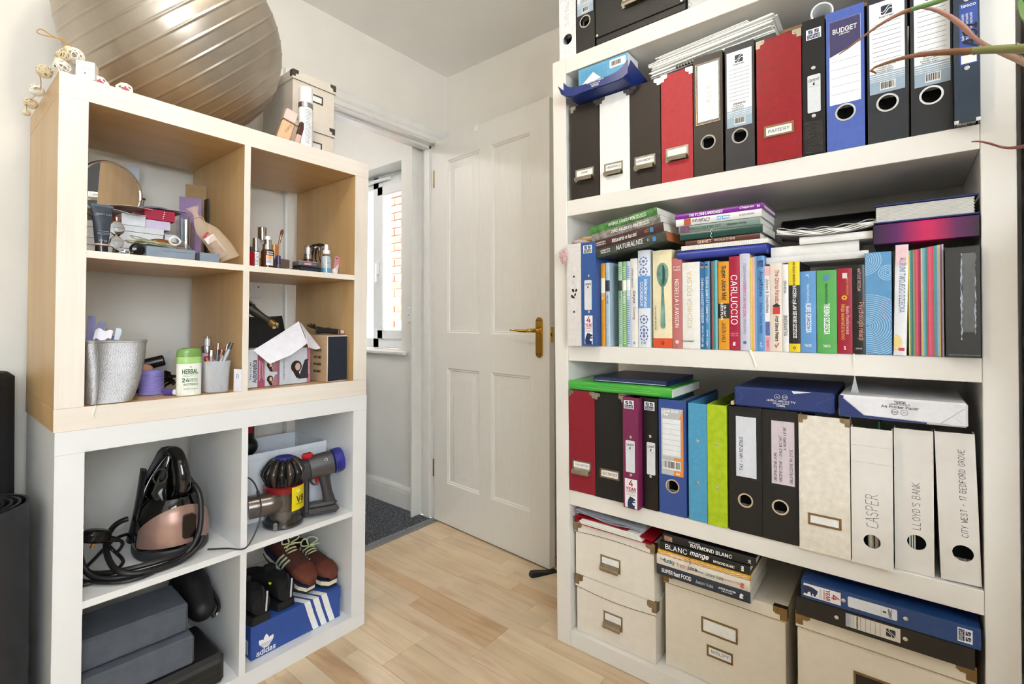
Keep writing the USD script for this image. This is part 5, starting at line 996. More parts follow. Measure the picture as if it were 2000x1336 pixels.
# binders lying on the right box
def kbl(t):
    b = decal(t, 'spine_label', .004, .097, .033, .192, C('d8d3ca'))
    part(b, 'emblem', front(affinity.rotate(swoosh(.0185, .176, .016), 0), -.0008, -.0005), C('26303e'), smooth=False); rows_of(b, 'ruled_line', .005, .032, [.158 - .0085 * k for k in range(5)], C('6d6a66'), -.0005, .0006)
    T(b, 'RING BINDER', .003, INK, .0185, .118, y=-.0005, bold=True); rows_of(b, 'stripe', .004, .033, [.111, .1085, .106], C('a9adb6'), -.0005, .0012); decal(b, 'grey_band', .004, .097, .033, .1045, C('a9adb6'), -.0005)
m_ = M(B(.679, -.012, z + .2922), lay=('f', .0410))
ring_binder('black ring binder lying flat on the right storage box under the blue one', m_, .0410, '1b1814', h=.306, d=.24, deco=lambda t: (kbl(t)), rz=(.080, .200), rough=.5)
ring_binder('blue ring binder with bear sticker lying on the black one at bottom right', M(B(.690, -.010, z + .3345), lay=('f', .0400)), .0400, '20447c', h=.304, d=.24, rz=(.082, .190), rough=.35, deco=lambda t: (guarantee(t, .006, .005, .034, .077), campus(t, .008, .090, .031, .176), oxford(t, .006, .270, .022)))
# ================================================================ on and in the birch unit
def L(x, y, z, **k): return M(FL, (x, y, z + .0006), **k)
ZT, Z3, Z2, ZW, Z0 = 1.5764, 1.1909, .8389, .4025, .0505
def one(name, label, cat, m, pname, mesh, mt, **k):
    t = placed(name, label, cat, m); part(t, pname, mesh, mt, **k); return t
def bottle(name, label, cat, m, parts):
    """parts: (name, material, profile of (radius, height))"""
    t = placed(name, label, cat, m)
    for nm, mt, pr in parts: part(t, nm, lathe([(0, pr[0][1])] + list(pr) + [(0, pr[-1][1])], 28), mt, smooth=40)
    return t
GLASS = usdkit.material(stage, '/World/Looks/clear_glass', {'p': ('principled_bsdf', {'transmission_weight': 1.0, 'roughness': .03, 'ior': 1.3, 'base_color': (.95, .97, .97)})}, surface='p.BSDF')
CLEARP = pane_mat('clear_plastic_wall', (.93, .95, .96), .05, .05)
AMBER = mat('amber_glass', '4a240c', .08, vary=.05)
SILV = mat('silver_cap', 'c9c9cb', .22, 1.0, vary=.03); ROSE = mat('rose_metal', 'b98873', .25, .9)
# exercise ball with ribbed rings
ax = math.radians
R0 = .268; prof = []
for a in np.linspace(-90, 90, 361):
    k = abs(((a + 90) % 7.5) - 3.75); rr = R0 + (.0016 if k < .35 else .0008 if k < .7 else 0) * (abs(a) < 78) + (.003 if abs(a) > 86 else 0) * 0
    prof.append((max(rr * math.cos(ax(a)), 0), rr * math.sin(ax(a))))
t = placed('exercise_ball', 'huge silver ribbed exercise ball resting on top of the birch unit', 'ball', L(.278, .190, ZT + R0 + .0022))
BALL = usdkit.material(stage, '/World/Looks/silver_vinyl', {'co': ('texture_coordinate', {}), 'n': ('noise_texture', {'scale': 9.0, 'detail': 5.0}), 'r': ('rgb_ramp', {'ramp': [(.3, lin('a69c8e')), (.7, lin('b9afa1'))]}), 'n2': ('noise_texture', {'scale': 420.0, 'detail': 2.0}), 'b': ('bump', {'strength': .12, 'distance': .001}), 'p': ('principled_bsdf', {'roughness': .36, 'metallic': .75})},
   [('co.object', 'n.vector'), ('n.fac', 'r.fac'), ('co.object', 'n2.vector'), ('n2.fac', 'b.height'), ('b.normal', 'p.normal'), ('r.color', 'p.base_color')], surface='p.BSDF')
bl = trimesh.creation.revolve(np.array(prof), sections=120); BAX = M4(Rot.align_vectors([(-0.728, -0.123, 0.674)], [(0, 0, 1)])[0].as_matrix()); bl.apply_transform(BAX)
part(t, 'ball', bl, BALL, smooth=True)
pl = lathe([(0, 0), (.011, 0), (.011, .003), (.006, .005), (0, .005)], 18); pl.apply_translation((0, 0, R0 - .002)); pl.apply_transform(BAX); part(t, 'air_plug', pl, C('8d857a'))
# wicker ball garland
RAFF = mat('raffia', 'e0cfae', .8, vary=.12, scale=60, bump=.3, bscale=300); LACE = mat('white_wicker', 'eee7da', .8, vary=.08, scale=60)
def wball(t, c, r, m, seed, nm='wicker_ball'):
    q = np.random.default_rng(seed); me = []
    for k in range(17):
        n_ = q.normal(size=3); n_ /= np.linalg.norm(n_); u = np.cross(n_, (0, 0, 1) if abs(n_[2]) < .9 else (1, 0, 0)); u /= np.linalg.norm(u); w = np.cross(n_, u); o = n_ * q.uniform(-.45, .45) * r; s = math.sqrt(r * r - o @ o)
        me.append(tube([np.array(c) + o + s * (math.cos(a) * u + math.sin(a) * w) for a in np.linspace(0, 2 * np.pi, 20, endpoint=False)], .0011, 5, closed=True))
    part(t, nm, me, m, kind='stuff')
t = placed('wicker_garland', 'string of pale wicker balls with twine loop on the birch unit left corner', 'garland', FL)
wball(t, (.0335, .055, ZT + .064), .0175, LACE, 1); wball(t, (.012, .045, ZT + .050), .0125, RAFF, 2); wball(t, (.009, .030, ZT + .018), .0155, LACE, 3); wball(t, (-.0165, .055, ZT + .008), .0135, RAFF, 4); wball(t, (-.0165, .15, ZT - .006), .013, LACE, 6); wball(t, (-.0165, .24, ZT - .012), .0125, RAFF, 7)
part(t, 'bead', [trimesh.creation.icosphere(2, .0085).apply_translation((.022, .05, ZT + .072)), trimesh.creation.icosphere(2, .009).apply_translation((.0045, .036, ZT + .032))], mat('cream_bead', 'e3cfa8', .5))
part(t, 'twine_loop', tube(curve([(.024, .05, ZT + .078), (.012, .05, ZT + .090), (-.006, .05, ZT + .091), (-.026, .05, ZT + .096), (-.030, .05, ZT + .088), (-.018, .05, ZT + .086), (.0, .05, ZT + .089), (.016, .05, ZT + .085)], 40), .0011, 6), mat('twine', 'c9974e', .8, vary=.1))
part(t, 'twine', tube(curve([(.022, .05, ZT + .070), (.004, .036, ZT + .035), (.0, .035, ZT + .010), (-.0165, .055, ZT + .012), (-.0165, .10, ZT + .0), (-.0165, .2, ZT - .008), (-.0165, .30, ZT - .016)], 40), .0011, 6), RAFF)
part(t, 'end_bead', trimesh.creation.icosphere(2, .008).apply_translation((-.0165, .305, ZT - .018)), RAFF)
t = placed('ornament_box', 'small white printed gift box on the front left corner of the birch unit', 'box', L(.0285, .012, ZT, yaw=-24))
part(t, 'carton', bx(0, 0, 0, .0335, .03, .040, .0006), C('f1ece4', .5)); rows_of(t, 'small_print', .009, .025, [.026, .0235, .021], C('b7b0a6'), 0, .0008); part(t, 'mark', front(Point(.0165, .0125).buffer(.0014), -.0004, 0), INK)
def floral(label, x, y, yaw, pts):
    t = placed('ornament', label, 'ornament', L(x, y, ZT, yaw=yaw)); part(t, 'body', front(Polygon(pts).buffer(.003, quad_segs=4), 0, .016), mat('cream_decoupage', 'efe4cf', .45, vary=.08, scale=60))
    q = np.random.default_rng(int(x * 1e4)); part(t, 'petal', [front(affinity.rotate(affinity.scale(Point(a, b).buffer(.0042, quad_segs=4), 1, .55), g), -.0004, 0) for a, b, g in ((.012, .007, 20), (.017, .0085, 80), (.021, .006, -30), (.0165, .004, 0))], C('b04a68', .45), smooth=False)
    part(t, 'leaf', [front(affinity.rotate(affinity.scale(Point(a, b).buffer(.0032, quad_segs=3), 1, .5), g), -.0003, 0) for a, b, g in ((.007, .009, 40), (.025, .011, -50))], C('4f4f52', .5), smooth=False)
floral('cream ornament with pink flowers on the birch unit, left of the egg-shaped one', .054, .016, -10, [(.002, .002), (.0, .010), (.010, .0165), (.022, .0150), (.032, .004), (.030, .002)])
floral('egg-shaped cream ornament with pink flowers on the front of the birch unit', .1005, .012, -10, [(.003, .002), (.002, .008), (.010, .016), (.019, .0175), (.027, .013), (.029, .004), (.026, .002)])
lid_box('beige storage box with grey metal corners, upper of the two on the birch unit', L(.592, .150, ZT + .1425), .158, .155, .22, lid=.030, holders=(('frame', .052, .070, .110, .098),), cs=.021, cm=mat('dark_nickel', '6f6a62', .35, .9), edge=C('4a443c'), color='ded5c8')
lid_box('beige storage box with grey metal corners, lower of the two on the birch unit', L(.590, .150, ZT), .158, .142, .22, lid=.030, holders=(('frame', .052, .050, .110, .078),), cs=.021, cm=mat('dark_nickel', '6f6a62', .35, .9), edge=C('4a443c'), color='ded5c8')
t = bottle('spray_bottle', 'tall white bottle with a silver ring on the front edge of the birch unit', 'bottle', L(.577, .034, ZT), [('body', C('f1f0ee', .35), [(.019, 0), (.0215, .002), (.0215, .122), (.019, .126)]), ('ring', SILV, [(.0215, .1262), (.0218, .127), (.0218, .140), (.0205, .1405)]), ('cap', C('f4f3f0', .3), [(.0205, .1407), (.0205, .186), (.0185, .190)])])
def wrap_rows(t, r, z0, z1, a0, a1, n, m, th=.0011, seed=2, name='small_print'):
    q = random.Random(seed); me = []
    for k in range(n):
        z = z0 + (z1 - z0) * k / max(1, n - 1); b = a0 + (a1 - a0) * q.uniform(.0, .15); e = a1 - (a1 - a0) * q.uniform(0, .25); A = np.linspace(b, e, 7); v = []
        for a in A: v += [(r * math.cos(a), r * math.sin(a), z), (r * math.cos(a), r * math.sin(a), z + th)]
        f = [(2 * i, 2 * i + 2, 2 * i + 3) for i in range(6)] + [(2 * i, 2 * i + 3, 2 * i + 1) for i in range(6)]; me.append(trimesh.Trimesh(np.array(v), np.array(f), process=False))
    part(t, name, me, m, smooth=False, kind='stuff')
D_ = math.radians
wrap_rows(t, .0218, .012, .115, D_(-125), D_(-72), 24, C('9aa0a5'), .0016, 5)
t = placed('foundation_bottle', 'square beige make-up bottle tilted against the white bottle on the birch unit', 'bottle', L(.484, .032, ZT + .0005, roll=16, yaw=-8))
part(t, 'body', bx(0, 0, .0, .038, .026, .074, .004), mat('beige_makeup', 'dfb893', .15, vary=.03, coat_weight=.5)); part(t, 'cap', bx(.0005, .0005, .0745, .0375, .0255, .112, .003), C('e0c9c0', .35)); part(t, 'band', bx(.0002, .0002, .0738, .0378, .0258, .0760), C('8d7063', .3)); T(t, 'O.NYO', .007, C('6d5a52'), .022, .052, 72); rows_of(t, 'small_print', .010, .028, [.012, .016, .020], C('b49a86'), 0, .0008)
t = placed('lipstick', 'dark brown square lip gloss tube leaning by the beige make-up bottle', 'lip gloss', L(.5345, .018, ZT + .0005, roll=16)); part(t, 'tube', bx(0, 0, 0, .013, .012, .036, .0012), C('d9b9ac', .3)); part(t, 'cap', bx(-.0005, -.0005, .0362, .0135, .0125, .078, .0012), C('4f342f', .3))
# ---------------------------------------------------------------- upper left compartment
t = placed('cream_tube', 'dark grey cream tube standing on its cap at the left of the upper compartment', 'tube', L(.081, .024, Z3))
rings = []
for k, zz in enumerate(np.linspace(.019, .106, 12)):
    f = k / 11; a_, b_ = .0125 + .0075 * f, .0125 * (1 - f ** 1.4) + .0008
    rings.append(np.array([(a_ * math.cos(q), b_ * math.sin(q), zz) for q in np.linspace(0, 2 * np.pi, 24, endpoint=False)]))
part(t, 'body', loft(rings), mat('graphite_tube', '3d4450', .16, vary=.05, metallic_=0) if 0 else mat('graphite_tube', '39404c', .15, vary=.05)); part(t, 'crimp', bx(-.0205, -.0011, .106, .0205, .0011, .111), C('4f6076', .35))
part(t, 'band', cyl(.0131, .0155, .0195, 26), C('c9a58f', .35)); part(t, 'cap', cyl(.0118, 0, .0153, 26, b=.001), C('23262c', .2))
T(t, 'MARY KAY', .0042, C('8f98a5'), .003, .088, y=-.0055); T(t, 'CC', .0048, C('8f98a5'), -.010, .084, y=-.0062); rows_of(t, 'small_print', -.010, .011, [.048, .044, .041], C('8f98a5'), -.0118, .0008); T(t, 'SPF 15', .0032, C('b6bcc6'), 0, .026, y=-.0128, length=.022)
t = bottle('glass_stand', 'clear faceted glass candlestick right behind the dark grey tube', 'candlestick', L(.116, .060, Z3), [('base', GLASS, [(.014, 0), (.015, .004), (.006, .008), (.005, .014)]), ('lower_bulb', GLASS, [(.005, .0142), (.013, .024), (.0145, .031), (.012, .039), (.005, .047)]), ('upper_bulb', GLASS, [(.005, .0472), (.014, .056), (.0165, .066), (.013, .075), (.008, .081)]), ('rim', ROSE, [(.008, .0812), (.0095, .084), (.009, .092), (.006, .093)])])
def whitebox(label, x, y, z, w, h, d, yaw=0, lid=True, c='d3d8de'):
    t = placed('carton', label, 'box', L(x, y, z, yaw=yaw)); part(t, 'tray', bx(0, 0, 0, w, d, h * .62 if lid else h, .0008), C(c, .55))
    if lid: part(t, 'lid', bx(-.0008, -.0008, h * .62 + .0006, w + .0008, d, h, .0008), C(c, .5))
whitebox('wide white cardboard box at the bottom of the stack behind the dark tube', .060, .150, Z3, .186, .048, .15)
whitebox('white cardboard box lying second in the stack behind the dark tube', .062, .152, Z3 + .0492, .176, .042, .16)
whitebox('small white carton lying right of the white stack, behind the crystal cup', .2485, .178, Z3, .036, .085, .10, lid=False)
whitebox('flat white box on top of the white stack under the magazine', .146, .155, Z3 + .0925, .052, .030, .07, lid=False)
t = placed('gift_box', 'crimson ribbed box with a lilac open front on the white boxes', 'box', L(.1995, .165, Z3 + .0925)); part(t, 'lilac_base', bx(0, 0, 0, .058, .10, .024, .0008), C('c9bfdc', .5)); part(t, 'crimson_lid', bx(-.003, -.002, .0246, .068, .10, .054, .001), C('a30f3c', .45)); part(t, 'dot', [cyl(.0014, 0, .0006, 8, (.040 + .001 * k, -.002, .032 + .0055 * k), (90, 0, 0)) for k in range(4)], WHITE)
t = placed('magazine', 'open glossy leaflet spread over the white boxes under the mirror', 'leaflet', L(.088, .150, Z3 + .1232))
part(t, 'leaf', [sheet([[(.125 * u, .08 * v, .004 + .012 * math.sin(u * 3.14) + .014 * u * u) for u in np.linspace(0, 1, 14)] for v in (0, 1)], .0010), sheet([[(.008 + .10 * u, -.006 + .08 * v, .001 + .003 * math.sin(u * 6)) for u in np.linspace(0, 1, 12)] for v in (0, 1)], .0010)], mat('leaflet_print', 'd9cfc6', .3, color2='8a5a40', scale=26, vary=0))
t = placed('sleep_mask', 'grey satin pouch lying on the crimson box', 'pouch', L(.190, .180, Z3 + .1475)); part(t, 'pouch', sheet([[(.100 * u, .06 * v, .0045 + .006 * math.sin(u * 3.1)) for u in np.linspace(0, 1, 12)] for v in (0, 1)], .004), C('6f7480', .4)); part(t, 'label', sheet([[(.058 + .05 * u, -.012 + .02 * v, .0062 + .001 * u) for u in (0, .5, 1)] for v in (0, 1)], .0012), C('dfd6dc', .5))
# vanity mirror
t = placed('vanity_mirror', 'round chrome vanity mirror standing on the white boxes at the left', 'mirror', L(.1435, .258, Z3 + .0925))
MIR = usdkit.material(stage, '/World/Looks/mirror_glass', {'p': ('principled_bsdf', {'metallic': 1.0, 'roughness': .015, 'base_color': (.86, .87, .87)})}, surface='p.BSDF')
mt_ = M4(euler(3, 0, 19), (0, -.004, .1015))
def md(mesh): m_ = mesh.copy(); m_.apply_transform(mt_); return m_
part(t, 'rim', md(tf(lathe([(.0745, -.006), (.0785, -.006), (.081, 0), (.0785, .006), (.0745, .006), (.0745, -.006)], 64), (0, 0, 0), (90, 0, 0))), CHROME); part(t, 'glass', md(cyl(.0748, -.002, .003, 64, (0, 0, 0), (90, 0, 0))), MIR)
part(t, 'fork', md(tube([(.0875 * math.cos(a), .006, .0875 * math.sin(a)) for a in np.linspace(math.pi * 1.02, math.pi * 1.98, 30)], .003, 8)), CHROME); part(t, 'pivot', md(cyl(.004, -.004, .008, 12, (.0835, .005, 0), (0, 90, 0))), CHROME)
part(t, 'stem', cyl(.006, .006, .018, 16, (0, .004, 0)), CHROME); part(t, 'foot', lathe([(0, 0), (.042, 0), (.042, .003), (.02, .006), (.006, .009), (0, .009)], 36, (0, .0, 0)), CHROME)
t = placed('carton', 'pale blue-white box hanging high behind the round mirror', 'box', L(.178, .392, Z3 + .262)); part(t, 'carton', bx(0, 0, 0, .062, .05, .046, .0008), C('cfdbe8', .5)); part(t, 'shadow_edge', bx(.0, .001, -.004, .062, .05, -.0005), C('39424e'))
# purple notebook, brown card
t = placed('notebook', 'lilac purple notebook standing upright behind the crystal cup', 'notebook', L(.293, .215, Z3, yaw=-24)); part(t, 'cover', bx(0, 0, 0, .055, .0035, .205), C('8a6b9c', .5)); part(t, 'pages', bx(.002, .0036, .002, .054, .012, .203), PAPERH); part(t, 'back_cover', bx(0, .0121, 0, .055, .0145, .205), C('9f7fb2', .5))
t = placed('card', 'brown kraft card standing behind the lilac notebook', 'card', L(.330, .285, Z3, yaw=-18)); part(t, 'card', bx(0, 0, 0, .054, .003, .262), mat('kraft_card', '9c7d4c', .6, vary=.06, scale=30))
t = placed('frame_board', 'black board leaning against the divider behind the brown card', 'board', L(.3765, .245, Z3)); part(t, 'board', bx(0, 0, 0, .004, .10, .22), BLACKB)
t = placed('crystal_cup', 'clear cylindrical plastic holder in front of the lilac notebook', 'holder', L(.2905, .150, Z3 + .0))
part(t, 'wall', lathe([(.0225, .001), (.0225, .125), (.0210, .125), (.0210, .004), (0, .004), (0, .001), (.0225, .001)], 28), CLEARP)
for k, c in enumerate(('6a4434', '2b2a2e', '8c97a5', '7a5a48')): part(t, 'brush', cyl(.003, .005, .118 + .006 * k, 8, (.010 * math.cos(k * 1.6), .010 * math.sin(k * 1.6), 0)), C(c, .35))
t = placed('organza_bag', 'translucent cream organza gift bag full of small pictures, tied at the top', 'gift bag', L(.292, .060, Z3 + .007))
ORG = film_mat('organza', 'd9c3a6', .38, .5)
path = curve([(.066, -.040, .008), (.045, -.030, .040), (.018, -.010, .082), (.002, .012, .112), (-.001, .016, .124), (-.008, .020, .146)], 24); wd_ = np.interp(np.linspace(0, 1, 24), (0, .2, .55, .8, .88, 1), (.024, .028, .024, .008, .0055, .016)); rings = []
for c_, w_ in zip(path, wd_): rings.append(np.array([(c_[0] + w_ * math.cos(q) * (1 + .08 * math.sin(3 * q)), c_[1] + .55 * w_ * math.sin(q), c_[2] + .5 * w_ * math.cos(q)) for q in np.linspace(0, 2 * np.pi, 22, endpoint=False)]))
part(t, 'bag', loft(rings), ORG); part(t, 'tie', tube([(path[19][0] + .0066 * math.cos(q), path[19][1] + .005 * math.sin(q), path[19][2] + .003 * math.cos(q)) for q in np.linspace(0, 6.28, 18, endpoint=False)], .0018, 6, closed=True), C('c9a77c', .5)); part(t, 'tie_tail', tube(curve([(.006, .008, .122), (.014, .002, .112), (.013, .0, .098)], 10), .0012, 5), C('c9a77c', .5))
part(t, 'picture', tf(bx(-.014, -.002, 0, .014, .0, .052), (.046, -.030, .022), (0, -38, 0)), C('e6e2e0', .4)); part(t, 'picture', tf(bx(-.012, -.002, 0, .012, .0, .046), (.050, -.035, .012), (0, -38, 0)), mat('picture_print', '6d3b40', .4, color2='b79a92', scale=80, vary=0)); part(t, 'picture', tf(bx(-.010, -.002, 0, .010, .0, .030), (.030, -.026, .050), (0, -52, 0)), C('b2444c', .4))
t = placed('plastic_tray', 'grey plastic tray at the front of the upper left compartment', 'tray', L(.164, .012, Z3, yaw=-3)); GREYT = mat('grey_plastic', '7d8a99', .35, vary=.05)
def tray(t, w, d, h, th=.002): part(t, 'wall', [bx(0, 0, 0, w, th, h, .0008), bx(0, d - th, 0, w, d, h, .0008), bx(0, th, 0, th, d - th, h), bx(w - th, th, 0, w, d - th, h)], GREYT); part(t, 'base', bx(th, th, 0, w - th, d - th, th), GREYT)
tray(t, .104, .10, .0255); part(t, 'rim_line', bx(.034, -.0006, .0165, .098, 0, .0175), C('5f6b79'))
t = placed('plastic_tray', 'small grey plastic tray right of the longer one', 'tray', L(.2785, .006, Z3, yaw=-3)); tray(t, .046, .09, .0225)
one('cotton_pad', 'pale pink powder puff in the small grey tray', 'powder puff', L(.3005, .045, Z3 + .0145), 'puff', trimesh.creation.icosphere(3, 1).apply_transform(np.diag([.019, .026, .0125, 1])), mat('pink_fluff', 'e3cdc8', .95, bump=.4, bscale=500))
t = placed('pouch', 'mustard brown suede case lying behind the grey tray', 'case', L(.172, .12, Z3 + .030)); part(t, 'case', sheet([[(.105 * u, .055 * v, .012 + .028 * math.sin(min(u * 1.4, 1) * 3.14 * .62) - .016 * u) for u in np.linspace(0, 1, 22)] for v in (0, .5, 1)], .010), mat('brown_suede', '8a5312', .8, vary=.15, scale=40, bump=.3, bscale=500))
part(t, 'support', bx(.01, .005, -.030, .095, .05, .004, .002), C('5f6670', .6))
t = placed('tulle_bow', 'heap of grey-green tulle ribbon in the grey tray', 'ribbon', L(.140, .030, Z3 + .0285)); q = np.random.default_rng(8)
part(t, 'strand', [tube(curve([(.012 + .085 * q.random(), .005 + .05 * q.random(), .002 + .010 * q.random()) for _ in range(7)], 30), .0013, 5) for _ in range(26)], mat('tulle', 'a5a790', .8, vary=.1), kind='stuff')
one('hair_tie', 'small white ring lying on the tulle', 'hair tie', L(.235, .05, Z3 + .050), 'ring', tube([(.012 * math.cos(a), .002 * math.sin(2 * a), .010 * math.sin(a)) for a in np.linspace(0, 6.28, 24, endpoint=False)], .0024, 8, closed=True), WHITE)
t = placed('sample_bag', 'clear plastic bag of earrings on the grey tray', 'bag', L(.223, .02, Z3 + .0262)); part(t, 'film', sheet([[(.042 * u, .05 * v, .003 + .020 * (1 - abs(2 * u - 1)) * (1 - .3 * v)) for u in np.linspace(0, 1, 9)] for v in (0, 1)], .0008), film_mat('sachet_film', 'dfe5ea', .35, .1)); part(t, 'contents', bx(.010, .01, .0005, .032, .035, .007, .002), C('8a6f66', .5))
bottle('dark_bottle', 'shiny black round compact at the left end of the grey tray', 'compact', L(.150, .024, Z3) @ M4(euler(90, 0, 0), (0, .006, .0155)), [('case', mat('gloss_ink', '0d0d12', .08), [(.0135, -.005), (.0155, -.002), (.0155, .004), (.012, .010), (.006, .012)])])
for k, (x, y, yaw) in enumerate(((.107, .024, 20), (.124, .020, -15), (.1385, .016, 35))):
    t = placed('hair_clip', ('small black hair clip nearest the dark grey tube', 'small black and white striped hair clip between two black ones', 'small black hair clip next to the round black compact')[k], 'hair clip', L(x, y, Z3, yaw=yaw)); part(t, 'jaw', [tf(bx(-.007, -.002, .001, .007, .002, .0045, .001), (0, 0, .001 + .004 * j), (0, (-14, 14)[j], 0)) for j in (0, 1)], C('141418', .3)); part(t, 'spring', cyl(.0016, -.003, .003, 8, (-.004, 0, .006), (90, 0, 0)), CHROME)
    if k == 1: part(t, 'stripe', bx(-.002, -.0022, .004, .001, .0022, .0115), WHITE)
# ---------------------------------------------------------------- upper right compartment
t = bottle('serum_bottle', 'slim white and silver serum bottle left of the amber pump bottle', 'bottle', L(.4325, .036, Z3), [('body', C('f0f1f3', .3), [(.0092, 0), (.0095, .001), (.0095, .042), (.009, .0425)]), ('collar', SILV, [(.0093, .0428), (.0093, .056), (.009, .0565)]), ('cap', SILV, [(.0088, .0568), (.0088, .082), (.0075, .084)])])
wrap_rows(t, .0097, .006, .038, D_(-120), D_(-65), 9, C('707a86'), .0016, 3); wrap_rows(t, .0095, .044, .047, D_(-120), D_(-65), 1, INK, .0022, 3)
t = bottle('pump_bottle', 'amber glass pump bottle with a white label at the front', 'bottle', L(.470, .044, Z3), [('body', AMBER, [(.0165, 0), (.0178, .0015), (.0178, .050), (.015, .0555)]), ('collar', SILV, [(.0142, .0558), (.0142, .070), (.0135, .071)]), ('pump', SILV, [(.0102, .0712), (.0102, .084), (.0095, .085)]), ('button', C('f0f1f3', .3), [(.0085, .0852), (.0085, .093), (.006, .096)])])
def wrap_label(t, name, r, z0, z1, a0, a1, m):
    A = np.linspace(a0, a1, 12); v = [(r * math.cos(a), r * math.sin(a), z) for a in A for z in (z0, z1)]; f = [(2 * i, 2 * i + 2, 2 * i + 3) for i in range(11)] + [(2 * i, 2 * i + 3, 2 * i + 1) for i in range(11)]
    return part(t, name, trimesh.Trimesh(np.array(v), np.array(f), process=False), m, smooth=True)
wrap_label(t, 'label', .0180, .008, .037, D_(-128), D_(-60), C('dfe0e4', .4)); wrap_label(t, 'orange_field', .0182, .026, .0365, D_(-124), D_(-78), C('e0a45c', .4)); wrap_label(t, 'lilac_field', .0182, .015, .025, D_(-124), D_(-84), C('b7b4d0', .4)); wrap_rows(t, .0181, .0405, .0465, D_(-125), D_(-62), 2, WHITE, .0022, 4)
one('nail_polish', 'small red nail polish bottle at the far left of the upper right compartment', 'nail polish', L(.4135, .0205, Z3), 'bottle', bx(-.0075, -.0075, 0, .0075, .0075, .040, .002), mat('red_lacquer', '8d0f1e', .08))
part('/World/nail_polish', 'cap', cyl(.0055, .0405, .0545, 16), BLACKP)
t = placed('perfume_bottle', 'clear square perfume bottle with a big silver cap behind the serum bottle', 'perfume', L(.4960, .140, Z3)); part(t, 'glass', bx(-.020, -.014, 0, .020, .014, .096, .003), GLASS); part(t, 'perfume', bx(-.017, -.011, .004, .017, .011, .040, .002), mat('yellow_liquid', 'd6b25a', .1)); part(t, 'cap', cyl(.0125, .0965, .137, 28, b=.001), SILV)
t = placed('brush_jar', 'orange glass jar behind the amber bottle holding make-up brushes', 'jar', L(.5235, .118, Z3)); part(t, 'jar', lathe([(.012, 0), (.013, .002), (.013, .085), (.0115, .085), (.0115, .004), (0, .004), (0, 0), (.012, 0)], 24), mat('orange_glass', 'c07a34', .15)); 
def brush(label, m, ln, bw, bl_, c, hc, flat_=1.0):
    t = placed('makeup_brush', label, 'brush', m); part(t, 'handle', lathe([(0, 0), (.0018, .002), (.0032, ln * .45), (.0028, ln * .72), (0, ln * .72)], 14), C(hc, .3)); part(t, 'ferrule', lathe([(0, ln * .721), (.0028, ln * .721), (.0042, ln), (0, ln)], 14), ROSE)
    part(t, 'bristles', lathe([(0, ln + .0002), (.0042, ln + .0002), (bw, ln + bl_ * .55), (bw * .8, ln + bl_ * .85), (0, ln + bl_)], 16), mat('bristle_' + c, c, .9, vary=.1, scale=200, stretch=(1, 1, .05)))
brush('make-up brush with a round brown head behind the serum bottle', L(.475, .175, Z3) @ M4(euler(0, -4, 0)), .150, .0105, .036, '5d3a2c', '8c3a3c')
brush('flat make-up brush leaning right from the orange jar', L(.5195, .118, Z3 + .006) @ M4(euler(0, 13, 0)), .115, .0052, .020, '7d4f3a', 'c9b7aa')
t = placed('lip_balm', 'dark purple cap of a small tube right of the amber bottle', 'tube', L(.5095, .060, Z3)); part(t, 'tube', cyl(.0062, 0, .018, 16), C('5b626e', .3)); part(t, 'cap', cyl(.0066, .0182, .044, 16, b=.001), C('3d3566', .3))
t = placed('carton', 'small taupe box with a pale end lying on the shelf', 'box', L(.5230, .075, Z3, yaw=22)); part(t, 'carton', bx(0, 0, 0, .040, .055, .038, .0008), C('6f5a52', .5)); part(t, 'end', bx(.0402, .001, .0005, .0408, .054, .0375), C('d9cfcb', .5)); part(t, 'face', bx(.004, -.0004, .004, .036, 0, .034), C('cfc4c0', .5)) if 0 else None
t = placed('makeup_palette', 'dark navy make-up palette lying at the shelf front, lower one', 'palette', L(.556, .012, Z3, yaw=3)); part(t, 'base', bx(0, 0, 0, .070, .05, .0125, .002), C('20293a', .2)); part(t, 'lid', bx(-.0005, -.0005, .0128, .0705, .0505, .0165, .0015), C('3a2a34', .2))
t = placed('makeup_palette', 'grey clear-lidded make-up palette lying on the navy one', 'palette', L(.552, .018, Z3 + .0172, yaw=-2)); part(t, 'base', bx(0, 0, 0, .060, .045, .010, .002), C('6d7077', .25)); part(t, 'lid', bx(.0, -.0004, .0102, .060, .045, .0140, .0012), mat('smoked_lid', '8f959c', .1)); decal(t, 'label', .018, .002, .040, .0085, C('d99aa2'))
t = placed('hair_pins', 'scatter of silver hair pins in front of the taupe box', 'hair pins', L(.508, .022, Z3)); q = np.random.default_rng(12)
part(t, 'pin', [tf(tube(curve([(0, 0, .001), (.016, .0004, .0012), (.020, .0015, .001), (.016, .0026, .0012), (0, .003, .001)], 16), .0006, 5), (.040 * q.random(), .018 * q.random(), .0006 * k), (0, 0, 360 * q.random())) for k in range(7)], mat('dark_steel', '6f6a66', .3, 1.0), kind='stuff')
t = bottle('pump_bottle', 'clear pump bottle with silver collar behind the palettes', 'bottle', L(.648, .140, Z3), [('body', AMBER, [(.0145, 0), (.0152, .0015), (.0152, .050), (.013, .054)]), ('collar', SILV, [(.0135, .0542), (.0135, .070), (.0125, .0705)]), ('cap', CLEARP, [(.0118, .0708), (.0118, .099), (.0105, .100)]), ('nozzle', C('f0f1f3', .3), [(.007, .0709), (.007, .093), (.005, .095)])])
t = placed('hair_claw', 'black hair claw with long curved teeth behind the dropper bottle', 'hair claw', L(.690, .165, Z3 + .0022)); CLAW = C('0f0f10', .25)
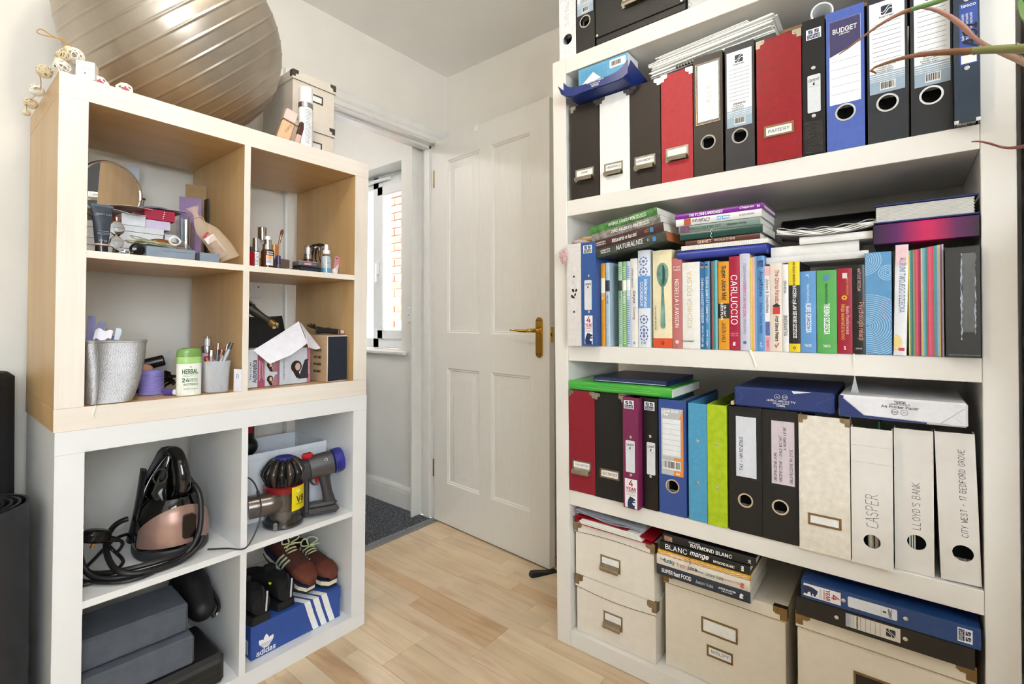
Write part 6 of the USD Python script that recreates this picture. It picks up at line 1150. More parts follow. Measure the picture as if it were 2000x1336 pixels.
for s_ in (-1, 1):
    part(t, 'jaw', [tube(curve([(-.030, s_ * .004, .066), (-.010, s_ * .010, .104), (.022, s_ * .010, .110)], 14), .004, 8)] + [tube(curve([(-.026 + .012 * k, s_ * .008, .080 + .007 * k), (-.036 + .014 * k, s_ * .014, .050 + .006 * k), (-.026 + .016 * k, s_ * .004, .014 + .006 * k)], 10), np.linspace(.0032, .0008, 10), 6) for k in range(5)], CLAW)
part(t, 'spring', cyl(.006, -.008, .008, 12, (-.008, 0, .100), (90, 0, 0)), CHROME); part(t, 'rest', tube([(-.03, 0, .002), (.03, 0, .002)], .002, 6), CLAW)
t = placed('sachet', 'pink sachet leaning on the compartment wall behind the dropper bottle', 'sachet', L(.705, .085, Z3) @ M4(euler(-8, 14, 0))); part(t, 'sachet', bx(0, 0, 0, .018, .002, .075, .0006), C('c98a94', .35)); part(t, 'fold', front(Polygon([(0, 0), (.018, 0), (.018, .050), (0, .022)]), -.0006, 0), C('dccfce', .4)); part(t, 'hole', cyl(.0022, 0, .0004, 12, (.007, -.0001, .066), (90, 0, 0)), INK)
t = bottle('dropper_bottle', 'clear dropper bottle with blue liquid and white bulb at the shelf front', 'bottle', L(.6505, .030, Z3), [('bottle', CLEARP, [(.0155, 0), (.0168, .0015), (.0168, .048), (.014, .058), (.0085, .062)]), ('liquid', mat('blue_liquid', '6aa6cc', .08), [(.0158, .0012), (.0160, .016)]), ('serum', mat('pale_serum', 'c5cdd3', .08), [(.0158, .0163), (.0158, .046), (.0125, .055)]), ('collar', C('f2f2f4', .35), [(.0115, .0622), (.0115, .075), (.010, .0755)]), ('bulb', C('f4f4f4', .4), [(.0065, .0757), (.0062, .087), (.004, .0935)])])
wrap_rows(t, .0170, .030, .034, D_(-115), D_(-75), 2, C('7d8790'), .0010, 6)
one('jar_lid', 'small round white jar lid lying against the dropper bottle', 'lid', L(.6755, .022, Z3) @ M4(euler(80, 0, 10), (0, 0, .0088)), 'lid', cyl(.0085, -.004, .004, 24, b=.001), C('f1f0ee', .4))
# ---------------------------------------------------------------- lower left compartment of the birch unit
z = Z2
SLV = mat('silver_leather', 'b9babd', .32, .7, vary=.05, scale=25, bump=.8, bscale=420)
t = placed('cosmetic_pouch', 'silver pebbled leather cosmetic pouch standing open at the left', 'pouch', L(.056, .010, z + .001))
rings = []
for f in np.linspace(0, 1, 12):
    x1 = .082 + .030 * f ** .7 + .004 * math.sin(f * 3); d_ = .050 - .030 * f; zz = .142 * f; sk = .018 * f
    ring_ = [(.012 + .004 * math.sin(f * 3.1), -.004 + .006 * f), (x1 * .55, -.002 + sk), (x1, sk + .004), (x1 + .006, sk + d_ * .5), (x1, sk + d_), (x1 * .5, d_ + sk + .004), (.002, d_), (-.0015, d_ * .4)]
    P_ = curve([(a, b, zz) for a, b in ring_ + ring_[:1]], 41)[:-1]; rings.append(P_)
part(t, 'body', loft(rings), SLV); top = rings[-1]
part(t, 'rim', tube(top, .0022, 6, closed=True), SLV); part(t, 'seam', tube(curve([(r_[1][0], r_[1][1] - .001, r_[1][2]) for r_ in rings], 24), .0016, 6), mat('silver_piping', '8c8d90', .35, .6)); part(t, 'zip', tube(top * (1, 1, 1) + (0, .001, .003), .0012, 5, closed=True), C('8f9093', .4))
t = placed('fan', 'folded lavender fabric fan behind the silver pouch', 'fan', L(.0570, .085, z + .0095)); part(t, 'pleat', [tf(bx(0, .002 * k, 0, .014, .002 * k + .0012, .195 - .012 * k), (0, 0, 0), (0, 4 + 6 * k, 0)) for k in range(6)], C('7f7fae', .6))
t = placed('tissue', 'white tissues poking out of the silver pouch', 'tissue', L(.072, .034, z + .146)); part(t, 'tissue', [sheet([[(.030 * u + .004 * v, .006 * math.sin(4 * u + k) + .006 * k, .002 + .026 * v * (1 - .5 * abs(u - .4)) + .004 * math.sin(9 * u)) for u in np.linspace(0, 1, 10)] for v in (0, .5, 1)], .0006) for k in range(2)], C('eceaf4', .8))
t = placed('paper_slips', 'pale blue folded slips standing in the silver pouch', 'paper', L(.112, .050, z + .148)); part(t, 'slip', [tf(bx(0, .002 * k, 0, .010, .002 * k + .0008, .028 - .003 * k), (0, 0, 0), (0, 8 + 6 * k, 0)) for k in range(3)], C('cfd8e6', .6))
t = placed('bangle_stack', 'lilac ribbed plastic hair roller standing on the shelf', 'hair roller', L(.2050, .115, z))
LIL = mat('lilac_plastic', '9a90d8', .4, vary=.05)
part(t, 'core', lathe([(.0255, .001), (.0255, .061), (.023, .061), (.023, .001), (.0255, .001)], 36), LIL)
for k in range(17): part(t, 'ring', tube([(.0268 * math.cos(a), .0268 * math.sin(a), .0022 + .0036 * k) for a in np.linspace(0, 2 * np.pi, 36, endpoint=False)], .0014, 6, closed=True), LIL)
t = placed('hair_dryer', 'black hair styler handle lying behind the lilac roller', 'hair styler', L(.150, .228, z + .055)); BK2 = mat('satin_black', '151518', .3, vary=.05)
part(t, 'handle', tf(cyl(.0155, 0, .115, 24, b=.003), (0, 0, 0), (0, 76, -14)), BK2); part(t, 'head', [trimesh.creation.icosphere(3, .024).apply_transform(np.diag([1.1, .9, .9, 1]))], BK2); part(t, 'stand', bx(-.02, -.01, -.0555, .05, .02, -.02, .004), BK2)
one('pink_sponge', 'small tan make-up sponge lying by the black styler', 'sponge', L(.200, .165, z + .0635), 'sponge', trimesh.creation.icosphere(3, 1).apply_transform(np.diag([.022, .016, .013, 1])), mat('tan_sponge', 'b98f78', .9, bump=.3, bscale=400))
bx_ = placed('jewellery_box', 'black lacquered jewellery box behind the lilac roller', 'box', L(.145, .170, z)); part(bx_, 'box', bx(0, 0, 0, .085, .035, .030, .003), BK2); part(bx_, 'lid', bx(-.002, -.002, .0304, .087, .037, .048, .004), BK2)
t = placed('saucer', 'small white dish beside the black jewellery box', 'dish', L(.150, .140, z + .0)); part(t, 'dish', lathe([(0, 0), (.014, 0), (.024, .010), (.0235, .012), (.012, .003), (0, .003)], 30), C('e6e5e8', .2)); part(t, 'bead', trimesh.creation.icosphere(2, .006).apply_translation((.008, -.008, .012)), C('7fa048', .3))
t = placed('hair_clips', 'tangle of glossy black hair clips between the roller and the deodorant', 'hair clips', L(.225, .170, z)); q = np.random.default_rng(31); part(t, 'clip', [tf(tube(curve([(-.020, 0, .004), (0, .004, .010 + .008 * q.random()), (.020, 0, .004)], 12), .0035, 6), (.012 + .040 * q.random(), .045 * q.random(), .004 + .036 * q.random()), (20 * q.random(), 40 * q.random() - 20, 180 * q.random())) for _ in range(16)], C('101012', .12), kind='stuff')
t = placed('mirror_card', 'pale silver sheet leaning behind the black clips', 'card', L(.190, .262, z) @ M4(euler(-10, 0, 0))); part(t, 'sheet', front(Polygon([(0, 0), (.085, 0), (.108, .108), (.094, .100), (.060, .060), (.0, .072)]), 0, .002), C('b9bfc8', .25))
t = placed('lip_balm', 'purple lip balm tube lying down beside the deodorant', 'lip balm', L(.2215, .070, z + .0082)); part(t, 'tube', cyl(.0080, 0, .026, 18, (0, 0, 0), (0, 90, -52), b=.001), C('5a4a9c', .3)); part(t, 'cap', tf(cyl(.0081, .0262, .038, 18, b=.0012), (0, 0, 0), (0, 90, -52)), C('efeff4', .35))
t = placed('deodorant', 'white deodorant stick with green cap lettered HERBAL', 'deodorant', L(.2655, .032, z, yaw=-4))
ov = affinity.scale(Point(0, 0).buffer(1, quad_segs=12), .0285, .0165)
part(t, 'body', flat(ov, .0025, .083), C('eeefe6', .4)); part(t, 'base', flat(affinity.scale(ov, .97, .97), 0, .0024), C('e3e4da', .4))
rings = [np.array([(.0285 * s_ * math.cos(a), .0165 * s_ * math.sin(a), zz) for a in np.linspace(0, 2 * np.pi, 36, endpoint=False)]) for zz, s_ in ((.0832, 1.0), (.112, 1.0), (.118, .95), (.1215, .80), (.1228, .5))]
part(t, 'cap', loft(rings[:]), mat('green_cap', '7fae5a', .2, vary=.05, transmission_weight=.2)); part(t, 'cap_band', flat(affinity.scale(ov, 1.006, 1.006), .0836, .1000), C('a3cf7e', .3))
GRT = C('2f6b3c', .5)
T(t, 'HERBAL', .0115, GRT, -.001, .0625, y=-.0168, bold=True, length=.036); T(t, '24', .0098, GRT, -.0115, .0405, y=-.0166, bold=True); T(t, 'HOUR ODOR', .0034, GRT, .006, .0425, y=-.0168, length=.019); T(t, 'PROTECTION', .0034, GRT, .006, .0375, y=-.0168, length=.019); rows_of(t, 'small_print', -.016, .016, [.0305, .0275], GRT, -.0166, .0012); T(t, '2 OZ (57 g) e', .0036, GRT, 0, .017, y=-.0167); rows_of(t, 'rule', -.017, .015, [.0535, .0500], GRT, -.0167, .0005); part(t, 'leaf_mark', front(affinity.rotate(affinity.scale(Point(0, .0745).buffer(.0022), .5, 1), -15), -.0171, -.0166), GRT, smooth=False); decal(t, 'dial', -.009, .001, .009, .0075, C('f4f5ee', .4), -.0165, .001)
t = bottle('spray_bottle', 'pink spray bottle with silver collar behind the green-capped deodorant', 'bottle', L(.3385, .120, z), [('body', C('b98fa3', .25), [(.0165, 0), (.0185, .002), (.0185, .092), (.016, .102), (.0135, .104)]), ('collar', SILV, [(.0155, .1042), (.0155, .1225), (.0145, .123)]), ('cap', CLEARP, [(.0112, .1232), (.0108, .150), (.0095, .153)]), ('nozzle', C('d6d2e0', .3), [(.007, .1233), (.007, .142), (.005, .144)])])
t = placed('brush_cup', 'frosted plastic cup of make-up brushes and pencils', 'cup', L(.3315, .0405, z)); FROST = film_mat('frosted_cup', 'dfe3ea', .42, .25)
rings_o = [np.array([(s_ * math.copysign(abs(math.cos(a)) ** .6, math.cos(a)), s_ * math.copysign(abs(math.sin(a)) ** .6, math.sin(a)), zz) for a in np.linspace(0, 2 * np.pi, 40, endpoint=False)]) for zz, s_ in ((0.0, .026), (.002, .0285), (.086, .0335))]
rings_i = [np.array([(s_ * math.copysign(abs(math.cos(a)) ** .6, math.cos(a)), s_ * math.copysign(abs(math.sin(a)) ** .6, math.sin(a)), zz) for a in np.linspace(0, 2 * np.pi, 40, endpoint=False)]) for zz, s_ in ((.086, .0322), (.003, .0272))]
part(t, 'cup', loft(rings_o + rings_i), FROST)
def stick(label, name, cat, x, y, tx, ty, ln, r, c, tip, rough=.3, z0=.005):
    d_ = np.array([tx, ty, 1.0]); d_ /= np.linalg.norm(d_); t = placed(name, label, cat, L(x, y, z + z0)); P_ = lambda a, b, n=6: np.array([d_ * q_ for q_ in np.linspace(a, b, n)])
    part(t, 'barrel', tube(P_(0, ln * .86), r, 10), C(c, rough)); part(t, 'tip', tube(P_(ln * .8605, ln), np.linspace(r * 1.02, r * .9, 6), 10), tip if not isinstance(tip, str) else C(tip, .3)); return t
for k, (lb, nm, ct, x, y, tx, ty, ln, r, c, tp) in enumerate((
    ('thick silver-grey make-up pen slanting right across the frosted cup', 'makeup_pen', 'pen', .3145, .024, .42, .05, .140, .0052, '9ba3b0', '3a3c42'), ('second grey make-up pencil in the frosted cup beside the thick pen', 'makeup_pencil', 'pencil', .3255, .024, .30, .05, .118, .0038, '7f8896', '4a4a50'), ('brush with a rose gold end at the back of the frosted cup', 'makeup_brush', 'brush', .335, .055, .10, .10, .128, .0034, '5a5f68', ROSE), ('copper-ended brush standing right in the frosted cup', 'makeup_brush', 'brush', .342, .050, .20, .05, .126, .0034, '6b4a3e', ROSE),
    ('dark-capped brow pencil leaning left in the frosted cup', 'makeup_pencil', 'pencil', .344, .026, -.42, .1, .098, .0034, '44474f', 'b5764a'), ('clear tube with copper cap in the frosted cup', 'lip_gloss', 'lip gloss', .336, .034, .16, .22, .112, .0062, 'cfc4c2', ROSE), ('dark brown brush handle in the middle of the frosted cup', 'makeup_brush', 'brush', .328, .046, .22, .05, .108, .0036, '2e2a2c', '8a5a3c'), ('short square silver lipstick case in the frosted cup', 'lipstick', 'lipstick', .322, .054, .06, .08, .108, .0068, '8c8a8c', SILV))):
    stick(lb, nm, ct, x, y, tx, ty, ln, r, c, tp)
t = placed('lipstick', 'dark red round lipstick top at the left rim of the frosted cup', 'lipstick', L(.3110, .042, z + .005)); part(t, 'tube', cyl(.0062, 0, .078, 18, (0, 0, 0)), C('d9b9a0', .3)); part(t, 'cap', cyl(.0066, .0782, .094, 18, b=.002), C('8e1838', .25))
t = placed('card', 'white folded leaflet with an oval mark leaning by the divider', 'leaflet', L(.3665, .010, z, yaw=-35)); part(t, 'leaf', front(Polygon([(0, 0), (.020, .0), (.0215, .060), (.0005, .062)]), 0, .0006), C('d9d7e2', .6)); part(t, 'back_leaf', front(Polygon([(0, 0), (.016, 0), (.018, .061), (.0, .062)]), .004, .0046), C('c4c0cf', .6)); part(t, 'oval_mark', front(affinity.scale(Point(.0095, .042).buffer(.0065), .45, 1).difference(affinity.scale(Point(.0095, .042).buffer(.0065), .25, .8)), -.0003, 0), C('4f7a5a'), smooth=False)
# ---------------------------------------------------------------- lower right compartment
t = placed('curler_box', 'printed hair curler box with its white flap lid open', 'box', L(.4165, .042, z, yaw=3.5))
part(t, 'carton', bx(0, 0, .001, .197, .11, .112, .0008), C('d4d9e2', .4))
for nm, x0, x1, c in (('magenta_band', .0285, .050, 'a55270'), ('pink_edge', .1855, .1965, 'c2738d'), ('mauve_line', .088, .095, '8b6d8c')): decal(t, nm, x0, .0015, x1, .112, C(c, .4))
T(t, 'Automatica', .0115, C('23232c'), .0195, .048, 90, y=-.0001, bold=True, length=.066); T(t, 'Wraps, Curls, Sets', .0052, C('23232c'), .0085, .050, 90, y=-.0001, length=.052); T(t, 'Change the way you curl', .0055, C('7c7f92'), .109, .050, 90, y=-.0001, length=.070)
for k in range(4): rows_of(t, 'small_print', .033 + .0045 * k, .0342 + .0045 * k, [.050 + .001 * (k % 2)], WHITE, -.0005, .060 - .008 * (k % 3))
T(t, 'AUTO CURLER', .0042, WHITE, .191, .050, 90, y=-.0005)
def portrait(t, x, zz, s, dark):
    g = part(t, 'portrait', front(affinity.scale(Point(x - .1 * s, zz + .12 * s).buffer(.19 * s), .8, 1.05), -.0010, -.0004), C('dcb39f', .5), smooth=False)
    part(g, 'hair', front(affinity.scale(Point(x - .16 * s, zz + .13 * s).buffer(.30 * s), .95, 1).union(Polygon([(x - .45 * s, zz + .1 * s), (x - .1 * s, zz + .1 * s), (x + .06 * s, zz - .42 * s), (x - .14 * s, zz - .45 * s)])).difference(affinity.scale(Point(x - .08 * s, zz + .12 * s).buffer(.18 * s), .8, 1.05)), -.0013, -.0010), C('2a1d1b', .5), smooth=False)
    part(g, 'dress', front(Polygon([(x - .05 * s, zz - .5 * s), (x + .5 * s, zz - .5 * s), (x + .5 * s, zz + .5 * s), (x + .3 * s, zz + .45 * s), (x + .1 * s, zz - .1 * s)]), -.0008, -.0004), C(dark, .5), smooth=False)
portrait(t, .159, .046, .062, '34333d'); portrait(t, .071, .060, .034, 'b5767a'); portrait(t, .071, .018, .034, 'b5767a')
CARDW = C('e4e3ec', .45)
part(t, 'flap_lid', [tf(front(Polygon([(0, .0), (.010, -.022), (.040, -.046), (.050, -.048), (.142, -.004), (.148, .0), (.150, .040), (.146, .062), (0, .0)]).buffer(.0015), -.0012, 0), (.0, -.024, .0955), (-28, 0, 0))] if 0 else
     sheet([[(a, b, c) for a, b, c in (((1 - u) * p0[0] + u * p1[0], (1 - u) * p0[1] + u * p1[1], (1 - u) * p0[2] + u * p1[2]) for u in np.linspace(0, 1, 10))] for p0, p1 in (((0.0, -.030, .112), (.038, -.050, .072)), ((.05, -.020, .138), (.100, -.052, .094)), ((.10, -.006, .163), (.138, -.048, .116)), ((.163, .012, .196), (.158, -.044, .128)))], .0016), CARDW)
part(t, 'flap_side', sheet([[(a, b, c) for a, b, c in (((1 - u) * p0[0] + u * p1[0], (1 - u) * p0[1] + u * p1[1], (1 - u) * p0[2] + u * p1[2]) for u in np.linspace(0, 1, 8))] for p0, p1 in (((.167, .008, .192), (.156, -.040, .150)), ((.185, .000, .165), (.162, -.046, .116)), ((.205, -.010, .135), (.188, -.046, .108)), ((.214, -.016, .121), (.204, -.044, .112)))], .0016), CARDW)
t = placed('gift_box', 'beige box with a dark navy front panel at the right of the compartment', 'box', L(.6490, .014, z, yaw=2))
BEI = C('c9ab8b', .5)
part(t, 'carton', bx(0, .0008, 0, .074, .12, .150, .0012), C('d9cfc6', .45)); decal(t, 'navy_front', .0025, .003, .0725, .147, mat('navy_card', '1c2431', .4, vary=.04), .0008); part(t, 'beige_side', bx(-.0008, .0015, .001, -.0001, .119, .149), BEI)
for k, s_ in enumerate(('LUMIERE LED', 'LIGHT TIMER', 'PRO MIRROR', 'USB COMPACT')):
    m_ = text_poly(s_, .0075, x=0, z=0, bold=True, length=.044); v_ = m_.vertices; part(t, 'lettering', trimesh.Trimesh(np.stack([-.0008 + v_[:, 1] - .0002, .055 - v_[:, 0], .102 - .023 * k + v_[:, 2]], 1), m_.faces, process=False), C('33291f'), smooth=False)
t = placed('hair_brush', 'black styling tool with a pale pink tip lying on the navy box', 'hair styler', L(.645, .075, z + .1655, yaw=-6)); part(t, 'handle', tube(curve([(0, 0, .002), (.03, -.004, .0), (.075, -.010, -.004)], 16), np.interp(np.arange(16), (0, 4, 15), (.0135, .010, .0085)), 14), BK2); part(t, 'tip', tube([(.0755, -.0102, -.004), (.088, -.012, -.0055)], (.0065, .0055), 12), C('d9c4c4', .3)); part(t, 'ring', tube([(.068, -.0092, -.0035), (.071, -.0096, -.0037)], .0092, 14), CHROME)
q = np.random.default_rng(17); part(t, 'bristle', [tube([(-.004, .0, .004), (-.004 - .03 * q.random(), .012 * (q.random() - .5), .014 + .014 * q.random())], .0005, 4) for _ in range(40)], BK2, kind='stuff'); part(t, 'switch', bx(.030, -.014, .0065, .040, -.006, .0105, .001), C('3a3a3e', .3))
t = placed('round_brush', 'black round hair brush with a gold-ended ribbed handle lying on the bag', 'hair brush', L(.4395, .055, z + .2135, yaw=0))
HP = np.array([(0, .03, .020), (.012, .018, .006), (.038, -.020, -.022), (.046, -.034, -.032)])
part(t, 'handle', tube(curve(HP[:3], 16), np.interp(np.arange(16), (0, 2, 15), (.0165, .0135, .0100)), 18), mat('ribbed_black', '2a2a26', .4, bump=.4, bscale=300)); part(t, 'end_cap', tube([HP[2] * .999, HP[3]], (.0108, .0112), 18), mat('gold_cap', 'bfa46a', .25, .9)); part(t, 'end_dot', trimesh.creation.icosphere(2, .0042).apply_translation(HP[3] + (.002, -.004, -.002)), C('3a3a3a', .3))
part(t, 'barrel', tube([(0, .031, .021), (-.008, .075, .046)], .0125, 16), BK2); part(t, 'bristle', [tube([np.array((0, .035, .023)) + s_ * np.array((-.008, .040, .023)), np.array((0, .035, .023)) + s_ * np.array((-.008, .040, .023)) + np.array((math.cos(a), .3 * math.sin(a), math.sin(a))) * .020], .0006, 4) for s_ in np.linspace(0, 1, 9) for a in np.linspace(0, 6.28, 14, endpoint=False)], C('121214', .4), kind='stuff')
t = placed('black_bag', 'soft black cloth bag behind the open curler box', 'bag', L(.420, .165, z)); rings = [np.array([(.105 + (.098 - .02 * f * f) * math.copysign(abs(math.cos(a)) ** .5, math.cos(a)), .075 + (.065 - .03 * f) * math.copysign(abs(math.sin(a)) ** .5, math.sin(a)), .208 * f + .006 * f * math.cos(2 * a + 1)) for a in np.linspace(0, 2 * np.pi, 36, endpoint=False)]) for f in np.linspace(0, 1, 9)]
part(t, 'bag', loft(rings), mat('black_nylon', '0c0c10', .6, vary=.1, bump=.3, bscale=60)); part(t, 'stripe', bx(.038, .008, .150, .0392, .0095, .175), C('8d8d92'))
t = placed('dress_bag', 'dark navy strip of cloth hanging at the left edge of the compartment', 'cloth', L(.4045, .150, z + .02)); part(t, 'cloth', sheet([[(.001 + .022 * u, .02 + .006 * math.sin(5 * u), .318 * v) for u in np.linspace(0, 1, 8)] for v in (0, 1)], .003), C('191733', .7)) if 0 else part(t, 'cloth', bx(0, 0, -.0190, .016, .02, .305, .004), C('191733', .7))
# ================================================================ in the white unit
z = ZW
# steam iron on its base
t = placed('steam_iron', 'black and copper steam generator iron standing in the upper left white compartment', 'steam iron', L(.268, .150, z))
GB = mat('gloss_piano_black', '08080a', .06, vary=.02, coat_weight=.4); COP = mat('rose_copper', 'b08f84', .32, .55, vary=.04, scale=40)
MB = mat('matt_grey_plastic', '2a2c30', .5)
def egg(a, fr, bk): return np.where(np.sin(a) < 0, fr, bk)
def deck(w, f_, b_, zz, n=48):
    A = np.linspace(0, 2 * np.pi, n, endpoint=False); return np.array([(w * math.cos(a), (f_ if math.sin(a) < 0 else b_) * math.sin(a), zz) for a in A])
part(t, 'foot', loft([deck(.082, .082, .150, 0), deck(.086, .086, .154, .006), deck(.086, .086, .154, .020), deck(.084, .084, .152, .026)]), MB)
part(t, 'base', loft([deck(.0845, .0845, .1525, .0262), deck(.087, .087, .155, .036), deck(.086, .086, .155, .060), deck(.080, .082, .152, .095), deck(.070, .074, .140, .128), deck(.056, .062, .120, .152)]), GB)
# copper shield wrapped round the front
g_ = []
for v in np.linspace(0, 1, 16):
    rw = []
    for a in np.linspace(math.radians(-168), math.radians(-12), 40):
        s_ = math.sin((a + math.pi) / math.pi * math.pi) if 0 else abs(math.sin(a)); topz = .042 + .094 * max(s_, 0) ** .6; zz = .036 + (topz - .036) * v
        k = np.interp(zz, (.03, .036, .060, .095, .128), (.0868, .0872, .0862, .0815, .0735)); k2 = np.interp(zz, (.03, .036, .060, .095, .128), (.0868, .0872, .0862, .0832, .0765))
        rw.append((1.012 * k * math.cos(a), 1.012 * k2 * math.sin(a) - .0012, zz))
    g_.append(rw)
part(t, 'copper_shield', sheet(np.array(g_), .0016), COP)
part(t, 'window', [front(rrect(-.004, .050, .028, .112, .009, 5), -.0925, -.070)], GB, label='black oval window in the copper shield')
part(t, 'cable_notch', [tube([(.022, -.086, .046), (.022, -.070, .046)], .010, 14), tube([(-.020, -.084, .040), (-.020, -.072, .040)], .006, 12)], GB)
# iron standing on the deck, nose up
path_ = [(.0, .040, .120, .062, .020), (.0, .046, .160, .052, .026), (.0, .050, .200, .037, .028), (.002, .050, .235, .022, .024), (.003, .046, .258, .014, .016), (.003, .042, .268, .006, .008)]
part(t, 'iron_body', loft([np.array([(cx + w * math.cos(a), cy + d_ * math.sin(a), cz) for a in np.linspace(0, 2 * np.pi, 32, endpoint=False)]) for cx, cy, cz, w, d_ in path_]), GB)
part(t, 'soleplate', loft([np.array([(cx + (w + .006) * math.cos(a), cy + .026 + .007 * math.sin(a), cz) for a in np.linspace(0, 2 * np.pi, 24, endpoint=False)]) for cx, cy, cz, w, d_ in path_]), MB)
part(t, 'handle', tube(curve([(-.004, .022, .262), (.004, -.012, .262), (.010, -.034, .225), (.012, -.038, .175), (.004, -.020, .140), (-.010, .016, .124)], 40), np.interp(np.arange(40), (0, 6, 20, 30, 39), (.012, .016, .018, .017, .013)), 18), GB)
part(t, 'nose_tip', bx(-.004, .012, .262, .014, .030, .2735, .004), C('55565a', .2)); part(t, 'steam_collar', [tube([(-.030 + .016 * math.cos(a), .0, .205 + .020 * math.sin(a)) for a in np.linspace(0, 6.28, 28, endpoint=False)], .0022, 8, closed=True)], MB)
part(t, 'side_fin', [loft([np.array([(s_ * (.060 + .030 * f) + .006 * math.cos(a), .030 + .022 * math.sin(a), .125 - .085 * f + .10 * (1 - f) ** 2) for a in np.linspace(0, 6.28, 16, endpoint=False)]) for f in np.linspace(0, 1, 10)]) for s_ in (-1,)], mat('smoky_black', '1a1c21', .12))
part(t, 'frame_arc', tube(curve([(-.080, .010, .060), (-.070, .020, .130), (-.050, .030, .185), (-.024, .036, .225), (.004, .040, .250), (.022, .036, .225), (.050, .020, .170), (.074, .010, .100)], 40), .0075, 12), GB)
part(t, 'button', bx(.006, -.056, .196, .020, -.048, .204, .002), C('b9bcc0', .2))
CAB = mat('black_cable', '141416', .38, vary=.05, bump=.2, bscale=900)
def cab(pts, n, r): q_ = curve(pts, n); q_[:, 2] = np.maximum(q_[:, 2], r + .0007); q_[:, 0] = np.maximum(q_[:, 0], .0548 + r - .268); return q_
def c_(x, y, zz): return (x - .268, y - .150, zz)
part(t, 'steam_hose', tube(cab([c_(.303, .100, .178), c_(.309, .085, .160), c_(.310, .066, .100), c_(.300, .050, .060), c_(.27, .040, .020), c_(.20, .030, .0085), c_(.14, .040, .0085), c_(.095, .070, .012), c_(.075, .10, .030), c_(.066, .110, .075)], 80, .0072), .0072, 12), CAB)
part(t, 'hose', tube(cab([c_(.310, .052, .046), c_(.298, .040, .030), c_(.25, .028, .0085), c_(.19, .022, .0085), c_(.135, .034, .0205), c_(.118, .090, .040), c_(.125, .150, .070), c_(.150, .185, .092), c_(.178, .19, .098)], 70, .0068), .0068, 12), CAB)
part(t, 'hose', tube(cab([c_(.285, .046, .0195), c_(.23, .034, .0225), c_(.17, .040, .0225), c_(.115, .070, .018), c_(.080, .110, .020), c_(.064, .15, .048)], 60, .0062), .0062, 10), CAB)
part(t, 'mains_cable', tube(cab([c_(.235, .19, .012), c_(.205, .22, .040), c_(.16, .20, .052), c_(.10, .15, .030), c_(.068, .12, .012), c_(.09, .060, .0075), c_(.14, .016, .006), c_(.19, .018, .006), c_(.225, .040, .008)], 80, .0042), .0042, 10), CAB)
part(t, 'mains_cable', tube(cab([c_(.062, .080, .0055), c_(.090, .075, .0055), c_(.13, .10, .0055), c_(.160, .16, .0055), c_(.150, .20, .020), c_(.135, .185, .050)], 50, .0042), .0042, 10), CAB)
pl_ = placed('plug', 'black mains plug lying on the coiled iron cable', 'plug', L(.098, .125, z + .096) @ M4(euler(0, 18, 10))); part(pl_, 'body', loft([np.array([(.032 * s_ * math.cos(a), .026 * s_ * math.sin(a), zz) for a in np.linspace(0, 6.28, 28, endpoint=False)]) for zz, s_ in ((-.012, .88), (-.008, 1), (.006, 1), (.014, .8), (.017, .5))]), mat('plug_black', '0d0d0f', .2)); part(pl_, 'prong', bx(-.002, -.004, -.028, .002, .004, -.0122), BRASS); part(pl_, 'grip', tube([(.024, 0, -.006), (.056, .004, -.012)], (.0085, .0055), 12), C('0d0d0f', .3))
part(pl_, 'cable', tube(curve([(.056, .004, -.012), (.070, .010, -.020), (.075, .03, -.050)], 14), .0042, 10), CAB)
# vacuum cleaner
t = placed('vacuum_cleaner', 'cordless hand vacuum with blue filter and clear dust bin on the shelf', 'vacuum cleaner', L(.5450, .080, z, yaw=-20))
GREYM = mat('vac_grey_metal', '6b6b70', .3, .7, vary=.04); VPUR = C('2a2f92', .3); VRED = mat('vac_red', 'b5121c', .2); BRZ = mat('vac_bronze', '4f4843', .22, .7, vary=.05); DGR = mat('vac_dark', '3a383c', .35, vary=.04); NIC = mat('vac_nickel', '2b2a2c', .2, .6)
CBIN = pane_mat('dust_bin_clear', (.80, .80, .82), .02, .06)
part(t, 'bin', lathe([(.056, .006), (.0565, .020), (.0555, .105), (.0545, .105), (.0545, .010), (0, .010), (0, .006), (.056, .006)], 48), CBIN)
part(t, 'bin_base', lathe([(0, 0), (.055, 0), (.0590, .003), (.0590, .0125), (.0568, .0125), (.0568, .0058), (0, .0058)], 48), pane_mat('bin_smoked', (.55, .55, .57), .05, .08)); part(t, 'bin_latch', bx(-.034, -.062, .004, -.022, -.052, .026, .003), C('6f7075', .3))
q = np.random.default_rng(3); part(t, 'dust', [trimesh.creation.icosphere(1, 1).apply_transform(np.diag([.010 + .01 * q.random(), .010 + .01 * q.random(), .008 + .008 * q.random(), 1])).apply_translation((.030 * math.cos(a) * q.random() ** .5, .030 * math.sin(a) * q.random() ** .5, .018 + .028 * q.random())) for a in q.uniform(0, 6.28, 40)], mat('grey_fluff', '8f8a87', .95, vary=.2, scale=120, bump=1.0, bscale=500), kind='stuff')
part(t, 'cyclone_shroud', lathe([(0, .045), (.034, .045), (.040, .055), (.040, .112), (0, .112)], 36), mat('shroud_mesh', '77716e', .4, .4, vary=.2, scale=600)); part(t, 'red_collar', lathe([(.0575, .106), (.0580, .108), (.0580, .122), (.052, .126), (.052, .106), (.0575, .106)], 48), C('7d0f18', .25))
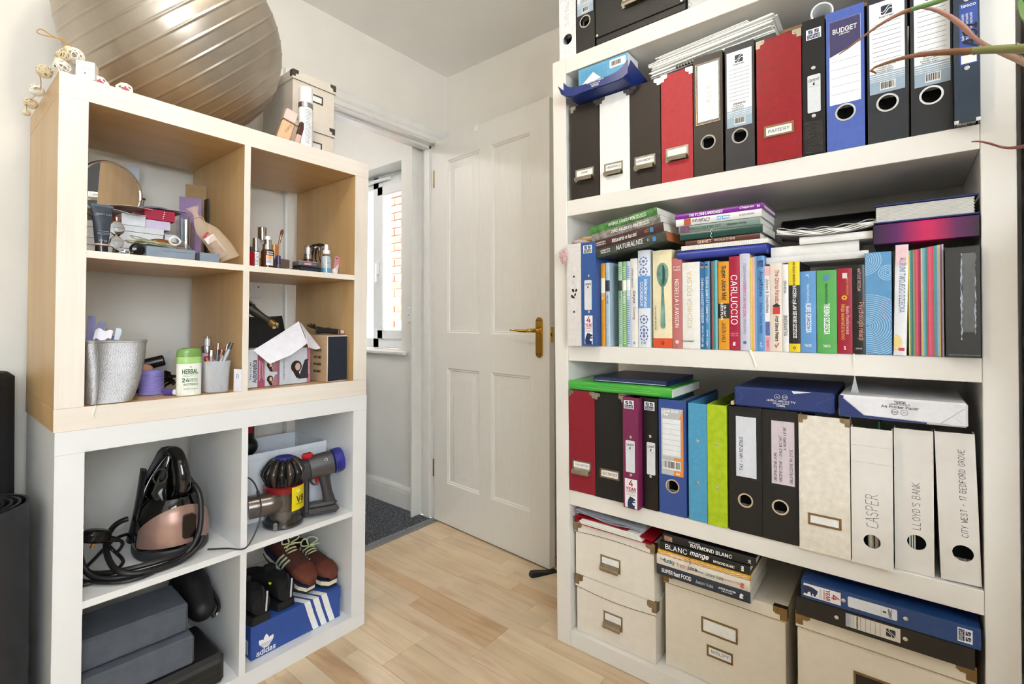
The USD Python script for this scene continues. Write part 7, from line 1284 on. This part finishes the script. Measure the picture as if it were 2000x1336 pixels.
for k in range(14):
    a = 2 * math.pi * k / 14; ca, sa = math.cos(a), math.sin(a)
    part(t, 'cyclone', loft([np.array([((R_ + r_ * math.cos(b)) * ca - r_ * math.sin(b) * sa, (R_ + r_ * math.cos(b)) * sa + r_ * math.sin(b) * ca, zz) for b in np.linspace(0, 2 * np.pi, 12, endpoint=False)]) for R_, r_, zz in ((.046, .0055, .126), (.053, .0100, .150), (.055, .0122, .160), (.052, .0120, .174), (.042, .0085, .192), (.030, .0050, .202))]), BRZ if k % 2 else NIC)
    part(t, 'air_duct', tube(curve([(.056 * ca, .056 * sa, .168), (.050 * ca, .050 * sa, .186), (.036 * ca, .036 * sa, .200), (.024 * ca, .024 * sa, .203)], 12), .0032, 8), BRZ)
part(t, 'cyclone_core', lathe([(0, .125), (.048, .125), (.046, .150), (.040, .185), (.026, .2), (0, .2)], 36), NIC); part(t, 'top_filter', lathe([(0, .196), (.026, .196), (.0275, .200), (.0265, .2085), (.016, .2065), (0, .2065)], 36), VPUR)
part(t, 'motor_neck', tube([(.040, 0, .150), (.075, .004, .162)], (.040, .033), 32), DGR)
part(t, 'motor_body', tube([(.0700, .004, .160), (.072, .004, .1605), (.144, .012, .170), (.146, .012, .1703)], (.030, .0375, .0375, .035), 40), GREYM)
part(t, 'blue_filter', tube([(.1465, .0123, .1702), (.148, .0125, .1704), (.170, .015, .1736), (.1775, .016, .1746), (.1790, .016, .1748)], (.036, .0385, .0400, .037, .030), 40), VPUR); part(t, 'filter_slot', [tube([(.149 + .0055 * k, .0126 + .0006 * k, .1706 + .0007 * k), (.1512 + .0055 * k, .0128 + .0006 * k, .1709 + .0007 * k)], .0398, 40) for k in range(3)], C('1d2166', .4))
part(t, 'red_slider', tf(bx(-.016, -.014, 0, .018, .014, .018, .006), (.068, .0, .192), (0, -8, 0)), VRED); part(t, 'brand_mark', front(ring_poly(0, 0, .0035, .0052), -.0004, 0).apply_translation((.120, -.0268, .1885)), C('c8c8cc', .3), smooth=False)
part(t, 'handle', loft([np.array([(cx + w * math.cos(a), .010 + .014 * math.sin(a), cz) for a in np.linspace(0, 6.28, 24, endpoint=False)]) for cx, cz, w in ((.118, .142, .024), (.122, .120, .018), (.130, .080, .016), (.138, .045, .019), (.140, .036, .024))]), DGR); part(t, 'trigger', bx(.094, .004, .108, .104, .016, .132, .003), VRED); part(t, 'trigger_guard', tube(curve([(.080, .010, .122), (.090, .010, .104), (.104, .010, .106)], 12), .0035, 8), DGR)
part(t, 'battery', [bx(.064, -.016, .008, .166, .038, .031, .009)], DGR); part(t, 'battery_top', bx(.072, -.010, .0315, .150, .032, .044, .006), C('4a484c', .4)); part(t, 'spine', bx(.0575, -.008, .006, .0745, .026, .135, .005), DGR)
NZ = M4(None, (-.045, -.028, .073)); part(t, 'inlet_tube', tube([(-.098, -.030, .076), (-.040, -.030, .080), (-.022, -.030, .0815), (.002, -.026, .083)], (.0335, .0335, .0325, .020), 36), mat('vac_tube', '6a625d', .25, .7))
lb_ = part(t, 'yellow_sticker', sheet([[(.0598 * math.sin(a), -.0598 * math.cos(a), zz) for a in np.linspace(math.radians(16), math.radians(70), 14)] for zz in np.linspace(.052, .124, 13)], .0005), C('e8d416', .4))
def on_cyl(m_, R_): v = m_.vertices; a = v[:, 0] / R_ + math.radians(43); return trimesh.Trimesh(np.stack([(R_ - v[:, 1]) * np.sin(a), -(R_ - v[:, 1]) * np.cos(a), v[:, 2]], 1), m_.faces, process=False)
part(lb_, 'lettering', on_cyl(join(text_poly('V8', .018, x=.002, z=.085, bold=True), text_poly('SPECIAL', .005, x=.002, z=.070)), .0600), INK, smooth=False); part(lb_, 'emblem', on_cyl(front(ring_poly(-.006, .110, .003, .0052), -.0004, 0), .0600), WHITE, smooth=False)
part(lb_, 'saw_edge', on_cyl(front(unary_union([Polygon([(-.0275, .054 + .0054 * k), (-.0250, .0513 + .0054 * k), (-.0250, .0567 + .0054 * k)]) for k in range(13)]), -.0004, 0), .0598), C('e8d416', .4), smooth=False)
t = placed('fabric_box', 'white fabric storage box behind the hand vacuum', 'fabric box', L(.4150, .150, z))
FAB = mat('white_fabric', 'dfe3ea', .85, vary=.02, bump=.2, bscale=700)
part(t, 'wall', bx(0, 0, .001, .315, .004, .215, .001), FAB); part(t, 'wall', bx(0, .215, .001, .315, .219, .215, .001), FAB); part(t, 'wall', bx(0, .0042, .001, .004, .2148, .215), FAB); part(t, 'wall', bx(.311, .0042, .001, .315, .2148, .215), FAB); part(t, 'base', bx(.004, .0042, 0, .311, .2148, .004), FAB); part(t, 'hem', [bx(-.0006, -.0008, .196, .3156, .0, .1966), bx(.150, -.0008, .170, .1506, .0, .215)], C('c5cad3', .8))
t = placed('crevice_tool', 'black vacuum attachment standing in the white fabric box', 'vacuum attachment', L(.500, .250, z + .0046)); part(t, 'neck', cyl(.021, .0, .235, 24), BK2); part(t, 'joint', [trimesh.creation.icosphere(3, .033).apply_translation((.004, 0, .215))], BK2); part(t, 'upper_tube', cyl(.026, .24, .298, 26), C('1a1114', .2)); part(t, 'red_catch', bx(-.006, -.028, .262, .010, -.0255, .284, .002), VRED)
t = placed('cable', 'thin dark cable hanging from the fabric box down across the white divider', 'cable', L(0, 0, z)); CB2 = mat('thin_cable', '26262a', .4)
part(t, 'cable', tube(curve([(.406, .022, .190), (.424, .020, .175), (.440, .016, .135), (.446, .012, .090), (.436, .006, .050), (.415, -.004, .018), (.395, -.006, .000), (.37, .004, .0045), (.345, .04, .003), (.325, .06, .003)], 70), .0021, 8), CB2); part(t, 'connector', tube([(.438, .0165, .142), (.441, .0155, .122)], .0042, 10), CB2)
# yoga blocks, case, black shoe
z = Z0
FOAM = mat('grey_foam', '565c66', .85, vary=.08, scale=25, bump=.25, bscale=300)
one('yoga_block', 'grey foam yoga block, upper one of the two', 'yoga block', L(.0555, .055, z + .1595, yaw=-2), 'block', bx(0, 0, 0, .222, .145, .0745, .006), FOAM)
one('yoga_block', 'grey foam yoga block, lower one resting on the black case', 'yoga block', L(.0555, .026, z + .0835, yaw=-2), 'block', bx(0, 0, 0, .228, .15, .0745, .006), FOAM)
t = placed('tool_case', 'black ribbed plastic case under the grey foam blocks', 'case', L(.0535, .008, z)); BCASE = mat('ribbed_case', '17181a', .55, vary=.1, scale=60, bump=.2, bscale=400)
part(t, 'shell', bx(0, 0, 0, .300, .20, .0825, .010), BCASE); part(t, 'groove', [bx(.008, -.0008, .040, .292, .001, .0412), bx(.008, -.0008, .022, .292, .001, .0232)], C('3a3c3f', .5)); part(t, 'textured_band', bx(.012, -.001, .060, .288, .0005, .072, .0004), mat('coarse_grey', '3f4145', .8, bump=1.0, bscale=900))
t = placed('slipper', 'black padded boot lying on its side behind the foam blocks', 'boot', L(.318, .165, z + .052))
part(t, 'boot', blob([((.005, .10, .085, .042), (.010, .06, .19, .036)), ((.010, .06, .19, .036), (.014, .01, .160, .040)), ((.014, .01, .160, .040), (.014, -.050, .118, .034)), ((.005, .10, .095, .036), (.014, -.02, .118, .036))], .008, 8), mat('black_neoprene', '0a0a0c', .55, vary=.1, bump=.2, bscale=200), smooth=True); part(t, 'strap', tube(curve([(.046, .0, .165), (.051, -.040, .135), (.046, -.075, .105), (.030, -.080, .098)], 20), .005, 8), C('121216', .35)); part(t, 'buckle', bx(.036, -.088, .100, .044, -.080, .108, .001), CHROME); part(t, 'foot', bx(-.010, .06, .040, .03, .13, .075, .01), C('101012', .6))
# shoe box and shoes
SBX = mat('shoe_box_blue', '2c4f9c', .5, vary=.03, scale=30)
t = placed('shoe_box', 'blue shoe box with three white stripes and trefoil lettered adidas', 'shoe box', L(.4320, .036, z))
bw, bd, bh = .288, .17, .098
part(t, 'carton', bx(.0012, .0012, 0, bw - .0012, bd - .0012, bh - .004, .0006), SBX); part(t, 'lid', [bx(0, 0, bh - .036, bw, .0011, bh), bx(0, bd - .0011, bh - .036, bw, bd, bh), bx(0, .0012, bh - .036, .0011, bd - .0012, bh), bx(bw - .0011, .0012, bh - .036, bw, bd - .0012, bh), bx(0.0012, .0012, bh - .0012, bw - .0012, bd - .0012, bh)], SBX)
def stripe(x): 
    part(t, 'white_stripe', front(Polygon([(x + .024, .0005), (x + .043, .0005), (x + .0225, .0615), (x + .0035, .0615)]), .0006, .0012), WHITE, smooth=False); part(t, 'white_stripe', front(Polygon([(x + .0035, .0622), (x + .0225, .0622), (x + .0115, .0978), (x - .0075, .0978)]), -.0005, 0), WHITE, smooth=False); part(t, 'white_stripe', flat(Polygon([(x - .0075, .0002), (x + .0115, .0002), (x - .030, .10), (x - .049, .10)]), bh, bh + .0005), WHITE, smooth=False)
for k in range(3): stripe(.168 + .0285 * k)
leafp = lambda ang, ln, wd: affinity.rotate(Polygon([(0, 0), (wd * .75, ln * .30), (wd, ln * .55), (wd * .75, ln * .78), (0, ln), (-wd * .75, ln * .78), (-wd, ln * .55), (-wd * .75, ln * .30)]).buffer(.0012), ang, origin=(0, 0))
tre = affinity.translate(unary_union([leafp(0, .034, .0072), leafp(40, .031, .0072), leafp(-40, .031, .0072), affinity.scale(Point(0, .0045).buffer(.0125), 1.0, .62)]), .045, .0235)
for zz in (.0265, .0300, .0335): tre = tre.difference(LineString([(.02, zz), (.07, zz)]).buffer(.00055))
part(t, 'trefoil', front(tre, .0006, .0012), WHITE, smooth=False); T(t, 'adidas', .0145, WHITE, .045, .0120, y=.0012, bold=True, length=.056); part(t, 'end_label', bx(.0004, .02, .01, .0011, .06, .05), C('d5d9df', .5)); 
def shoe(label, m, upper, sole, extra, length=.27):
    t = placed('trainer', label, 'shoe', m); S_ = length / .27
    prof_ = [(0, .030, .062, .004), (.02, .034, .074, .0), (.06, .036, .076, .0), (.10, .036, .066, .0), (.14, .040, .060, .0), (.18, .044, .052, .0), (.22, .044, .043, .002), (.25, .036, .036, .006), (.268, .018, .028, .012)]
    rings = []
    for y, w, h_, b_ in prof_:
        rings.append(np.array([(S_ * w * math.copysign(abs(math.cos(a)) ** .8, math.cos(a)), S_ * y, S_ * (.026 + b_ * .4 + (h_ - .0) * (.5 + .5 * math.sin(a)) ** .9)) for a in np.linspace(0, 2 * np.pi, 36, endpoint=False)]))
    part(t, 'upper', loft(rings), upper); out = [(-.033 * s_, y) for s_, y in ((.8, 0), (1, .03), (1, .10), (1.1, .17), (1.18, .21), (1.02, .245), (.5, .270))]; ol = Polygon([(S_ * a, S_ * b) for a, b in out + [(-a, b) for a, b in out[::-1]]]).buffer(.002)
    extra(t, ol, S_); return t
def brown(t, ol, S_):
    part(t, 'midsole', flat(ol, .008, .022), C('e9e2c8', .6)); part(t, 'navy_line', flat(ol.buffer(.0012), .0222, .0262), C('1e2440', .6)); part(t, 'outsole', flat(ol.buffer(-.001), 0, .0078), C('1b1a1c', .7))
    for k in range(3):
        for s_ in (-1, 1): part(t, 'white_stripe', sheet([[(s_ * S_ * (.0385 + .0040 * math.sin(3.1 * u) + .001 - .012 * max(0, u - .55)), S_ * (.10 + .018 * k + .026 * u + .009 * v), S_ * (.034 + .052 * u)) for u in np.linspace(0, 1, 10)] for v in (0, 1)], .0012 * s_), C('c9d3b8', .7))
    part(t, 'opening', flat(affinity.scale(affinity.scale(Point(0, .055).buffer(.024), .85, 1.7), S_, S_, origin=(0, 0)), .098 * S_, .1035 * S_), C('1a0f12', .9)); part(t, 'heel_tab', bx(-.019 * S_, -.004, .060 * S_, .019 * S_, .008, .104 * S_, .004), mat('brown_leather', '5a2c1e', .4)); part(t, 'trefoil_mark', front(affinity.translate(affinity.scale(unary_union([leafp(0, .034, .0072), leafp(40, .031, .0072), leafp(-40, .031, .0072)]), .42, .42, origin=(0, 0)), 0, .066), -.0048, -.004), C('c28a3c', .4), smooth=False)
    part(t, 'toe_cap', loft([np.array([(w * math.cos(a), y, .026 + h_ * (.5 + .5 * math.sin(a))) for a in np.linspace(0, 6.28, 28, endpoint=False)]) for y, w, h_ in np.array(((.205, .0458, .049), (.23, .0430, .043), (.255, .0330, .036), (.272, .0180, .026))) * S_]), mat('brown_suede_toe', '6b3321', .8, vary=.1, bump=.3, bscale=600))
    LC = C('d8dcae', .7)
    for k in range(6): part(t, 'lace', tube(S_ * curve([(-.022, .105 + .012 * k, .093 - .006 * k), (0, .108 + .012 * k, .1005 - .006 * k), (.022, .105 + .012 * k, .093 - .006 * k)], 10), .0024, 6), LC)
    for s_ in (-1, 1): part(t, 'lace_bow', tube(S_ * curve([(0, .10, .105), (s_ * .022, .09, .128), (s_ * .036, .105, .118), (s_ * .012, .104, .107), (s_ * .030, .13, .112)], 24), .0024, 6), LC)
BRU = mat('brown_upper', '4a231b', .7, vary=.12, scale=30, bump=.3, bscale=500); BLU = mat('black_mesh', '0d0d10', .75, vary=.1, bump=.5, bscale=900)
def black_(t, ol, S_):
    part(t, 'sole', flat(ol, 0.0, .0245), C('151517', .6)); part(t, 'sole_groove', [flat(ol.buffer(.0012), .005 + .006 * k, .0074 + .006 * k) for k in range(3)], C('1f1f22', .7)); part(t, 'opening', flat(affinity.scale(affinity.scale(Point(0, .055).buffer(.024), .85, 1.6), S_, S_, origin=(0, 0)), .098 * S_, .1035 * S_), C('050506', .9)); part(t, 'heel_loop', tube(S_ * curve([(0, -.006, .070), (0, -.014, .095), (0, -.008, .118), (0, .006, .112)], 16), .0035, 8), BLU)
    part(t, 'reflective_line', sheet([[(.010 + .005 * v + .004 * u * u, -.0035 + .012 * max(0, u - .8), .030 + .056 * u) for u in np.linspace(0, 1, 8)] for v in (0, 1)], .001), C('c9ccd4', .3)); part(t, 'tongue', bx(-.020 * S_, .10 * S_, .085 * S_, .020 * S_, .13 * S_, .118 * S_, .006), BLU)
    part(t, 'side_mark', [tube(S_ * curve([(.0375, .06 + .012 * k, .052), (.0400, .075 + .012 * k, .064), (.0385, .085 + .012 * k, .075)], 8), .0016, 6) for k in range(2)], C('8f959f', .4)); part(t, 'yellow_tag', bx(-.034, .035, .074, -.028, .045, .080, .001), C('c2e01f', .5))
zb_ = z + bh + .0012
shoe('black running shoe at the far left of the shoe box, heel towards the room', L(.4610, .036, zb_ + .0) @ M4(euler(0, 0, 3)), BLU, BLU, black_, .24)
shoe('black running shoe, right-hand one of the black pair', L(.5430, .052, zb_ + .0) @ M4(euler(0, 0, 3)), BLU, BLU, black_, .24)
shoe('brown suede trainer tilted across the black shoe, with pale side stripes', L(.598, .282, zb_ + .084) @ M4(euler(0, 0, 187)) @ M4(euler(-18, 0, 0)), BRU, BRU, brown, .232)
shoe('brown suede trainer standing at the right end of the shoe box', L(.6845, .285, zb_ + .018) @ M4(euler(0, 0, 184)) @ M4(euler(-4, 0, 0)), BRU, BRU, brown, .232)
t = placed('wall_bracket', 'white bracket with pipe end on the wall behind the trainers', 'bracket', L(.655, .395, z + .245)); part(t, 'plate', bx(0, 0, 0, .06, .012, .075, .003), UPVC); part(t, 'pipe', cyl(.014, -.05, -.001, 20, (.018, .0, .045), (-90, 0, 0)), UPVC)
# ================================================================ mats on the left, aloe and chair on the right
t = placed('foam_roller', 'upright black rolled exercise mat at the left edge behind the shiny rolled mat', 'mat', M4(None, (-1.7775, .070, .0005)))
part(t, 'roll', cyl(.105, 0, .902, 48, b=.012), mat('black_foam', '121214', .9, vary=.15, scale=60, bump=.5, bscale=260)); part(t, 'spiral', tube([(.012 * a * math.cos(a) * .8, .012 * a * math.sin(a) * .8, .9022) for a in np.linspace(2, 9.6, 120)], .0012, 5), C('26262a', .8))
t = placed('yoga_mat', 'rolled shiny dark grey yoga mat standing upright with silver lettering', 'mat', M4(None, (-1.556, .083, .0005)))
MATM = mat('yoga_mat_rubber', '26272b', .32, vary=.06, scale=40, stretch=(1, 1, 8), bump=.08, bscale=300)
A = np.linspace(0, 2 * np.pi * 5.4, 420); rr_ = .028 + .0132 * A / (2 * np.pi); n_ = len(A); th_ = .0052
sh_ = [np.array([(r_ * 1.05 * math.cos(a + 2.6), r_ * .98 * math.sin(a + 2.6), zz) for r_, a in zip(rr_, A)]) for zz in (0, .628)]
v = np.vstack([np.stack([(rr_ + o_) * 1.05 * np.cos(A + 2.6), (rr_ + o_) * .98 * np.sin(A + 2.6), np.full(n_, zz)], 1) for zz in (0, .628) for o_ in (0, th_)])
f = []
for i in range(n_ - 1):
    q_ = lambda k, j: k * n_ + i + j
    for a, b in ((1, 3), (3, 2), (2, 0), (0, 1)): f += [(q_(a, 0), q_(a, 1), q_(b, 1)), (q_(a, 0), q_(b, 1), q_(b, 0))]
part(t, 'roll', trimesh.Trimesh(v, np.array(f), process=False), MATM, smooth=40)
R_ = (rr_[-60] + th_); 
def on_roll(m_, ang): w_ = m_.vertices; a = w_[:, 0] / .103 + ang; rad = .1055; return trimesh.Trimesh(np.stack([rad * 1.05 * np.cos(a), rad * .98 * np.sin(a), w_[:, 2]], 1), m_.faces, process=False)
g = []
for k, (x, zz, pts) in enumerate(((0, .445, [(-.012, 0), (.012, .055)]), (0, .395, [(-.02, .0), (-.014, .028), (.010, .034), (.018, .010), (.004, -.012), (-.016, .0)]), (0, .335, [(-.02, -.01), (.0, .03), (.012, .0), (.022, .034)]), (0, .285, [(-.02, .0), (.02, .022), (-.008, -.022), (.02, -.03)]), (0, .215, [(-.018, .03), (.0, -.02), (.018, .034)]))):
    P_ = curve([(a, 0, b) for a, b in pts], 16) if len(pts) > 2 else np.array([(a, 0, b) for a, b in pts]); g.append(affinity.translate(LineString(P_[:, [0, 2]]).buffer(.0032), x, zz))
lt = front(unary_union(g), 0, .0001); part(t, 'lettering', on_roll(lt.subdivide().subdivide(), math.radians(-8)), mat('silver_print', 'b9b3a6', .35, .5), smooth=False)
# aloe: leaves reach in from a pot on a plant stand right of the picture
t = placed('aloe_plant', 'aloe plant whose long toothed leaves reach in at the upper right', 'plant', M4(None, (.372, 1.118, 1.355)))
ALO = usdkit.material(stage, '/World/Looks/aloe_skin', {'co': ('texture_coordinate', {}), 'n': ('noise_texture', {'scale': 5.0, 'detail': 4.0}), 'r': ('rgb_ramp', {'ramp': [(.3, lin('6d8052')), (.5, lin('8c9058')), (.7, lin('a89b62'))]}), 'p': ('principled_bsdf', {'roughness': .4, 'subsurface_weight': .1})}, [('co.object', 'n.vector'), ('n.fac', 'r.fac'), ('r.color', 'p.base_color')], surface='p.BSDF')
ALG = mat('aloe_green', '5f8a48', .4, color2='7f9a5a', scale=6, vary=0); ALT = mat('aloe_dry_tip', '7a5a2e', .55, color2='a3705a', scale=30, vary=0); ALP = mat('aloe_pale', 'cdbfa3', .5, color2='b98f80', scale=12, vary=0)
def aloe(pts, r0, mt, tipm, teeth=9, fr=.72, name='leaf'):
    P_ = curve(np.array(pts, float) - (.372, 1.118, 1.355), 44); T_ = np.gradient(P_, axis=0); T_ /= np.linalg.norm(T_, axis=1, keepdims=True); rings = []
    for i, (c, d_) in enumerate(zip(P_, T_)):
        f_ = i / 43; w = r0 * (1 - f_) ** .75 + .0016; s_ = np.cross(d_, (0, 0, 1)); s_ /= np.linalg.norm(s_); u_ = np.cross(s_, d_)
        rings.append(np.array([c + s_ * w * math.cos(a) + u_ * (w * .62 * math.sin(a) if math.sin(a) < 0 else w * (.10 - .25 * math.cos(a) ** 2 * 0) * math.sin(a) * 1.6) for a in np.linspace(0, 2 * np.pi, 20, endpoint=False)]))
    k = int(44 * fr); l = part(t, name, loft(rings[:k + 1]), mt); part(l, 'tip', loft(rings[k:]), tipm); sp_ = []
    for j in range(teeth):
        i = int(4 + (k - 6) * j / teeth)
        for sg in (0, 10):
            b_ = rings[i][sg]; o_ = (b_ - P_[i]); o_ /= np.linalg.norm(o_); sp_.append(tube([b_ - o_ * .001, b_ + o_ * .0045 + T_[i] * .002], (.0022, .0003), 6))
    part(l, 'tooth', sp_, ALP, kind='stuff')
BASE = (.366, 1.118, 1.372)
for pts, r0, mt_a, tm, kw in (
    ([BASE, (.29, 1.115, 1.50), (.171, 1.096, 1.599), (.086, 1.041, 1.555), (.043, 1.019, 1.536), (-.002, .996, 1.524), (-.041, .978, 1.501), (-.081, .959, 1.469)], .0150, ALG, ALT, dict(teeth=12, fr=.80)),
    ([BASE, (.30, 1.112, 1.420), (.214, 1.106, 1.441), (.148, 1.091, 1.457), (.089, 1.082, 1.470), (.025, 1.069, 1.480), (-.023, 1.057, 1.476), (-.043, 1.053, 1.4685), (-.036, 1.062, 1.4640)], .0185, ALO, ALT, dict(teeth=11, fr=.66)),
    ([BASE, (.29, 1.155, 1.375), (.215, 1.171, 1.409), (.159, 1.177, 1.469), (.120, 1.184, 1.510), (.098, 1.192, 1.542), (.074, 1.185, 1.575), (.042, 1.172, 1.601), (.002, 1.152, 1.605)], .0165, ALP, mat('aloe_pink', 'b5756a', .5, color2='c9a090', scale=20, vary=0), dict(teeth=12, fr=.62)),
    ([BASE, (.28, 1.120, 1.335), (.201, 1.122, 1.318), (.154, 1.123, 1.312), (.138, 1.136, 1.316), (.125, 1.151, 1.326), (.110, 1.151, 1.335), (.092, 1.150, 1.340)], .0135, ALO, mat('aloe_pink_tip', '8a4a48', .5, color2='a87068', scale=20, vary=0), dict(teeth=7, fr=.62)),
    ([BASE, (.25, 1.135, 1.425), (.177, 1.140, 1.471), (.156, 1.136, 1.518), (.152, 1.145, 1.549), (.150, 1.144, 1.580)], .0135, ALG, ALG, dict(teeth=7, fr=.8)),
    ([BASE, (.42, 1.08, 1.50), (.50, 1.02, 1.55), (.57, .97, 1.53)], .016, ALG, ALT, dict(teeth=8, fr=.8)),
    ([BASE, (.40, 1.16, 1.52), (.41, 1.20, 1.64), (.40, 1.22, 1.72)], .016, ALG, ALT, dict(teeth=8, fr=.8))):
    aloe(pts, r0, mt_a, tm, **kw)
part(t, 'stem', tube(curve([(.0, .0, -.16), (.004, .002, -.06), (0, 0, .03)], 10), (.026, .025, .024, .024, .023, .022, .022, .021, .020, .016), 14), ALG)
part(t, 'pot', lathe([(0, -.30), (.075, -.30), (.100, -.150), (.104, -.150), (.104, -.130), (.094, -.130), (.094, -.155), (0, -.155)], 40), mat('terracotta', 'a8613f', .8, vary=.06, bump=.2)); part(t, 'soil', lathe([(0, -.1545), (.0935, -.1545), (.0935, -.150), (0, -.146)], 30), mat('soil', '2f241b', .95, vary=.3, scale=200, bump=.8))
st_ = placed('plant_stand', 'round plant stand carrying the aloe pot outside the picture', 'stand', M4(None, (.372, 1.118, .0005))); part(st_, 'top', cyl(.13, 1.029, 1.0535, 40, b=.004), BV)
for k in range(3): part(st_, 'leg', tube([(.15 * math.cos(2.1 * k + .3), .15 * math.sin(2.1 * k + .3), .004), (.09 * math.cos(2.1 * k + .3), .09 * math.sin(2.1 * k + .3), 1.0285)], .012, 12), BV)
# padded chair at the lower right, only its edge in view
t = placed('chair', 'mauve grey padded chair whose blurred edge shows at the bottom right corner', 'chair', M4(euler(0, 0, 8), (.326, .730, .0005)))
MAU = mat('mauve_velvet', '6d5f66', .85, vary=.1, scale=30, bump=.2, bscale=400, sheen_weight=.4)
part(t, 'seat', bx(-.225, -.20, .46, .225, .20, .575, .045), MAU); part(t, 'backrest', tf(loft([np.array([(x, y, zz) for x, y in zip(.19 * np.cos(np.linspace(0, 6.28, 28, endpoint=False)) * s_, .04 * np.sin(np.linspace(0, 6.28, 28, endpoint=False)))]) for zz, s_ in ((.50, .98), (.56, 1), (.63, 1.02), (.68, .98), (.705, .85), (.715, .5))]), (.0, .15, 0), (0, 0, 0)), MAU)
for x in (-.16, .18):
    for y in (-.16, .18): part(t, 'leg', tube([(x * 1.08, y * 1.08, .002), (x, y, .47)], (.012, .016), 12), BV)
